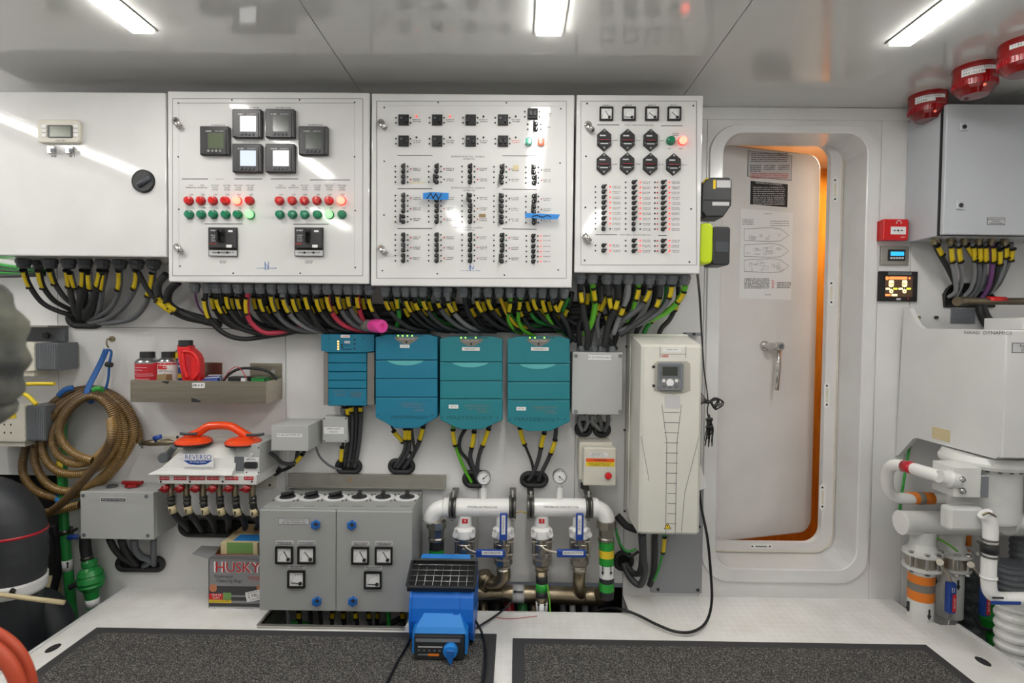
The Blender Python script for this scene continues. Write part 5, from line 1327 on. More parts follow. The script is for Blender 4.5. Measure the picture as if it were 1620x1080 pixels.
cable([(482,712),(476,722),(466,733),(452,742),(438,745)], 2.38, 2.44, 3, 'cable_black', 'black cable with yellow marker below the pale junction box', tags=[(.2,.5)])
MB('rubber').disc(440, 744, WALL, 6, .03, seg=12).build('wall_gland', None, label='round black gland on the wall right of the oil pump', cat='gland')
cable([(500,707),(506,722),(518,734),(530,740),(540,742)], 2.40, WALL-.01, 1.8, 'cable_grey', 'thin grey cable from the pale junction box to the charger opening')
cable([(543,700),(541,712),(540,726),(539,736)], 2.43, WALL-.005, 2, 'cable_black', 'short black cable with yellow marker under the small square box', tags=[(.25,.8)])
cable([(540,640),(545,648),(543,652)], 2.43, 2.43, 2, 'cable_black', 'short black cable between the small charger and the square box')
# ================================================================ grey two-door switch cabinet
yf = 2.20
x0, x1, z0, z1 = rect(410, 806, 652, 967, yf)
zt = z1
t = thing('switch_cabinet', 'grey two-door cabinet with six rotary switches on top and dial meters', 'electrical cabinet', ((x0+x1)/2, WALL, z0))
MB('grey_cab').box(x0+.004, x1-.004, yf+.024, WALL-.001, z0+.004, z1, bev=.003).box(Q(467,772,WALL).x, Q(664,772,WALL).x, WALL-.012, WALL-.001, z1, z1+.014).build('body', t)
xm = Q(531.5, 885, yf).x
kn = {}
for di, (a, b2) in enumerate(((x0, xm-.001), (xm+.001, x1))):
    d = MB('grey_cab').box(a, b2, yf, yf+.022, z0, z1-.004, bev=.004, seg=3).build('door', t, label=('left','right')[di]+' door of the grey cabinet')
    px0 = (0, 121)[di]
    for px, py in (((500,829),(502,950)), ((557,829.5),(558.5,950)))[di]:
        c = Q(px, py, yf); mb = MB('blue_knob'); o = [(c.x+(8 if k % 2 else 6.3)*S(yf)*math.cos(k*PI/6), c.z+(8 if k % 2 else 6.3)*S(yf)*math.sin(k*PI/6)) for k in range(12)]
        mb.prism(o, yf-.016, yf, ch=.004, chseg=2); mb.disc(px, py, yf-.016, 3, .002, 'ink', 10); mb.build('door_knob', d)
    for px, py, n in (((450.5,877,118), (485.5,877,128), (469.5,915,176)), ((570.5,878,118), (607.5,878,120), (590.5,916.5,180)))[di]:
        place('panel_meter', proto(f_meter(n, 28.5)), Q(px, py, yf), d)
        mb = MB('label_grey').plate(px-14, py-22, px+14, py-16.5, yf, .001); mb.squig(px, py-19.2, yf-.0012, 24, 2, 'ink', 2, 2.4); mb.build('label_strip', d)
    if di == 0:
        mb = MB('ink').plate(440.5, 819.5, 489.5, 829.5, yf, .0006); mb.plate(441, 820, 489, 829, yf, .0012, 'label_grey'); mb.text('24 VDC MAIN SUPPLY AC', 465, 822.6, yf-.0016, 2.4, 'ink', .9); mb.text('BATTERY CHARGER PANEL', 465, 826.6, yf-.0016, 2.4, 'ink', .9); mb.build('label_strip', d)
for i, px in enumerate((455,493,531,568.5,606,644)):
    c = QZ(px, 787, zt); R = .050
    mb = MB('label_white').lathe([(R, 0), (R, .003), (R*.62, .0035)], c, (0,0,1), 28); mb.lathe([(R*.66, .002), (R*.62, .008), (R*.5, .010), (0, .010)], c, (0,0,1), 24, 'dark_plastic')
    a = math.radians(40 if i < 3 else 100); dv = Vector((math.cos(a), math.sin(a), 0))
    mb.tube([c-dv*R*.5+Vector((0,0,.018)), c+dv*R*.5+Vector((0,0,.018))], .008, 8, 'rubber', flat=1.2)
    for sx in (-1, 1):
        for sy in (-1, 1): mb.lathe([(.004, 0), (.003, .003)], c+Vector((sx*R*.85, sy*R*.85, 0)), (0,0,1), 8, 'ink')
    mb.build('rotary_switch', t)
    mb = MB('ink'); q = QZ(px-3, 800.5, zt)
    for k in range(7): mb.box(q.x-.02+k*.006, q.x-.017+k*.006, q.y-.003, q.y+.003, zt, zt+.0005)
    mb.build('lettering', t)
# cables dropping into the floor opening below
for i, (px, m, tg) in enumerate(((455,'cable_light',0),(473,'cable_black',1),(490,'cable_dark',0),(505,'cable_black',0),(526,'cable_dark',1),(543,'cable_black',1),(562,'cable_black',1),(583,'cable_dark',1),(597,'cable_black',1),(613,'cable_green',0),(636,'cable_dark',1))):
    yy = 2.27+.05*(i % 3); dx = r_.uniform(-8, 8)
    cable([(px, 955), (px+1, 968), (px+dx*.5, 990), (px+dx, 1040)], yy, yy+.03, 3.6, m, '%s %scable from grey cabinet into floor opening, %s' % (NM[m], 'yellow tagged ' if tg else '', ORD[i]), tags=[(.28,.55)] if tg else [], tagr=3.4, group='cables dropping into the floor opening')
for i, pts in enumerate(([(430,1000),(470,985),(520,1000),(600,1002)], [(640,975),(620,985),(600,992),(560,996)], [(440,1010),(500,1004),(560,1008),(640,1002)])):
    cable(pts, 2.38, 2.40, 5, ('cable_green','cable_black','cable_dark')[i], '%s cable lying in the floor opening under the grey cabinet' % ('green','black','dark grey')[i])
# ================================================================ carton of clean-up bags
y = 2.30
x0, x1, z0, z1 = rect(330, 884, 418, 968, y); z0 = 0; z1 = Q(372, 883, y).z
t = thing('carton', 'open grey carton of contractor clean-up bags standing against the grey cabinet', 'carton', ((x0+x1)/2, y+.06, 0))
mb = MB('carton_grey').box(x0, x1, y, y+.003, 0, z1).box(x0, x0+.003, y, y+.13, 0, z1).box(x1-.003, x1, y, y+.13, 0, z1).box(x0, x1, y+.127, y+.13, 0, z1).box(x0, x1, y, y+.13, 0, .003)
mb.build('carton_body', t)
mb = MB('carton_grey'); fl_ = [(x0, y, z1), (x0, y+.12, z1), (x0-.085, y+.10, z1+.012), (x0-.08, y+.02, z1+.010)]
def slab(mb, q, th=.003, m=None):
    V = [mb.v(p) for p in q]+[mb.v(Vector(p)-Vector((0,0,th))) for p in q]; n = len(q)
    mb.f(V[:n], m); mb.f(list(reversed(V[n:])), m)
    for k in range(n): mb.f([V[k], V[(k+1) % n], V[n+(k+1) % n], V[n+k]], m)
slab(mb, fl_); slab(mb, [(x0, y-.001, z1), (x1, y-.001, z1), (x1-.02, y-.012, z1+.022), (x0+.03, y-.014, z1+.020)])
slab(mb, [(x0+.04, y-.0125, z1+.0228), (x1-.04, y-.0115, z1+.0238), (x1-.03, y-.004, z1+.012), (x0+.03, y-.006, z1+.010)], .001, 'carton_red')
slab(mb, [(x0, y+.127, z1), (x0+.03, y+.127, z1+.05), (x0+.09, y+.125, z1+.10), (x1, y+.125, z1+.10), (x1, y+.127, z1)], .003, 'cardboard')
slab(mb, [(x0+.003, y+.04, z1-.01), (x0+.003, y+.12, z1-.01), (x0+.05, y+.12, z1+.075), (x0+.012, y+.05, z1+.02)], .003, 'cardboard')
mb.build('flap', t)
pr = MB('carton_grey'); yp_ = y-.0006
pr.plate(331.5, 927, 412, 932, y, .0004, 'carton_dark'); pr.plate(331.5, 931, 412, 941, y, .0005, 'carton_dark'); pr.plate(352, 944, 412, 950, y, .0005, 'carton_dark'); pr.plate(331, 954, 412, 959, y, .0005, 'carton_dark')
pr.plate(331.5, 924, 343, 936, y, .0008, 'skin_print', r=5); pr.plate(406, 925, 412, 933, y, .0008, 'skin_print', r=3)
pr.plate(331, 960.5, 412, 969, y, .0006, 'label_grey')
pr.text('HUSKY', 375.5, 898, y-.001, 18, 'label_white', .98); pr.text('HUSKY', 375.5, 898, y-.0016, 16.5, 'carton_red', .98)
pr.text('Contractor', 354.5, 911.5, y-.001, 5.2, 'ink', .92); pr.text('Clean-Up Bags', 362.5, 918.5, y-.001, 5.2, 'ink', .95)
pr.text('CALIFORNIA', 402, 912.5, y-.001, 3.2, 'carton_red', .8); pr.text('TOUGH', 402, 917, y-.001, 3.4, 'carton_red')
pr.plate(331, 938.5, 353, 948, y, .0012, 'carton_red'); pr.plate(353, 937, 366, 948, y, .0012, 'carton_green'); pr.plate(331, 948.5, 366, 953, y, .0012, 'carton_yellow')
pr.text('TRUE TIE', 342, 941, y-.0018, 3, 'paper', .9); pr.text('FLAPS', 342, 945.3, y-.0018, 3, 'paper'); pr.squig(348, 950.8, y-.0014, 30, 2, 'ink')
a_ = Q(401, 942, y); o = [Q(388,937,y), Q(411,932,y), Q(413,948,y), Q(391,952,y)]; pr.prism([(p.x, p.z) for p in (o[1], o[0], o[3], o[2])], y-.0014, y, 'paper')
pr.text('HEAVY DUTY', 400, 937, y-.002, 2.8, 'ink', .8, rot=.2); pr.text('2 MIL', 400.5, 942.3, y-.002, 5.6, 'ink', rot=.2); pr.text('42 GALLON', 402, 947.5, y-.002, 2.8, 'ink', .8, rot=.2)
pr.text('40', 337, 964.5, y-.001, 6.5, 'ink'); pr.text('BAGS', 350, 966, y-.001, 3.2, 'ink', 1.1); pr.squig(386, 963, y-.001, 30, 1.8, 'ink', 3, 2.6)
pr.build('printed_front', t)
a, b2 = Q(357, 852, y+.05), Q(408, 884, y+.05)
ti = thing('small_carton', 'small tan and green box with blue tape lying in the open carton', 'carton', ((a.x+b2.x)/2, y+.06, .004))
MB('tape_cream').box(a.x, a.x+.155, y+.008, y+.12, .004, a.z, bev=.002).plate(359, 858, 400, 876, y+.008, .0008, 'carton_green').build('carton_body', ti)
MB('tape_blue').box(a.x+.04, a.x+.154, y+.03, y+.10, a.z, a.z+.001).build('masking_tape', ti)
# ================================================================ extension box and emergency stop box
y = 2.35
x0, x1, z0, z1 = rect(905, 557, 985, 656, y)
t = thing('junction_box', 'large pale grey extension box between the chargers and the white drive', 'junction box', ((x0+x1)/2, WALL, z0))
MB('grey_box').box(x0+.002, x1-.002, y+.025, WALL, z0+.003, z1-.003, bev=.003).build('box_body', t)
mb = MB('grey_box').box(x0, x1, y, y+.024, z0, z1, bev=.004)
for px in (911, 981):
    for py in (563, 651): mb.disc(px, py, y, 3, .001, 'grey_dark', 14); mb.disc(px, py, y-.001, 1.4, .001, 'chrome', 8)
mb.plate(930, 561.5, 967, 569, y, .0008, 'label_white'); mb.text('E/V EXTENSION BOX', 948.5, 565.3, y-.0014, 3, 'ink', .92); mb.build('lid', t)
for i, px in enumerate((920, 931, 940, 952, 968)):
    c = Q(px, 552, 2.40); mb = MB('gland'); mb.lathe([(.014, -.001), (.016, .004), (.016, .014), (.013, .016), (.012, .024)], (c.x, 2.40, z1), (0,0,1), 10, sm=False); mb.build('cable_gland', t)
wall_slot(923, 678, 11, 9, 'round rubber lined wall opening below the extension box, left one', 3.6)
wall_slot(952, 679, 11, 9, 'round rubber lined wall opening below the extension box, right one', 3.6)
for i, (pts, m) in enumerate((([(918,655),(916,668),(921,682)], 'cable_light'), ([(925,655),(930,666),(924,680)], 'cable_light'), ([(938,655),(936,664),(942,672),(950,680)], 'cable_light'), ([(946,655),(950,666),(952,680)], 'cable_grey'), ([(962,655),(962,668),(956,682)], 'cable_grey'))):
    cable(pts, 2.41, WALL-.004, 3.4, m, '%s cable loop below the extension box, %s' % (NM[m], ORD[i]), group='short cables below the extension box')
y = 2.32
x0, x1, z0, z1 = rect(923, 708, 975, 768.5, y)
t = thing('emergency_stop_box', 'cream box with red push button and orange and yellow warning label', 'switch box', ((x0+x1)/2, WALL, z0))
MB('beige').box(x0-.012, x1-.008, y+.05, WALL, z0+.01, z1+.012, bev=.004).build('box_body', t)
mb = MB('beige').box(x0, x1, y, y+.06, z0, z1, bev=.006, seg=3); mb.plate(933, 716, 961, 722, y, .0008, 'label_white'); mb.text('EMERGENCY', 946, 717.8, y-.0014, 2.3, 'ink'); mb.text('FUEL PUMP STOP', 946, 720.7, y-.0014, 2.1, 'ink')
mb.plate(927, 725, 972, 730.5, y, .0008, 'warn_orange'); mb.plate(927, 730.5, 972, 737.5, y, .0008, 'carton_yellow'); mb.text('WARNING', 950, 727.8, y-.0014, 3, 'ink'); mb.squig(949, 732.5, y-.001, 36, 1.7, 'ink', 2, 2.8); mb.squig(950, 759.5, y-.0004, 28, 2, 'label_grey'); mb.build('lid', t)
c = Q(962, 752, y); mb = MB('red').lathe([(5.6*S(y), 0), (5.6*S(y), -.008), (4.4*S(y), -.012), (0, -.013)], c, (0,1,0), 18, mats=['grey_dark','red','red']); mb.build('push_button', t, label='red push button')
MB('rubber').cyl(Q(925,772,2.40), Q(925,764,2.40), .018).build('cable_gland', t)
# ================================================================ frequency drive
yf = 2.19; yw = WALL-.03
P = lambda px, py: Q(px, py, yf)
xl, xr_, zb_, zt = rect(1013, 545, 1110, 846, yf)
t = thing('frequency_drive', 'tall off-white motor drive with keypad display and vented cover', 'motor drive', ((xl+xr_)/2, WALL, zb_))
mb = MB('abb').box(xl-.004, xr_+.004, 2.40, WALL, zb_+.03, Q(1040,528,2.44).z, bev=.004)
for py in (548, 680, 808): mb.disc(991 if py < 600 else 988, py, 2.40, 2, .002, 'ink')
mb.build('back_housing', t)
ztb = Q(1050, 531, 2.40).z
prof = [(2.40, zb_+.02), (2.40, ztb), (yf+.02, zt), (yf, zt-.01), (yf, zb_+.01), (yf+.01, zb_), (2.36, zb_)]
mb = MB('abb')
lo = [(xl, a, z) for a, z in prof]; hi = [(xr_, a, z) for a, z in prof]
mb.strip([[(xl+.01, a+(.006 if a < 2.3 else 0), z) for a, z in prof]], cap0=False) if False else None
mb.strip([[(xl+.0, a+(.012 if a < 2.3 else 0), z) for a, z in prof], [(xl+.012, a, z) for a, z in prof], [(xr_-.012, a, z) for a, z in prof], [(xr_, a+(.012 if a < 2.3 else 0), z) for a, z in prof]], cap0=True, cap1=True)
y = yf
for i, py in enumerate(range(652, 836, 16)):
    w = 13-6.5*i/12 if i < 8 else 7.5; w = max(w, 7)
    mb.line(1063-w, py, 1063+w-1, py+.4, y-.0002, 1, 'ink_soft')
mb.line(1047, 640, 1055, 700, y-.0002, .8); mb.line(1055, 700, 1053, 846, y-.0002, .8); mb.line(1078, 640, 1071, 700, y-.0002, .8); mb.line(1071, 700, 1068, 846, y-.0002, .8)
mb.line(1014, 690, 1027, 760, y-.0002, .7); mb.line(1106, 690, 1083, 780, y-.0002, .7); mb.line(1083, 780, 1078, 842, y-.0002, .7)
mb.line(1044, 548, 1044, 566, y-.0002, .8); mb.line(1085, 548, 1085, 566, y-.0002, .8); mb.line(1044, 560, 1085, 560, y-.0002, .7); mb.plate(1048, 550.5, 1078, 556, y, .0006, 'label_white'); mb.squig(1063, 553, y-.0008, 16, 1.8, 'ink_soft')
mb.text('ABB', 1052, 563.3, y-.0008, 4.2, 'red', 1.05)
q = [Q(1056,826,y), Q(1050.5,836.5,y), Q(1062,836.5,y)]; mb.prism([(p.x, p.z) for p in q], y-.001, y, 'ink'); q = [Q(1056,827.6,y), Q(1052,835.7,y), Q(1060.5,835.7,y)]; mb.prism([(p.x, p.z) for p in q], y-.0014, y, 'carton_yellow'); mb.line(1056.2, 830, 1056.2, 833.6, y-.0015, 1, 'ink')
mb.build('front_cover', t)
o = [P(*p) for p in ((1092,575),(1086,571),(1040,571),(1034.5,575),(1034.5,618),(1050,622),(1066,623.5),(1084,621),(1092,618))]
MB('keypad_cover').prism([(p.x, p.z) for p in o], y-.002, y+.002).plate(1052, 626, 1076, 646, y, .001, 'label_grey', r=3).build('keypad_window', t)
mb = MB('gland').plate(1040, 573, 1080, 618, y, .012, r=4, ch=.003); mb.plate(1043, 577, 1077, 600, y-.012, .001, 'grey_dark'); mb.plate(1048, 580, 1072, 594, y-.013, .001, 'lcd_dark'); mb.plate(1045, 598, 1076, 617, y-.012, .002, 'can_metal', r=3)
mb.disc(1060, 605, y-.014, 6, .002, 'label_white'); 
for px, py in ((1050,602),(1070,602),(1051,611),(1060,612),(1070,611)): mb.disc(px, py, y-.014, 2.6, .003, 'label_white' if py < 606 else 'grey_dark', 10)
mb.build('keypad', t)
for py in (580, 610): MB('ink').disc(1034, py, y, 2.4, .004, seg=10).build('cover_clip', t)
mb = MB('gland').box(Q(1085,530,2.43).x, Q(1108,530,2.43).x, 2.42, WALL, Q(1100,531,2.43).z, Q(1100,526,2.43).z); mb.disc(1098, 528, 2.42, 2, .003, 'ink'); mb.build('mounting_lug', t)
x0, x1, z0, z1 = rect(1031, 770, 1112, 938, WALL-.012)
mb = MB('plate_grey').box(x0, x1, WALL-.012, WALL, z0, z1, bev=.002)
for px, py in ((1106,833),(1104,933),(1041,932)): mb.disc(px, py, WALL-.012, 2.6, .002, 'ink')
mb.build('cover_plate', None, label='flat grey screwed plate on the wall below the drive', cat='plate')
wall_slot(986, 886, 13, 13, 'round rubber lined wall opening left of the cables under the drive', 4)
for i, (pts, m, r, tg) in enumerate((([(1017,845),(1018,880),(1020,905),(1012,925),(996,912),(986,890)], 'cable_dark', 5.5, []), ([(1014,845),(1016,875),(1012,905),(1000,905),(990,890)], 'cable_black', 5, []), ([(1036,845),(1036,880),(1034,905),(1028,925)], 'cable_black', 5, []), ([(1051,845),(1050,862),(1046,885),(1040,905),(1034,918)], 'cable_green', 2, [(.12,.4)]))):
    cable(pts, 2.33, 2.45 if i != 3 else 2.40, r, m, '%s cable under the white drive, %s' % (NM[m], ('thick outer loop','thinner inner loop','hanging straight down','thin with yellow marker')[i]), tags=tg, group='cables under the drive')
for i, (pts, m, r) in enumerate((([(1008,838),(992,832),(982,822),(976,815)], 'rubber', 6), ([(1006,868),(992,872),(980,858),(974,835)], 'cable_green', 2), ([(1010,872),(996,880),(984,868),(976,845)], 'rubber', 2.4))):
    cable(pts, 2.40, 2.42, r, m, ('thick black cable elbow at the lower left corner of the drive','thin green cable at the lower left corner of the drive','thin black cable beside the green one left of the drive')[i])
MB('paper').prism([(p.x, p.z) for p in (Q(1106,730,2.35), Q(1100,735,2.35), Q(1100,778,2.35), Q(1118,771,2.35), Q(1116,760,2.35), Q(1108,735,2.35))], 2.35, 2.3506).build('paper_sheet', None, label='white paper slip sticking out behind the drive', cat='paper')
# ================================================================ fire and bilge manifolds
ym = 2.36; s_m = S(ym)
def manifold(a, b2, label, txt, tx):
    t = thing('pipe_manifold', label, 'manifold', (Q((a+b2)/2, 802, ym).x, ym, Q((a+b2)/2, 860, ym).z))
    MB('pipe_white').cyl(Q(a, 802, ym), Q(b2, 802.6, ym), 14.5*s_m, None, 28).build('header_pipe', t)
    mb = MB('ink'); mb.text(txt, tx, 802, ym-14.6*s_m-.0005, 3.2, 'ink_soft', 1.15); mb.build('lettering', t)
    return t
def pipe_clamp(t, px):
    c = Q(px, 802, ym); mb = MB('band_steel')
    for dx in (-3.5, 3.5): mb.tube([c+Vector(((dx-2)*s_m,0,0)), c+Vector(((dx+2)*s_m,0,0))], 17.5*s_m, 28)
    mb.tube([c+Vector((-2.5*s_m,0,0)), c+Vector((2.5*s_m,0,0))], 16.3*s_m, 28, 'rubber')
    mb.box(c.x-.014, c.x+.014, ym-.008, ym+.10, c.z+15*s_m, c.z+21*s_m, 'band_steel', .002); mb.cyl(c+Vector((0,-.002,17*s_m)), c+Vector((0,-.002,27*s_m)), .007, None, 8, 'chrome'); mb.cyl(c+Vector((0,0,-22*s_m)), c+Vector((0,0,-16*s_m)), .007, None, 8, 'chrome')
    mb.box(c.x-.012, c.x+.012, ym+.01, WALL, c.z-.01, c.z+.01, 'band_steel')
    mb.build('pipe_clamp', t)
def elbow(mb, px, py, R, quad, r, m=None, y=ym, seg=20):    # quarter bend centred in pixels; quad = start angle in degrees
    c = Q(px, py, y); P = []
    for k in range(9):
        a = math.radians(quad+90*k/8); P.append(c+Vector((math.cos(a), 0, math.sin(a)))*R*S(y))
    mb.tube(P, r*S(y), seg, m); return P
def gauge(px, py, ang, label, stem):
    y = 2.33; c = Q(px, py, y)
    t = thing('pressure_gauge', label, 'pressure gauge', Q(px, stem, ym))
    MB('pipe_white').cyl(Q(px, stem, ym), Q(px, py+16, ym), 5*s_m, None, 10, sm=False).cyl(Q(px, py+16, ym), Q(px, py+9, ym), 3*s_m).build('stem', t)
    R = 11.2*S(y)
    MB('can_metal').lathe([(R*.95, .03), (R, .026), (R, -.003), (R*.9, -.004), (R*.88, 0)], c, (0,1,0), 28).build('case', t)
    mb = MB('paper').lathe([(R*.9, -.001), (0, -.001)], c, (0,1,0), 28)
    for k in range(11):
        a = math.radians(-45+27*k); u = Vector((math.cos(a), 0, math.sin(a))); mb.tube([c+u*R*.68-Vector((0,.0015,0)), c+u*R*.82-Vector((0,.0015,0))], .0007, 4, 'ink')
    mb.text('bar', px, py+5, y-.0015, 2, 'ink'); u = Vector((math.cos(math.radians(ang)), 0, math.sin(math.radians(ang))))
    mb.tube([c-u*R*.25-Vector((0,.003,0)), c+u*R*.72-Vector((0,.003,0))], .0012, 5, 'ink'); mb.lathe([(R*.12, -.004), (0, -.004)], c, (0,1,0), 10, 'ink'); mb.build('dial', t)
tl = manifold(703, 815, 'white fire and bilge pressure pipe manifold, the left one', 'FIRE/BILGE PRESSURE', 763)
tr = manifold(834, 946, 'white fire and bilge collector pipe manifold, the right one', 'FIRE/BILGE COLLECTOR', 888)
for t, px in ((tl,717),(tl,811),(tr,839.5),(tr,931)): pipe_clamp(t, px)
mb = MB('pipe_white'); P = elbow(mb, 704, 825, 22.5, 90, 13.5); mb.cyl(Q(711,802,ym), Q(704,802,ym), 15*s_m, None, 24); mb.build('elbow', tl)
mb = MB('pipe_white'); elbow(mb, 937.5, 825, 22.5, 0, 13.5); mb.cyl(Q(934,802,ym), Q(943,802.5,ym), 15.5*s_m, None, 24); mb.build('elbow', tr)
for t, x_, yb2 in ((tl, 690.5, 900), (tr, 959.5, 945)):
    MB('valve_steel').lathe([(12*s_m, 0), (15.5*s_m, -.006), (15.5*s_m, -.036), (12.5*s_m, -.044), (11.5*s_m, -.075), (13*s_m, -.08), (13*s_m, -.09)], Q(x_, 821, ym), (0,0,1), 8, sm=False).build('union_fitting', t)
    a = Q(x_+.3, 852, ym); b_ = Q(x_, yb2, ym); a.y = b_.y = ym
    mb = MB('rubber').cyl(a, b_, 11.5*s_m, None, 22)
    bands = ((868, 881, 'green_band'),) if t is tl else ((855, 868, 'green_band'), (868, 880, 'carton_yellow'), (880, 892, 'green_band'), (892, 912, 'label_white'), (920, 933, 'green_band'))
    for u, v, m in bands: mb.cyl(Q(x_, u, ym), Q(x_, v, ym), 11.9*s_m, None, 22, m)
    if t is tr:
        for dx in (-6, 7):
            c = Q(x_+dx, 902, ym-11.9*s_m*.9-.002); mb.box(c.x-.0015, c.x+.0015, c.y-.001, c.y+.006, c.z-.01, c.z+.018, 'ink'); mb.prism([(c.x-.006,c.z-.008),(c.x,c.z-.022),(c.x+.006,c.z-.008)], c.y-.001, c.y+.004, 'ink')
    mb.build('down_pipe', t)
gauge(765.3, 756, 40, 'round pressure gauge on top of the left white manifold', 789)
gauge(885.6, 754, -42, 'round pressure gauge on top of the right white manifold', 789)
MB('cable_yellow').tube(smooth([Q(813,813,ym-.01), Q(824,809,ym-.03), Q(836,813,ym-.01)], 5), .0022, 6).build('bonding_wire', None, label='yellow and green bonding wire between the two white manifolds', cat='wire')
def valve(t_, px, horiz, label, tag, hx0, hx1, lever_label, xoff=0):
    t = thing('ball_valve', label, 'valve', Q(px, 895, ym))
    c = lambda py: Q(px, py, ym)
    d = Vector((0,0,-1))
    mb = MB('pipe_white'); mb.lathe([(11*s_m, 0), (11.5*s_m, (822-814)*s_m), (11.5*s_m, (832-814)*s_m), (17*s_m, (836-814)*s_m), (17*s_m, (848-814)*s_m), (15*s_m, (850-814)*s_m)], c(814), d, 24)
    for dx in (-13.5, 13.5): mb.cyl(Q(px+dx, 840, ym)+Vector((0,-.01,0)), Q(px+dx, 840, ym)+Vector((0,-17*s_m,0)), 4.2*s_m, None, 12); mb.cyl(Q(px+dx, 840, ym-17*s_m), Q(px+dx, 840, ym-19*s_m), 2.6*s_m, None, 6, 'chrome')
    mb.build('flange', t)
    if tag: 
        m2 = MB('carton_red').plate(px-4.5, 820.5, px+4.5, 827.5, ym-11.9*s_m, .0014); m2.text(tag, px, 824, ym-11.9*s_m-.002, 4.5, 'paper'); m2.build('number_tag', t)
    mb = MB('valve_steel'); x0_, x1_, z0_, z1_ = rect(px-15, 849, px+15, 876, ym)
    mb.lathe([(14*s_m, 0), (14*s_m, 8*s_m), (15*s_m, 9*s_m), (15*s_m, 19*s_m), (13*s_m, 20*s_m), (13*s_m, 28*s_m)], c(849), d, 20)
    for dx in (-13, 13):
        for dy in (-9, 9): mb.cyl(Q(px+dx, 850, ym)+Vector((0,dy*s_m,0)), Q(px+dx, 877, ym)+Vector((0,dy*s_m,0)), 2.2*s_m, None, 8)
    for py in (853, 873): mb.box(x0_-.002, x1_+.002, ym-12*s_m, ym+12*s_m, c(py).z-.004, c(py).z+.004, None, .002)
    mb.cyl(c(864)+Vector((0,-12*s_m,0)), c(864)+Vector((0,-24*s_m,0)), 4*s_m, None, 10)
    mb.build('valve_body', t)
    yl = ym-25*s_m
    lv = MB('valve_steel')
    if horiz: lv.tube(smooth([Q(px, 864, yl), Q(px+6, 870, yl-.006), Q(hx0+2, 875, yl-.004), Q(hx0+10, 875, yl)], 4), .0065, 8, flat=.5)
    else: lv.tube(smooth([Q(px, 864, yl), Q(px, 855, yl-.006), Q(px, 846, yl)], 4), .009, 8, flat=.5)
    lo_ = lv.build('lever', t)
    if horiz:
        x0_, x1_, z0_, z1_ = rect(hx0, 869, hx1, 880.5, yl); g_ = MB('handle_blue').box(x0_, x1_, yl-.010, yl+.008, z0_, z1_, bev=.004, seg=3); g_.plate((hx0*.8+hx1*.2), 871.5, hx1-4, 877.5, yl-.010, .0008, 'label_white'); g_.text(lever_label, (hx0*.8+hx1*.2+hx1-4)/2, 874.5, yl-.0115, 3.2, 'ink', .9)
    else:
        x0_, x1_, z0_, z1_ = rect(px-6, 811.5, px+6, 854, yl); g_ = MB('handle_blue').box(x0_, x1_, yl-.010, yl+.008, z0_, z1_, bev=.004, seg=3); g_.plate(px-3, 815, px+3, 845, yl-.010, .0008, 'label_white'); g_.text(lever_label, px, 830, yl-.0115, 3, 'ink', .9, rot=PI/2)
    g_.build('grip', lo_)
    return t
v1 = valve(tl, 735.5, True, 'steel ball valve numbered 4 with level blue lever, leftmost of four', '4', 753, 799, 'OUT PRESSURE')
v2 = valve(tl, 796.5, False, 'steel ball valve with upright blue lever under the left manifold', None, 0, 0, 'TO MANIFOLD')
v3 = valve(tr, 857, True, 'steel ball valve numbered 2 with level blue lever under the right manifold', '2', 881, 927, 'BILGE SUCTION')
v4 = valve(tr, 917, False, 'steel ball valve with upright blue lever, rightmost of the four', '1', 0, 0, 'FROM SEA')
def nut(t, px, py, bot=None):
    mb = MB('valve_steel'); mb.lathe([(11*s_m,0),(11.5*s_m,4*s_m),(14.5*s_m,6*s_m),(14.5*s_m,14*s_m),(12*s_m,17*s_m),(10*s_m,22*s_m),(11*s_m,23*s_m),(11*s_m,26*s_m),(9.5*s_m,28*s_m)], Q(px,py,ym), (0,0,-1), 8, sm=False); mb.build('union_fitting', t)
nut(v1, 735.5, 877); nut(v2, 796.5, 877); nut(v3, 857, 877); nut(v4, 917, 877)
mb = MB('bronze'); P1 = smooth([Q(796.5,900,ym), Q(796.5,912,ym), Q(789,922,ym+.01), Q(776,922,ym+.03), Q(768,916,ym+.05)], 5); mb.tube(P1, 11*s_m, 18); mb.tube([Q(776,922,ym+.03), Q(768,916,ym+.05)], 12.8*s_m, 18); mb.build('elbow', v2)
MB('bronze').tube(smooth([Q(735.5,900,ym), Q(735.5,920,ym), Q(735,950,ym)], 4), 10*s_m, 16).build('drop_pipe', v1)
MB('bronze').tube(smooth([Q(917,900,ym), Q(916,915,ym), Q(916,930,ym+.02), Q(920,940,ym+.04)], 4), 10*s_m, 18).build('drop_pipe', v4)
mb = MB('bronze').tube([Q(857,902,ym-.02), Q(857,975,ym-.02)], 9*s_m, 18)
for u, v, m in ((909,921,'rubber'),(921,934,'green_band'),(934,943,'rubber'),(951,972,'label_white')): mb.tube([Q(857,u,ym-.02), Q(857,v,ym-.02)], 9.4*s_m, 18, m)
for dx in (-5, 5):
    c = Q(857+dx, 960, ym-.02-9.5*s_m); mb.box(c.x-.0015, c.x+.0015, c.y-.001, c.y+.008, c.z-.016, c.z+.008, 'ink'); mb.prism([(c.x+.005,c.z+.006),(c.x,c.z+.018),(c.x-.005,c.z+.006)], c.y-.001, c.y+.008, 'ink')
mb.build('drop_pipe', v3)
yb_ = 2.41
t = thing('bronze_pipe', 'large bronze pipe running level at the foot of the wall below the valves', 'pipe', Q(850, 953, yb_))
mb = MB('bronze').tube(smooth([Q(700,938,yb_), Q(760,938,yb_), Q(850,940,yb_), Q(935,943,yb_), Q(953,940,yb_-.02), Q(960,930,yb_-.04)], 5), 13.5*S(yb_), 24)
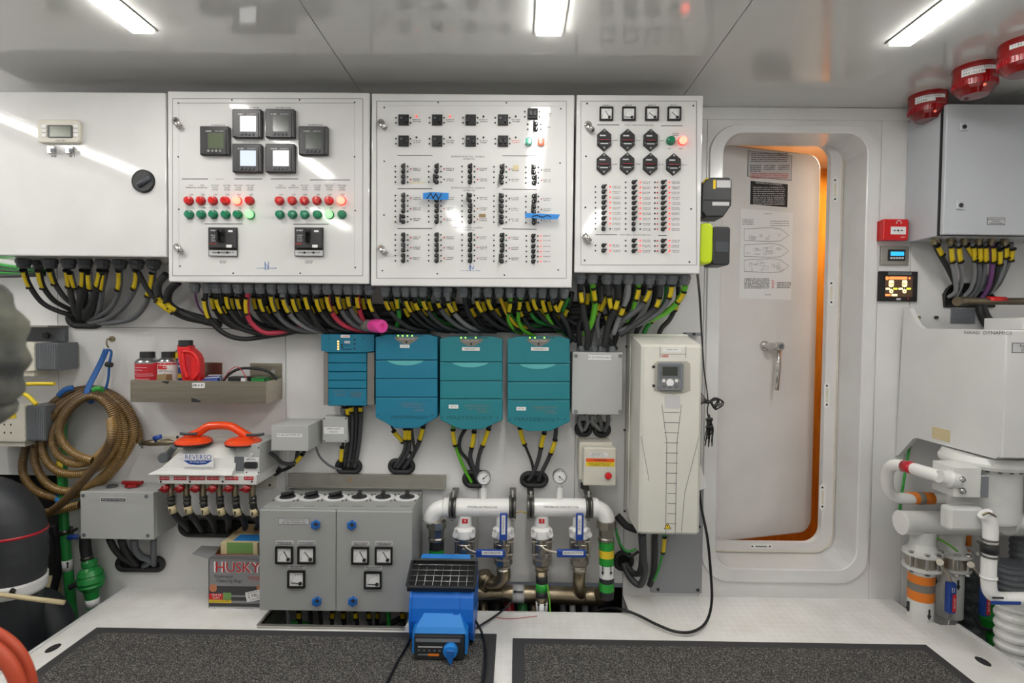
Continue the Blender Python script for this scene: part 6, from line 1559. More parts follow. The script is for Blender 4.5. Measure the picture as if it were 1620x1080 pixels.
for px in (796, 925): mb.tube([Q(px-1,939,yb_), Q(px+1,939,yb_)], 14.4*S(yb_), 24)
mb.tube([Q(764,905,yb_), Q(770,938,yb_)], 12*S(yb_), 18); mb.build('pipe', t)
mb = MB('label_grey').tube([Q(811,939,yb_), Q(829,939.3,yb_)], 14*S(yb_), 24); c = Q(820, 936, yb_-14.1*S(yb_)); mb.box(c.x-.01, c.x+.02, c.y-.001, c.y+.004, c.z-.002, c.z+.002, 'ink'); mb.prism([(c.x-.01,c.z+.006),(c.x-.022,c.z),(c.x-.01,c.z-.006)], c.y-.001, c.y+.004, 'ink'); mb.build('arrow_label', t)
MB('cable_lime').tube(smooth([Q(866,925,2.32), Q(869,945,2.31), Q(871,975,2.31)], 4), .003, 6).build('bonding_wire', None, label='yellow green bonding wire beside the banded drop pipe', cat='wire')
for i, (px, m) in enumerate(((763,'bronze'),(784,'rubber'),(805,'can_red'),(826,'green_pipe'),(843,'bronze'),(890,'cable_grey'),(905,'pvc'),(925,'cable_light'),(940,'rubber'))):
    MB(m).tube([Q(px, 950, 2.45), Q(px+3, 1010, 2.45)], (8 if i < 4 else 5)*S(2.4), 12).build('bilge_pipe', None, label='%s pipe stub in the floor gap below the manifolds, %s' % (('bronze','black','red','green','bronze','grey','white','pale grey','black')[i], ORD[i]), cat='pipe', group='pipe stubs in the floor gap')
# ================================================================ blue floor blower
y0_ = 2.06
bx0, bx1 = Q(651, 970, 2.05).x, Q(750, 970, 2.05).x
t = thing('floor_blower', 'bright blue floor blower with wire grille standing on the carpet mat', 'blower', ((bx0+bx1)/2, 2.15, .011))
prof = [(2.075,.222),(2.05,.20),(2.038,.165),(2.034,.12),(2.042,.075),(2.062,.04),(2.10,.014),(2.26,.014),(2.30,.06),(2.315,.12),(2.305,.18),(2.28,.225),(2.24,.26),(2.20,.275),(2.17,.265)]
mb = MB('blue').prism_x([(a, z) for a, z in prof], bx0+.006, bx1-.006)
def side(xa, xb): mb.prism_x([(a+(-.004 if a < 2.15 else .004), z+(.002 if z > .03 else 0)) for a, z in prof], xa, xb)
side(bx0, bx0+.008); side(bx1-.008, bx1); side(Q(719,960,2.04).x, Q(728,960,2.04).x)
mb.build('housing', t)
gx0, gx1 = Q(648.5, 910, 2.08).x, Q(753, 910, 2.08).x
A_, B_ = Vector((0, 2.058, .226)), Vector((0, 2.172, .278))
def G(u, v, off=0): n = Vector((0, -(B_-A_).z, (B_-A_).y)).normalized(); p = A_.lerp(B_, v)+n*off; return Vector((gx0+(gx1-gx0)*u, p.y, p.z))
mb = MB('dark_plastic'); mb.tube([G(.02,0,.012), G(.98,0,.012), G(1,.06,.012), G(1,.94,.012), G(.97,1,.012), G(.03,1,.012), G(0,.94,.012), G(0,.06,.012)], .006, 8, closed=True, sm=False)
V = [[G(0,0,.008), G(1,0,.008), G(1,1,.008), G(0,1,.008)], [G(0,0,-.012), G(1,0,-.012), G(1,1,-.012), G(0,1,-.012)]]
mb.strip(V); fr = mb.build('outlet_frame', t)
MB('black').strip([[G(.02,.02,.006), G(.98,.02,.006), G(.98,.97,.006), G(.02,.97,.006)], [G(.02,.02,-.01), G(.98,.02,-.01), G(.98,.98,-.01), G(.02,.98,-.01)]], cap0=True, cap1=True).build('outlet_opening', t)
mb = MB('can_metal')
for k in range(1, 8): mb.tube([G(k/8, .0, .012), G(k/8, 1, .012)], .0013, 6)
for k in range(1, 5): mb.tube([G(0, k/5, .014), G(1, k/5, .014)], .0013, 6)
mb.build('wire_grille', t)
hx0, hx1 = Q(656, 1010, 2.0).x, Q(741, 1010, 2.0).x; tx0, tx1 = Q(671, 977, 2.0).x, Q(728, 977, 2.0).x
zA = .150; zB = .108
mb = MB('blue_light'); 
top = [(tx0, 2.036, zA), (tx1, 2.036, zA), (hx1-.012, 1.998, zB+.012), (hx1, 1.988, zB), (hx1, 1.988, .03), (hx1-.008, 1.988, .03), (hx1-.008, 1.988, zB-.006), (hx0+.008, 1.988, zB-.006), (hx0+.008, 1.988, .03), (hx0, 1.988, .03), (hx0, 1.988, zB), (hx0+.012, 1.998, zB+.012)]
bk = [(x, 2.08, z) for x, y_, z in top]
V = [mb.v(p) for p in top]; W = [mb.v(p) for p in bk]; n = len(V)
for k in range(n): mb.f([V[k], V[(k+1) % n], W[(k+1) % n], W[k]])
for q in ((0,1,2,11),(2,3,6,7),(11,2,7,10),(10,7,8,9) if False else (10,11,7,8),(3,4,5,6),(8,9,10)): mb.f([V[k] for k in q])
hood = mb.build('control_hood', t)
px0_, px1_ = hx0+.008, hx1-.012
mb = MB('dark_plastic').box(px0_, px1_, 1.978, 2.06, .013, zB-.008, bev=.005); yq = 1.978
mb.box(px0_+.006, px1_-.012, yq-.0006, yq, zB-.030, zB-.018, 'gland'); mb.box(px0_+.014, px0_+.10, yq-.0008, yq, .058, .062, 'label_grey'); mb.box(px0_+.014, px0_+.05, yq-.0008, yq, .030, .034, 'gland'); mb.box(px0_+.05, px0_+.088, yq-.0008, yq, .028, .036, 'orange_band')
for k in range(5): mb.box(px0_+.014+k*.018, px0_+.022+k*.018, yq-.0008, yq, .044, .050, 'grey_dark')
mb.build('control_panel', t)
c = Vector((px1_-.045, yq, .052)); mb = MB('blue_light').lathe([(.026, 0), (.026, -.012), (.022, -.022), (0, -.024)], c, (0,1,0), 20)
mb.prism([(c.x+.015, c.z+.012), (c.x-.012, c.z+.014), (c.x-.010, c.z-.02), (c.x+.004, c.z-.042), (c.x+.012, c.z-.02)], c.y-.030, c.y-.01, 'blue_knob', ch=.002); mb.build('speed_knob', t)
MB('rubber').box(bx0+.01, bx1-.01, 2.08, 2.28, .0115, .016).build('foot', t)
MB('blue_light').box(Q(668,884,2.2).x, Q(745,884,2.2).x, 2.185, 2.235, .262, .286, bev=.004).build('carry_handle', t)
t.location.y -= .036
# power cords on the floor
def floor_cord(px, r, label, z=None):
    P = smooth([QZ(a, b2, r+.012) if c_ is None else Q(a, b2, c_) for a, b2, c_ in px], 8)
    return MB('black').tube(P, r, 8).build('power_cord', None, label=label, cat='cord')
floor_cord([(652,1000,2.12),(642,1024,None),(628,1048,None),(612,1080,None),(596,1110,None)], .0045, 'black power cord running left from the blue blower toward the viewer')
floor_cord([(750,978,2.12),(762,1000,None),(768,1030,None),(767,1062,None),(760,1100,None)], .0048, 'black power cord curving forward beside the right side of the blower')
floor_cord([(748,996,2.15),(765,986,None),(785,973,None),(804,957,2.25),(808,950,2.28),(800,947,2.33),(780,948,2.36),(752,948,2.38)], .0045, 'black power cord from the blower into the floor gap below the manifolds')
floor_cord([(1106,775,2.30),(1111,810,2.28),(1119,850,2.25),(1124,900,2.24),(1126,950,2.22),(1118,982,None),(1098,998,None),(1070,999,None),(1040,988,None),(1010,973,None),(985,964,None),(962,962,2.36),(945,966,2.38)], .0055, 'long black cord hanging from the drive and looping over the floor')
MB('can_red').tube(smooth([QZ(*p, .003) for p in ((782,975),(795,978),(815,978),(850,974))], 5), .0012, 5).build('wire_scrap', None, label='thin red wire scrap lying on the white tread plate floor', cat='wire')
# ================================================================ wall devices right of the door
y = WALL
x0, x1, z0, z1 = rect(1397, 346, 1438, 380, y-.05)
t = thing('fire_call_point', 'red manual fire call point with white push panel beside the door', 'call point', ((x0+x1)/2, y, z0))
MB('red').box(x0+.003, x1-.003, y-.03, y, z0+.003, z1-.003, bev=.004).prism(rr(x0, x1, z0, z1, .009, 4), y-.05, y-.028, ch=.006, chseg=2).build('housing', t)
mb = MB('label_white').plate(1409, 358.5, 1433, 370.5, y-.05, .0012)
for dx, w in ((-6, 0), (0, 1), (6, 0)): mb.disc(1421+dx, 364.5, y-.0512, 1.6 if w else 1.1, .0006, 'ink', 8)
mb.line(1414, 364.5, 1418, 364.5, y-.0512, 1, 'ink'); mb.line(1424, 364.5, 1428, 364.5, y-.0512, 1, 'ink'); mb.build('push_panel', t)
mb = MB('label_white').line(1418, 354, 1420, 349, y-.0502, 1, 'label_white'); mb.line(1420, 349, 1425, 349, y-.0502, 1, 'label_white'); mb.line(1425, 349, 1426, 354, y-.0502, 1, 'label_white'); mb.squig(1429, 375, y-.0502, 7, 2, 'label_white'); mb.build('marking', t)
x0, x1, z0, z1 = rect(1394, 389, 1438, 419, y-.012)
t = thing('control_display', 'grey metal panel with small blue lit display under the red call point', 'control display', ((x0+x1)/2, y, z0))
MB('alu').box(x0, x1, y-.012, y, z0, z1, bev=.002).build('panel', t)
mb = MB('dark_plastic').plate(1404.5, 394.5, 1431.5, 412.5, y-.012, .003, r=1); mb.plate(1409, 398, 1430, 404.5, y-.015, .001, 'lcd_cyan')
for k in range(5): mb.plate(1408.5+k*4.4, 406.8, 1411.5+k*4.4, 409.3, y-.015, .002, 'label_white')
mb.build('display_unit', t)
x0, x1, z0, z1 = rect(1391, 429, 1452, 476.5, y-.014)
t = thing('touch_panel', 'black framed touch panel with an orange and brown pump diagram', 'touch panel', ((x0+x1)/2, y, z0))
mb = MB('black').box(x0, x1, y-.014, y, z0, z1, bev=.003); mb.plate(1405.5, 430.5, 1442, 434.5, y-.014, .0008, 'gland'); mb.text('FUEL TRANSFER SYSTEM', 1424, 432.5, y-.0155, 2.4, 'ink', .85); mb.plate(1418, 471.5, 1425, 474.5, y-.014, .0006, 'label_grey'); mb.disc(1436.5, 472.5, y-.014, .6, .0005, 'led_red', 6); mb.build('bezel', t)
q = y-.0145; mb = MB('lcd_brown').plate(1400, 436, 1443.5, 469.5, q, .001); q -= .0012
mb.plate(1407, 437.5, 1435, 442, q, .0006, 'scr_orange'); mb.disc(1403.5, 440, q, 2.8, .0006, 'scr_orange', 12); mb.disc(1439, 440, q, 1.8, .0006, 'scr_orange', 10)
for px in (1410, 1431):
    mb.plate(px-4, 443, px+4, 453.5, q, .0006, 'scr_cream', r=2); mb.squig(px, 449, q-.0006, 6, 3, 'ink'); mb.disc(px, 460.5, q, 3.2, .0006, 'scr_cream', 14); mb.disc(px, 460.5, q-.0006, 1.2, .0004, 'ink', 8)
    mb.line(px, 453, px, 458, q, .8, 'label_grey')
for a, m in ((1401,'scr_cream'),(1413,'scr_lime'),(1421.5,'scr_cream'),(1434,'scr_lime')): mb.plate(a, 455, a+7, 458.2, q, .0006, m, r=1)
mb.plate(1400.5, 465, 1408.5, 468.2, q, .0006, 'scr_orange'); mb.plate(1410.5, 465, 1419.5, 468.2, q, .0006, 'scr_cream'); mb.build('screen', t)
# ================================================================ upper right cabinet
yu = 2.25
xl = Q(1493.5, 270, yu).x; xr_ = 2.38; zb_ = Q(1540, 371, yu).z; zt = Q(1560, 163, yu).z
t = thing('electrical_cabinet', 'pale grey upper right cabinet with two square latches and brass cable glands', 'electrical cabinet', ((xl+xr_)/2, WALL, zb_))
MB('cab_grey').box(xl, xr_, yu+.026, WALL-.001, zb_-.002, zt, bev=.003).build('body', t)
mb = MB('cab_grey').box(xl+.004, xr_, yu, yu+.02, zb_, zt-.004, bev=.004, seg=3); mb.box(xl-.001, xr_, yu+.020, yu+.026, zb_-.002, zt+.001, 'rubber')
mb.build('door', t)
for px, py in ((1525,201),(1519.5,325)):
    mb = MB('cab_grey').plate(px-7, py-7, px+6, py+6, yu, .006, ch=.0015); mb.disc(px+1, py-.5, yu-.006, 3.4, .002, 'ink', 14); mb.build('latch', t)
mb = MB('ink').plate(1561.5, 344, 1590, 355.5, yu, .0006); mb.plate(1562.3, 344.8, 1589.2, 354.7, yu, .0012, 'label_grey'); mb.text('NAIAD DYNAMICS', 1576, 347.3, yu-.0016, 2.6, 'ink', .85); mb.text('STABILIZERS', 1576, 350, yu-.0016, 2, 'ink', .85); mb.squig(1576, 353, yu-.0014, 22, 1.4, 'ink'); mb.build('label_plate', t)
gx = (1478,1492,1503,1514.6,1525.5,1537.5,1548,1557.7,1567.5,1579,1589,1600)
gm = MB('brass').lathe([(.012, 0), (.014, -.003), (.014, -.012), (.011, -.014), (.010, -.024), (.007, -.027)], (0,0,0), (0,0,1), 8, sm=False).mesh('gland')
yg = 2.34
for i, px in enumerate(gx):
    yy = yg+(.03 if i % 2 else 0); place('cable_gland', gm, (Q(px, 377, yg).x, yy, zb_-.002), t)
# wall opening with the cables
o = [Q(*p, WALL) for p in ((1492,484),(1492,466),(1496,458),(1504,452),(1512,449.5),(1540,449.5),(1541,462),(1565,464),(1571,470),(1571,484))]
o = [(p.x, p.z) for p in reversed(o)]
t = thing('cable_opening', 'dark arched wall opening behind the steel pipe where the grey cables enter', 'cable opening', (Q(1530,484,WALL).x, WALL, o[0][1]))
MB('hole_shade').prism(o, WALL-.003, WALL).build('opening', t); MB('rubber').tube([(x, WALL-.006, z) for x, z in o], .006, 6, closed=True, sm=False).build('rubber_edge', t)  # flat dark plate stands for the shaded inside of the opening
R4 = [('cable_black',4,[(1478,384),(1488,404),(1500,425),(1512,450),(1520,470)],(.1,.28)), ('cable_light',3.4,[(1503,384),(1504,410),(1510,435),(1512,460),(1500,470)],(.12,.3)), ('cable_light',3.2,[(1514.6,384),(1517,410),(1522,432),(1520,452),(1510,474)],(.12,.3)), ('cable_grey',3,[(1525.5,384),(1536,402),(1552,424),(1560,444),(1545,464)],(.1,.3)),
  ('cable_light',3.2,[(1537.5,384),(1540,408),(1542,432),(1536,456),(1522,472)],(.12,.3)), ('cable_grey',3.2,[(1548,384),(1549,410),(1550,436),(1544,458),(1530,472)],(.12,.3)), ('cable_grey',3,[(1557.7,384),(1558,410),(1556,440),(1548,460),(1536,474)],(.12,.3)), ('cable_purple',3.6,[(1569,384),(1570,410),(1568,436),(1562,458),(1550,474)],(.12,.3)),
  ('cable_black',3.4,[(1579,384),(1580,410),(1576,436),(1566,458),(1556,472)],(.16,.36)), ('cable_light',3.4,[(1589,384),(1590,408),(1584,434),(1572,456),(1558,468)],(.1,.28)), ('cable_grey',3.2,[(1600,384),(1598,408),(1588,434),(1578,452),(1564,464)],(.16,.32))]
for i, (m, r, pts, tg) in enumerate(R4):
    cable(pts, yg, WALL-.006, r, m, '%s yellow tagged cable under the upper right cabinet, %s' % (NM[m], ORD[i]), tags=[tg], tagr=3.8, group='cables under the upper right cabinet')
cable([(1550,484),(1554,500),(1562,514),(1574,524)], 2.44, 2.40, 6, 'rubber', 'thick dark cable bundle dropping behind the white cover from the arched opening')
cable([(1556,484),(1563,500),(1572,510),(1582,520)], 2.45, 2.42, 4, 'cable_dark', 'thinner dark cable beside the thick bundle behind the right cover')
# steel pipe with red tape
y = 2.33
t = thing('steel_pipe', 'level bronze coloured pipe with red tape crossing below the upper right cabinet', 'pipe', Q(1570,476,y))
MB('bronze').tube([Q(1516,476,y), Q(1522,476,y), Q(1524,476,y), Q(1531,476,y), Q(1533,476,y), Q(1728,477.6,y)], 6*S(y), 16, rad=lambda i: (6.5,7.5,6.6,6.6,5.6,5.6)[i]*S(y)).cyl(Q(1514,477,y-.01), Q(1519,476,y), 7*S(y)).build('pipe', t)
MB('red').tube([Q(1563,474.5,y), Q(1590,475,y)], 5.8*S(y), 16).build('red_tape', t)
x0, x1, z0, z1 = rect(1504, 488, 1543, 512, WALL-.002)
mb = MB('gland').box(x0, x1, WALL-.002, WALL, z0, z1)
for k in range(6): mb.line(1507, 491.5+k*3.4, 1540-(k % 3)*4, 491.5+k*3.4, WALL-.0021, .8, 'grey_dark')
mb.build('rating_plate', None, label='grey metal rating plate with fine text on the wall under the pipe', cat='plate')
for px, lb in ((1452, 'small brass wall stud, the left one above the right cover'), (1480, 'small dark wall hole plug above the right cover')):
    MB('brass' if px < 1460 else 'ink').disc(px, 502, WALL, 2.6, .01, seg=10).build('wall_stud', None, label=lb, cat='stud')
# ================================================================ stabiliser cover
XN = Q(1419, 620, WALL).x
def NP(px, py): p = QX(px, py, XN); return (p.y, p.z)
outl = [NP(*p) for p in ((1430,486),(1438,487),(1446,504),(1451,513),(1458,519.5),(1590,521.5),(1588,620),(1583,712),(1580,722),(1574,725.5),(1500,706),(1450,692.5),(1444,694),(1421,720),(1416,721))]
yf = min(p[0] for p in outl)
t = thing('stabiliser_cover', 'large white metal cover of the stabiliser unit with maker lettering, right wall', 'equipment cover', (XN+.2, WALL, min(p[1] for p in outl)))
mb = MB('cab_white').prism_x([(min(a, WALL-.002), z) for a, z in outl], XN, XN+.02)
zt = NP(1588, 521.5)[1]; zb_ = NP(1580, 724)[1]
mb.box(XN+.001, 2.38, yf, yf+.02, zb_, zt, bev=.006, seg=3); mb.box(XN+.01, 2.38, yf+.01, 2.28, zt-.02, zt-.001, bev=.001)
mb.build('cover_body', t)
mb = MB('ink'); 
c0 = QX(1561, 526.5, XN-.0008); mb.text_at('NAIAD  DYNAMICS', c0, .011, 'ink', 1.5, X=Vector((0,-1,0)))
mb.build('lettering', t)
p0, p1 = QX(1475, 674, XN), QX(1503, 700, XN); MB('tape_cream').box(XN-.0008, XN, min(p0.y,p1.y), max(p0.y,p1.y), min(p0.z,p1.z), max(p0.z,p1.z)).build('blank_label', t)
a, b2 = Q(1601, 542, yf), Q(1601, 558, yf)
mb = MB('ink').box(a.x, a.x+.14, yf-.0006, yf, b2.z, a.z); mb.box(a.x+.002, a.x+.138, yf-.0012, yf, b2.z+.002, a.z-.002, 'label_grey'); mb.text_at('NAIAD', (a.x+.053, yf-.0018, a.z-.011), .0105, 'ink', 1.2); mb.text_at('DYNAMICS', (a.x+.066, yf-.0018, b2.z+.010), .0105, 'ink', .95); mb.build('name_sign', t)
x0, x1, z0, z1 = rect(1590, 503, 1650, 517, 2.2)
MB('cab_white').box(x0, x1, 2.12, 2.3, zt, z1, bev=.004).build('white_box', None, label='low white box lying on top of the stabiliser cover at the right edge', cat='box')
cable([(1441,700),(1438,712),(1434,735),(1430,760),(1424,800),(1422,840)], 2.44, 2.42, 2, 'cable_green', 'thin green wire hanging from the lower corner of the white cover')
# ================================================================ pot and pipes
yp = 2.10
c = Q(1556, 780, yp); R = 46*S(yp); ztp = Q(1556, 728, yp).z; zbp = Q(1556, 836, yp-R).z
t = thing('actuator_housing', 'large white round actuator housing below the stabiliser cover', 'actuator', (c.x, yp, zbp))
MB('pvc').lathe([(R*.8, 0), (R*.98, .008), (R, .016), (R, ztp-zbp-.012), (R*1.25, ztp-zbp-.012), (R*1.3, ztp-zbp), (R*1.3, ztp-zbp+.01), (R*1.2, ztp-zbp+.03)], (c.x, yp, zbp), (0,0,1), 36).build('drum', t)
mb = MB('grey_dark')
for k in range(9): a = math.radians(200+k*17); mb.lathe([(.006, 0), (.006, -.008)], (c.x+R*1.12*math.cos(a), yp+R*1.12*math.sin(a), ztp-.012), (0,0,1), 6)
mb.build('flange_bolt_ring', t)
x0, x1, z0, z1 = rect(1494, 737, 1545, 784, yp-R-.0)
mb = MB('pvc').box(x0+.02, x1, yp-R-.02, yp-R*.2, z0, z1, bev=.003)
mb.box(x1, x1+.035, yp-R-.012, yp-R*.2, z0-.004, z1-.03, 'gland', .002); mb.build('port_block', t)
y1 = yp-R-.02
mb = MB('chrome')
for px, py in ((1521,758),(1522,776)): mb.tube([Q(px-4,py-1,y1-.008), Q(px+4,py+1,y1-.008)], .008, 10); mb.disc(px, py, y1, 5, .004, 'grey_dark', 14)
mb.build('bolt', t)
mb = MB('siren')
# hose from the block
yq = y1+.02
P = smooth([Q(*p, yy) for p, yy in (((1530,762),yq+.02),((1500,757),yq),((1465,747),yq+.08),((1430,737),yq+.20),((1412,736),yq+.26),((1404,746),yq+.30),((1403,762),yq+.32),((1406,776),yq+.34),((1416,786),yq+.36),((1436,788),yq+.37),((1480,788),yq+.39),((1500,788),yq+.4))], 6)
t = thing('white_hose', 'white bent pipe with orange bands curving out from the white actuator', 'pipe', P[-1])
MB('pipe_white').tube(P, 9.4*S(2.2), 18).build('pipe', t)
yz = yq+.375
MB('orange_band').tube([Q(1434,787.5,yz), Q(1475,788,yz)], 9.4*S(2.36), 18).tube([Q(1451,788,yz), Q(1460,788,yz)], 9.8*S(2.36), 18, 'taupe').build('orange_band', t)
MB('can_red').tube([Q(1431,737,yq+.19), Q(1446,741,yq+.14)], 9.5*S(2.2), 14).build('red_label', t)
mb = MB('pvc').lathe([(.026,0),(.034,.006),(.034,.03),(.028,.04),(.024,.06)], Q(1512,760,yq-.0), Q(1490,754,yq)-Q(1512,760,yq), 10); mb.build('pipe_nut', t)
mb = MB('ink'); c = Q(1490, 792, WALL); mb.box(c.x-.012, c.x+.02, WALL-.001, WALL, c.z-.002, c.z+.002); mb.prism([(c.x-.012,c.z+.007),(c.x-.024,c.z),(c.x-.012,c.z-.007)], WALL-.001, WALL); mb.build('wall_arrow', None, label='black arrow marking on the wall behind the white actuator', cat='marking')
# level white pipe
yl = 2.33
t = thing('header_pipe', 'thick level white pipe with capped end at the lower right', 'pipe', Q(1500,840,yl))
MB('pvc').cyl(Q(1426,826,yl-.02), Q(1712,831,yl+.05), 18*S(yl), None, 30).build('pipe', t)
MB('pipe_white').cyl(Q(1424,826,yl-.02), Q(1427,826,yl-.02), 18.6*S(yl), None, 30).build('end_cap', t)
def big_valve(px, y, label, y_top=838, lever=None, bands=(), arrows=()):
    s = S(y); c = lambda py, dx=0: Q(px+dx, py, y); t = thing('flanged_valve', label, 'valve', c(980))
    zf = lambda py: c(py).z
    X = c(900).x
    mb = MB('pvc').lathe([(18*s, 0), (17*s, zf(y_top)-zf(858)), (21*s, zf(y_top)-zf(868)), (27*s, zf(y_top)-zf(871)), (27*s, zf(y_top)-zf(875.5))], (X, y, zf(y_top)), (0,0,-1), 28)
    mb.lathe([(27*s, 0), (27*s, zf(893)-zf(897)), (19*s, zf(893)-zf(901)), (18*s, zf(893)-zf(906)), (18*s, zf(893)+.03)], (X, y, zf(893)), (0,0,-1), 28); mb.build('flanged_pipe', t)
    mb = MB('valve_steel').cyl((X, y, zf(875)), (X, y, zf(893)), 22*s, None, 28); mb.build('valve_body', t)
    mb = MB('chrome')
    for a in (200, 250, 290, 340):
        q = Vector((X+24*s*math.cos(math.radians(a)), y+24*s*math.sin(math.radians(a)), 0)); mb.cyl(q+Vector((0,0,zf(868))), q+Vector((0,0,zf(900))), 2.4*s, None, 8)
        for py in (869, 899): mb.cyl(q+Vector((0,0,zf(py)-.004)), q+Vector((0,0,zf(py)+.004)), 4.4*s, None, 6, sm=False)
    mb.build('flange_bolt', t)
    for u, v, m in bands: MB(m).cyl((X, y, zf(u)), (X, y, zf(v)), 18.3*s, None, 28).build('colour_band', t)
    mb = MB('ink')
    for dx, py in arrows:
        a = Q(px+dx, py, y-18.4*s); a.y = y-math.sqrt(max(1e-6, (18.5*s)**2-(a.x-X)**2))-.001
        mb.box(a.x-.003, a.x+.003, a.y-.001, a.y+.008, a.z-.006, a.z+.02); mb.prism([(a.x-.008,a.z-.004),(a.x,a.z-.022),(a.x+.008,a.z-.004)], a.y-.001, a.y+.008)
    if arrows: mb.build('flow_arrow', t)
    if lever:
        y2 = y-26*s; pts = [Q(a, b2, y2-.004*i) for i, (a, b2) in enumerate(lever)]
        l = MB('valve_steel').tube(smooth(pts, 4), .008, 8, flat=.5).cyl(Q(lever[0][0], lever[0][1], y-18*s), Q(lever[0][0], lever[0][1], y2-.012), .013).build('lever', t)
        e = pts[-1]; mb = MB('handle_blue').box(e.x-.016, e.x+.016, e.y-.014, e.y+.012, e.z-.115, e.z+.01, bev=.006, seg=3); mb.box(e.x-.002, e.x+.013, e.y-.0155, e.y-.01, e.z-.105, e.z-.035, 'red'); mb.text_at('SHUT-OFF', (e.x+.0055, e.y-.017, e.z-.07), .007, 'paper', .9, X=Vector((0,0,1)), Z=Vector((-1,0,0))); mb.tube([(e.x-.004,e.y-.015,e.z-.008),(e.x-.004,e.y-.015,e.z-.026),(e.x+.004,e.y-.015,e.z-.026),(e.x+.004,e.y-.015,e.z-.008)], .0012, 4, 'paper'); mb.build('grip', l)
    return t
big_valve(1458, 2.32, 'large white valve pipe with orange and grey bands, front left of the pair', lever=[(1487,889),(1492,900),(1500,908),(1504,924)], bands=((906,919,'orange_band'),(919,931,'taupe'),(931,946,'orange_band')), arrows=((-8,968),(12,972)))
big_valve(1504, 2.40, 'large white valve pipe standing right behind the orange banded one', lever=[(1536,893),(1545,905),(1553,914),(1558,930)], arrows=((-10,925),(12,925)))
MB('cable_lime').tube(smooth([Q(*p, 2.30) for p in ((1478,848),(1492,856),(1505,864),(1515,872))], 4), .004, 6).build('bonding_wire', None, label='green and yellow bonding wire across the top of the white valves', cat='wire')
# small white elbow pipe with black clamp
y = yp-R-.045
t = thing('drain_pipe', 'thin white pipe with black clamp bending right toward the frame edge', 'pipe', Q(1590,960,y))
MB('pipe_white').tube(smooth([Q(*p, y) for p in ((1558,812),(1565,822),(1567,840),(1565,880),(1564,920),(1568,938),(1582,946),(1600,947),(1700,947),(1880,947))], 6), 10.5*S(y), 18).tube([Q(1564,911,y), Q(1564,914,y)], 11.8*S(y), 18).build('pipe', t)
MB('bronze').tube(smooth([Q(1554,815,y-.018), Q(1564,811,y-.024), Q(1575,817,y-.018)], 4), .004, 8).build('rust_ring', t)
mb = MB('band_steel')
for py in (853, 859, 873, 879): mb.tube([Q(1565.5,py-1.5,y), Q(1565.3,py+1.5,y)], 12*S(y), 18)
mb.tube([Q(1565.5,860,y), Q(1565.2,873,y)], 12.4*S(y), 18, 'rubber'); mb.tube([Q(1552,856,y-.01), Q(1548,857,y-.02)], .006, 8); mb.tube([Q(1552,877,y-.01), Q(1547,876,y-.02)], .006, 8); mb.build('pipe_clamp', t)
mb = MB('handle_blue').box(Q(1592,0,y).x, Q(1640,0,y).x, y-10.8*S(y)-.001, y-10*S(y), Q(1600,951,y).z, Q(1600,946,y).z); mb.box(Q(1594,0,y).x, Q(1612,0,y).x, y-10.8*S(y)-.001, y-10*S(y), Q(1600,942,y).z, Q(1600,939.5,y).z, 'ink'); mb.build('blue_label', t)
MB('pvc').box(Q(1522,0,y+.05).x, Q(1578,0,y+.05).x, y+.03, y+.08, Q(1550,838,y+.05).z, Q(1550,800,y+.05).z, bev=.012).build('port_flange', t)
mb = MB('pvc').cyl(Q(1596,824,2.05), Q(1616,826,2.05), .03, None, 8).cyl(Q(1612,824,2.05), Q(1850,830,2.05), .022, None, 16); mb.cyl(Q(1590,824,2.06), Q(1594,824,2.06), .05, None, 16)
mb.build('side_port', None, label='white side port fitting leaving the actuator toward the right edge', cat='fitting')
MB('tape_blue').plate(1594, 741, 1600, 753, yp-R*.7, .001).build('blue_tape', None, label='tiny blue tape on the right side of the white actuator', cat='tape')
# things in the right bilge
for i, (px, py0, py1, r, m, lb, yy) in enumerate(((1533,905,1010,16,'gland_dark','dark grey ribbed hose stack right of the white valves',2.46), (1606,955,1050,26,'can_metal','thick pale ribbed hose stack at the lower right corner',2.10), (1598,890,945,20,'gland','grey ribbed hose behind the white drain pipe at the right edge',2.35), (1612,845,905,12,'grey_dark','dark vertical pipe behind the drain pipe at the right edge',2.40))):
    P = [Q(px, py0+(py1-py0)*k/24, yy) for k in range(25)]
    MB('pvc' if m == 'can_metal' else m).tube(P, r*S(yy), 22, rad=lambda k: r*S(yy)*(1.04 if k % 4 < 2 else .94), sm=False).build('ribbed_hose', None, label=lb, cat='hose')
for i, (px, py, rx) in enumerate(((1571,975,20), (1578,1008,14))):
    c = Q(px, py, 2.42); mb = MB('green_band').lathe([(0, -.06), (rx*.9*S(2.4), -.045), (rx*1.1*S(2.4), 0), (rx*.9*S(2.4), .04), (rx*.4*S(2.4), .055), (rx*.35*S(2.4), .08)], c, (0,0,1), 20)
    mb.build('green_bilge_valve', None, label=('larger green valve body glimpsed in the right bilge', 'smaller green valve body low in the right bilge')[i], cat='valve')
MB('rubber').tube(smooth([Q(1540,955,2.34), Q(1546,985,2.32), Q(1570,996,2.31), Q(1595,984,2.32), Q(1600,950,2.34)], 5), .005, 8).build('bilge_cable', None, label='dark cable looping in front of the green bilge valve', cat='cable')
MB('can_metal').tube([Q(1505,962,2.36), Q(1500,990,2.30)], .004, 6).build('drain_rod', None, label='thin metal rod behind the white valve foot', cat='rod')
MB('alu').box(FR, FR+.05, n1y-.2, n1y+.02, -.05, -.03).build('floor_bracket', None, label='short aluminium bracket under the floor edge at the right', cat='bracket')
MB('orange_band').tube([Q(1531,842,2.44), Q(1531,862,2.44)], 5*S(2.4), 12).build('orange_pipe', None, label='short orange pipe stub behind the two white valves', cat='pipe')
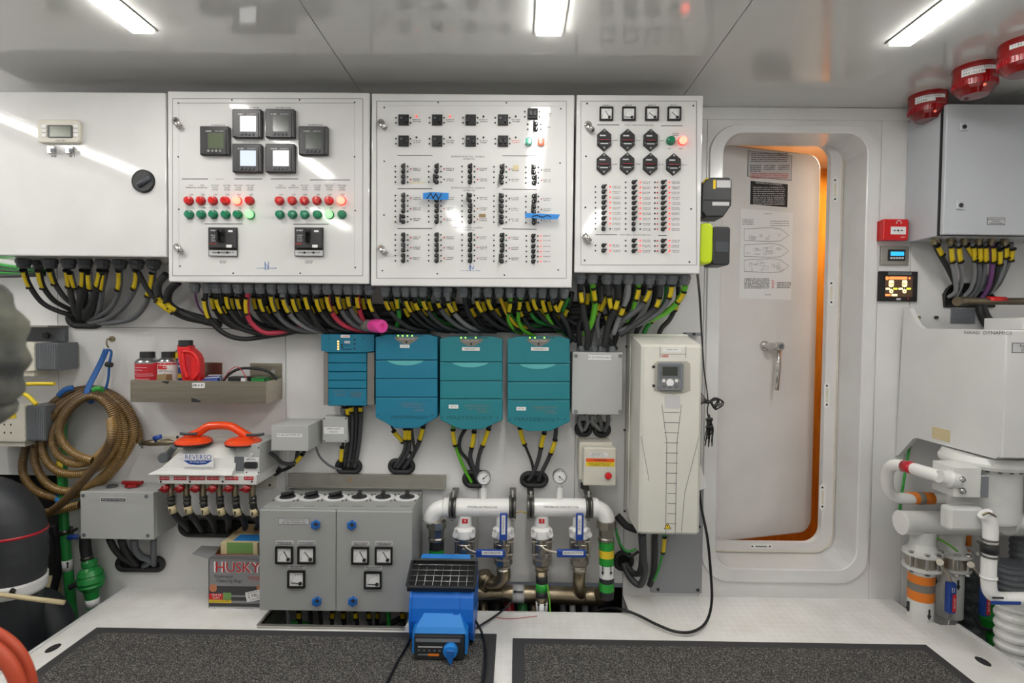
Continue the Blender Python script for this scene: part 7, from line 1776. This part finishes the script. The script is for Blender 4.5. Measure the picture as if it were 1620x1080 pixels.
# ================================================================ ceiling sirens
for i, (px, py, yy, lb, txt) in enumerate(((1468, 151, 0, 'red ceiling siren farthest from the viewer, beside the upper right cabinet', ('EXTINGUISHER','ALARM')), (1543, 107, 0, 'middle red ceiling siren with white label', ('EXTINGUISHER','PRE-ALARM')), (1620, 68, 0, 'red ceiling siren nearest the viewer, cut by the right edge', ('FIRE ALARM',)))):
    yy = QZ(px, py, CEIL).y; X = QZ(px, py, CEIL).x; R = .068
    t = thing('ceiling_siren', lb, 'siren', (X, yy, CEIL), 'red sirens on the ceiling')
    mb = MB('siren').lathe([(R, 0), (R*1.02, -.012), (R, -.014), (R*1.0, -.05), (R*.97, -.056)], (X, yy, CEIL), (0,0,1), 32)
    mb.lathe([(R*.97, -.056), (R*.95, -.075)], (X, yy, CEIL), (0,0,1), 40, sm=False, mats=None)
    for k in range(36):
        a = 2*PI*k/36; q = Vector((X+R*.975*math.cos(a), yy+R*.975*math.sin(a), CEIL)); mb.tube([q+Vector((0,0,-.058)), q+Vector((0,0,-.073))], .0018, 4, 'can_red')
    mb.build('siren_base', t)
    MB('siren_lens').lathe([(R*.95, -.075), (R*.86, -.086), (R*.66, -.100), (R*.62, -.103), (0, -.104)], (X, yy, CEIL), (0,0,1), 32).build('lens', t)
    MB('pale_red_lamp').lathe([(.006, 0), (.004, -.003), (0, -.004)], (X-.01, yy-R*.84, CEIL-.084), (0,1,.6), 10).build('lamp', t)
    mb = MB('label_white'); cc = Vector((X, yy, 0)); a0, a1 = -72, 18
    curved(mb, cc, R*1.0, CEIL-.034, CEIL-.020, a0, a1, 'label_white', 12, .001)
    if len(txt) > 1: curved(mb, cc, R*1.0, CEIL-.046, CEIL-.033, a0, a0+58, 'label_white', 8, .001)
    for j, s in enumerate(txt):
        aa = a0+8; st_ = (a1-a0-14)/13
        for ch_ in s:
            a = math.radians(aa); p = Vector((X+(R+.0022)*math.sin(a), yy-(R+.0022)*math.cos(a), CEIL-.027-.0125*j))
            if ch_ != ' ': mb.text_at(ch_, p, .0075, 'ink', .9, X=Vector((math.cos(a), math.sin(a), 0)))
            aa += st_
    mb.build('label_strip', t)
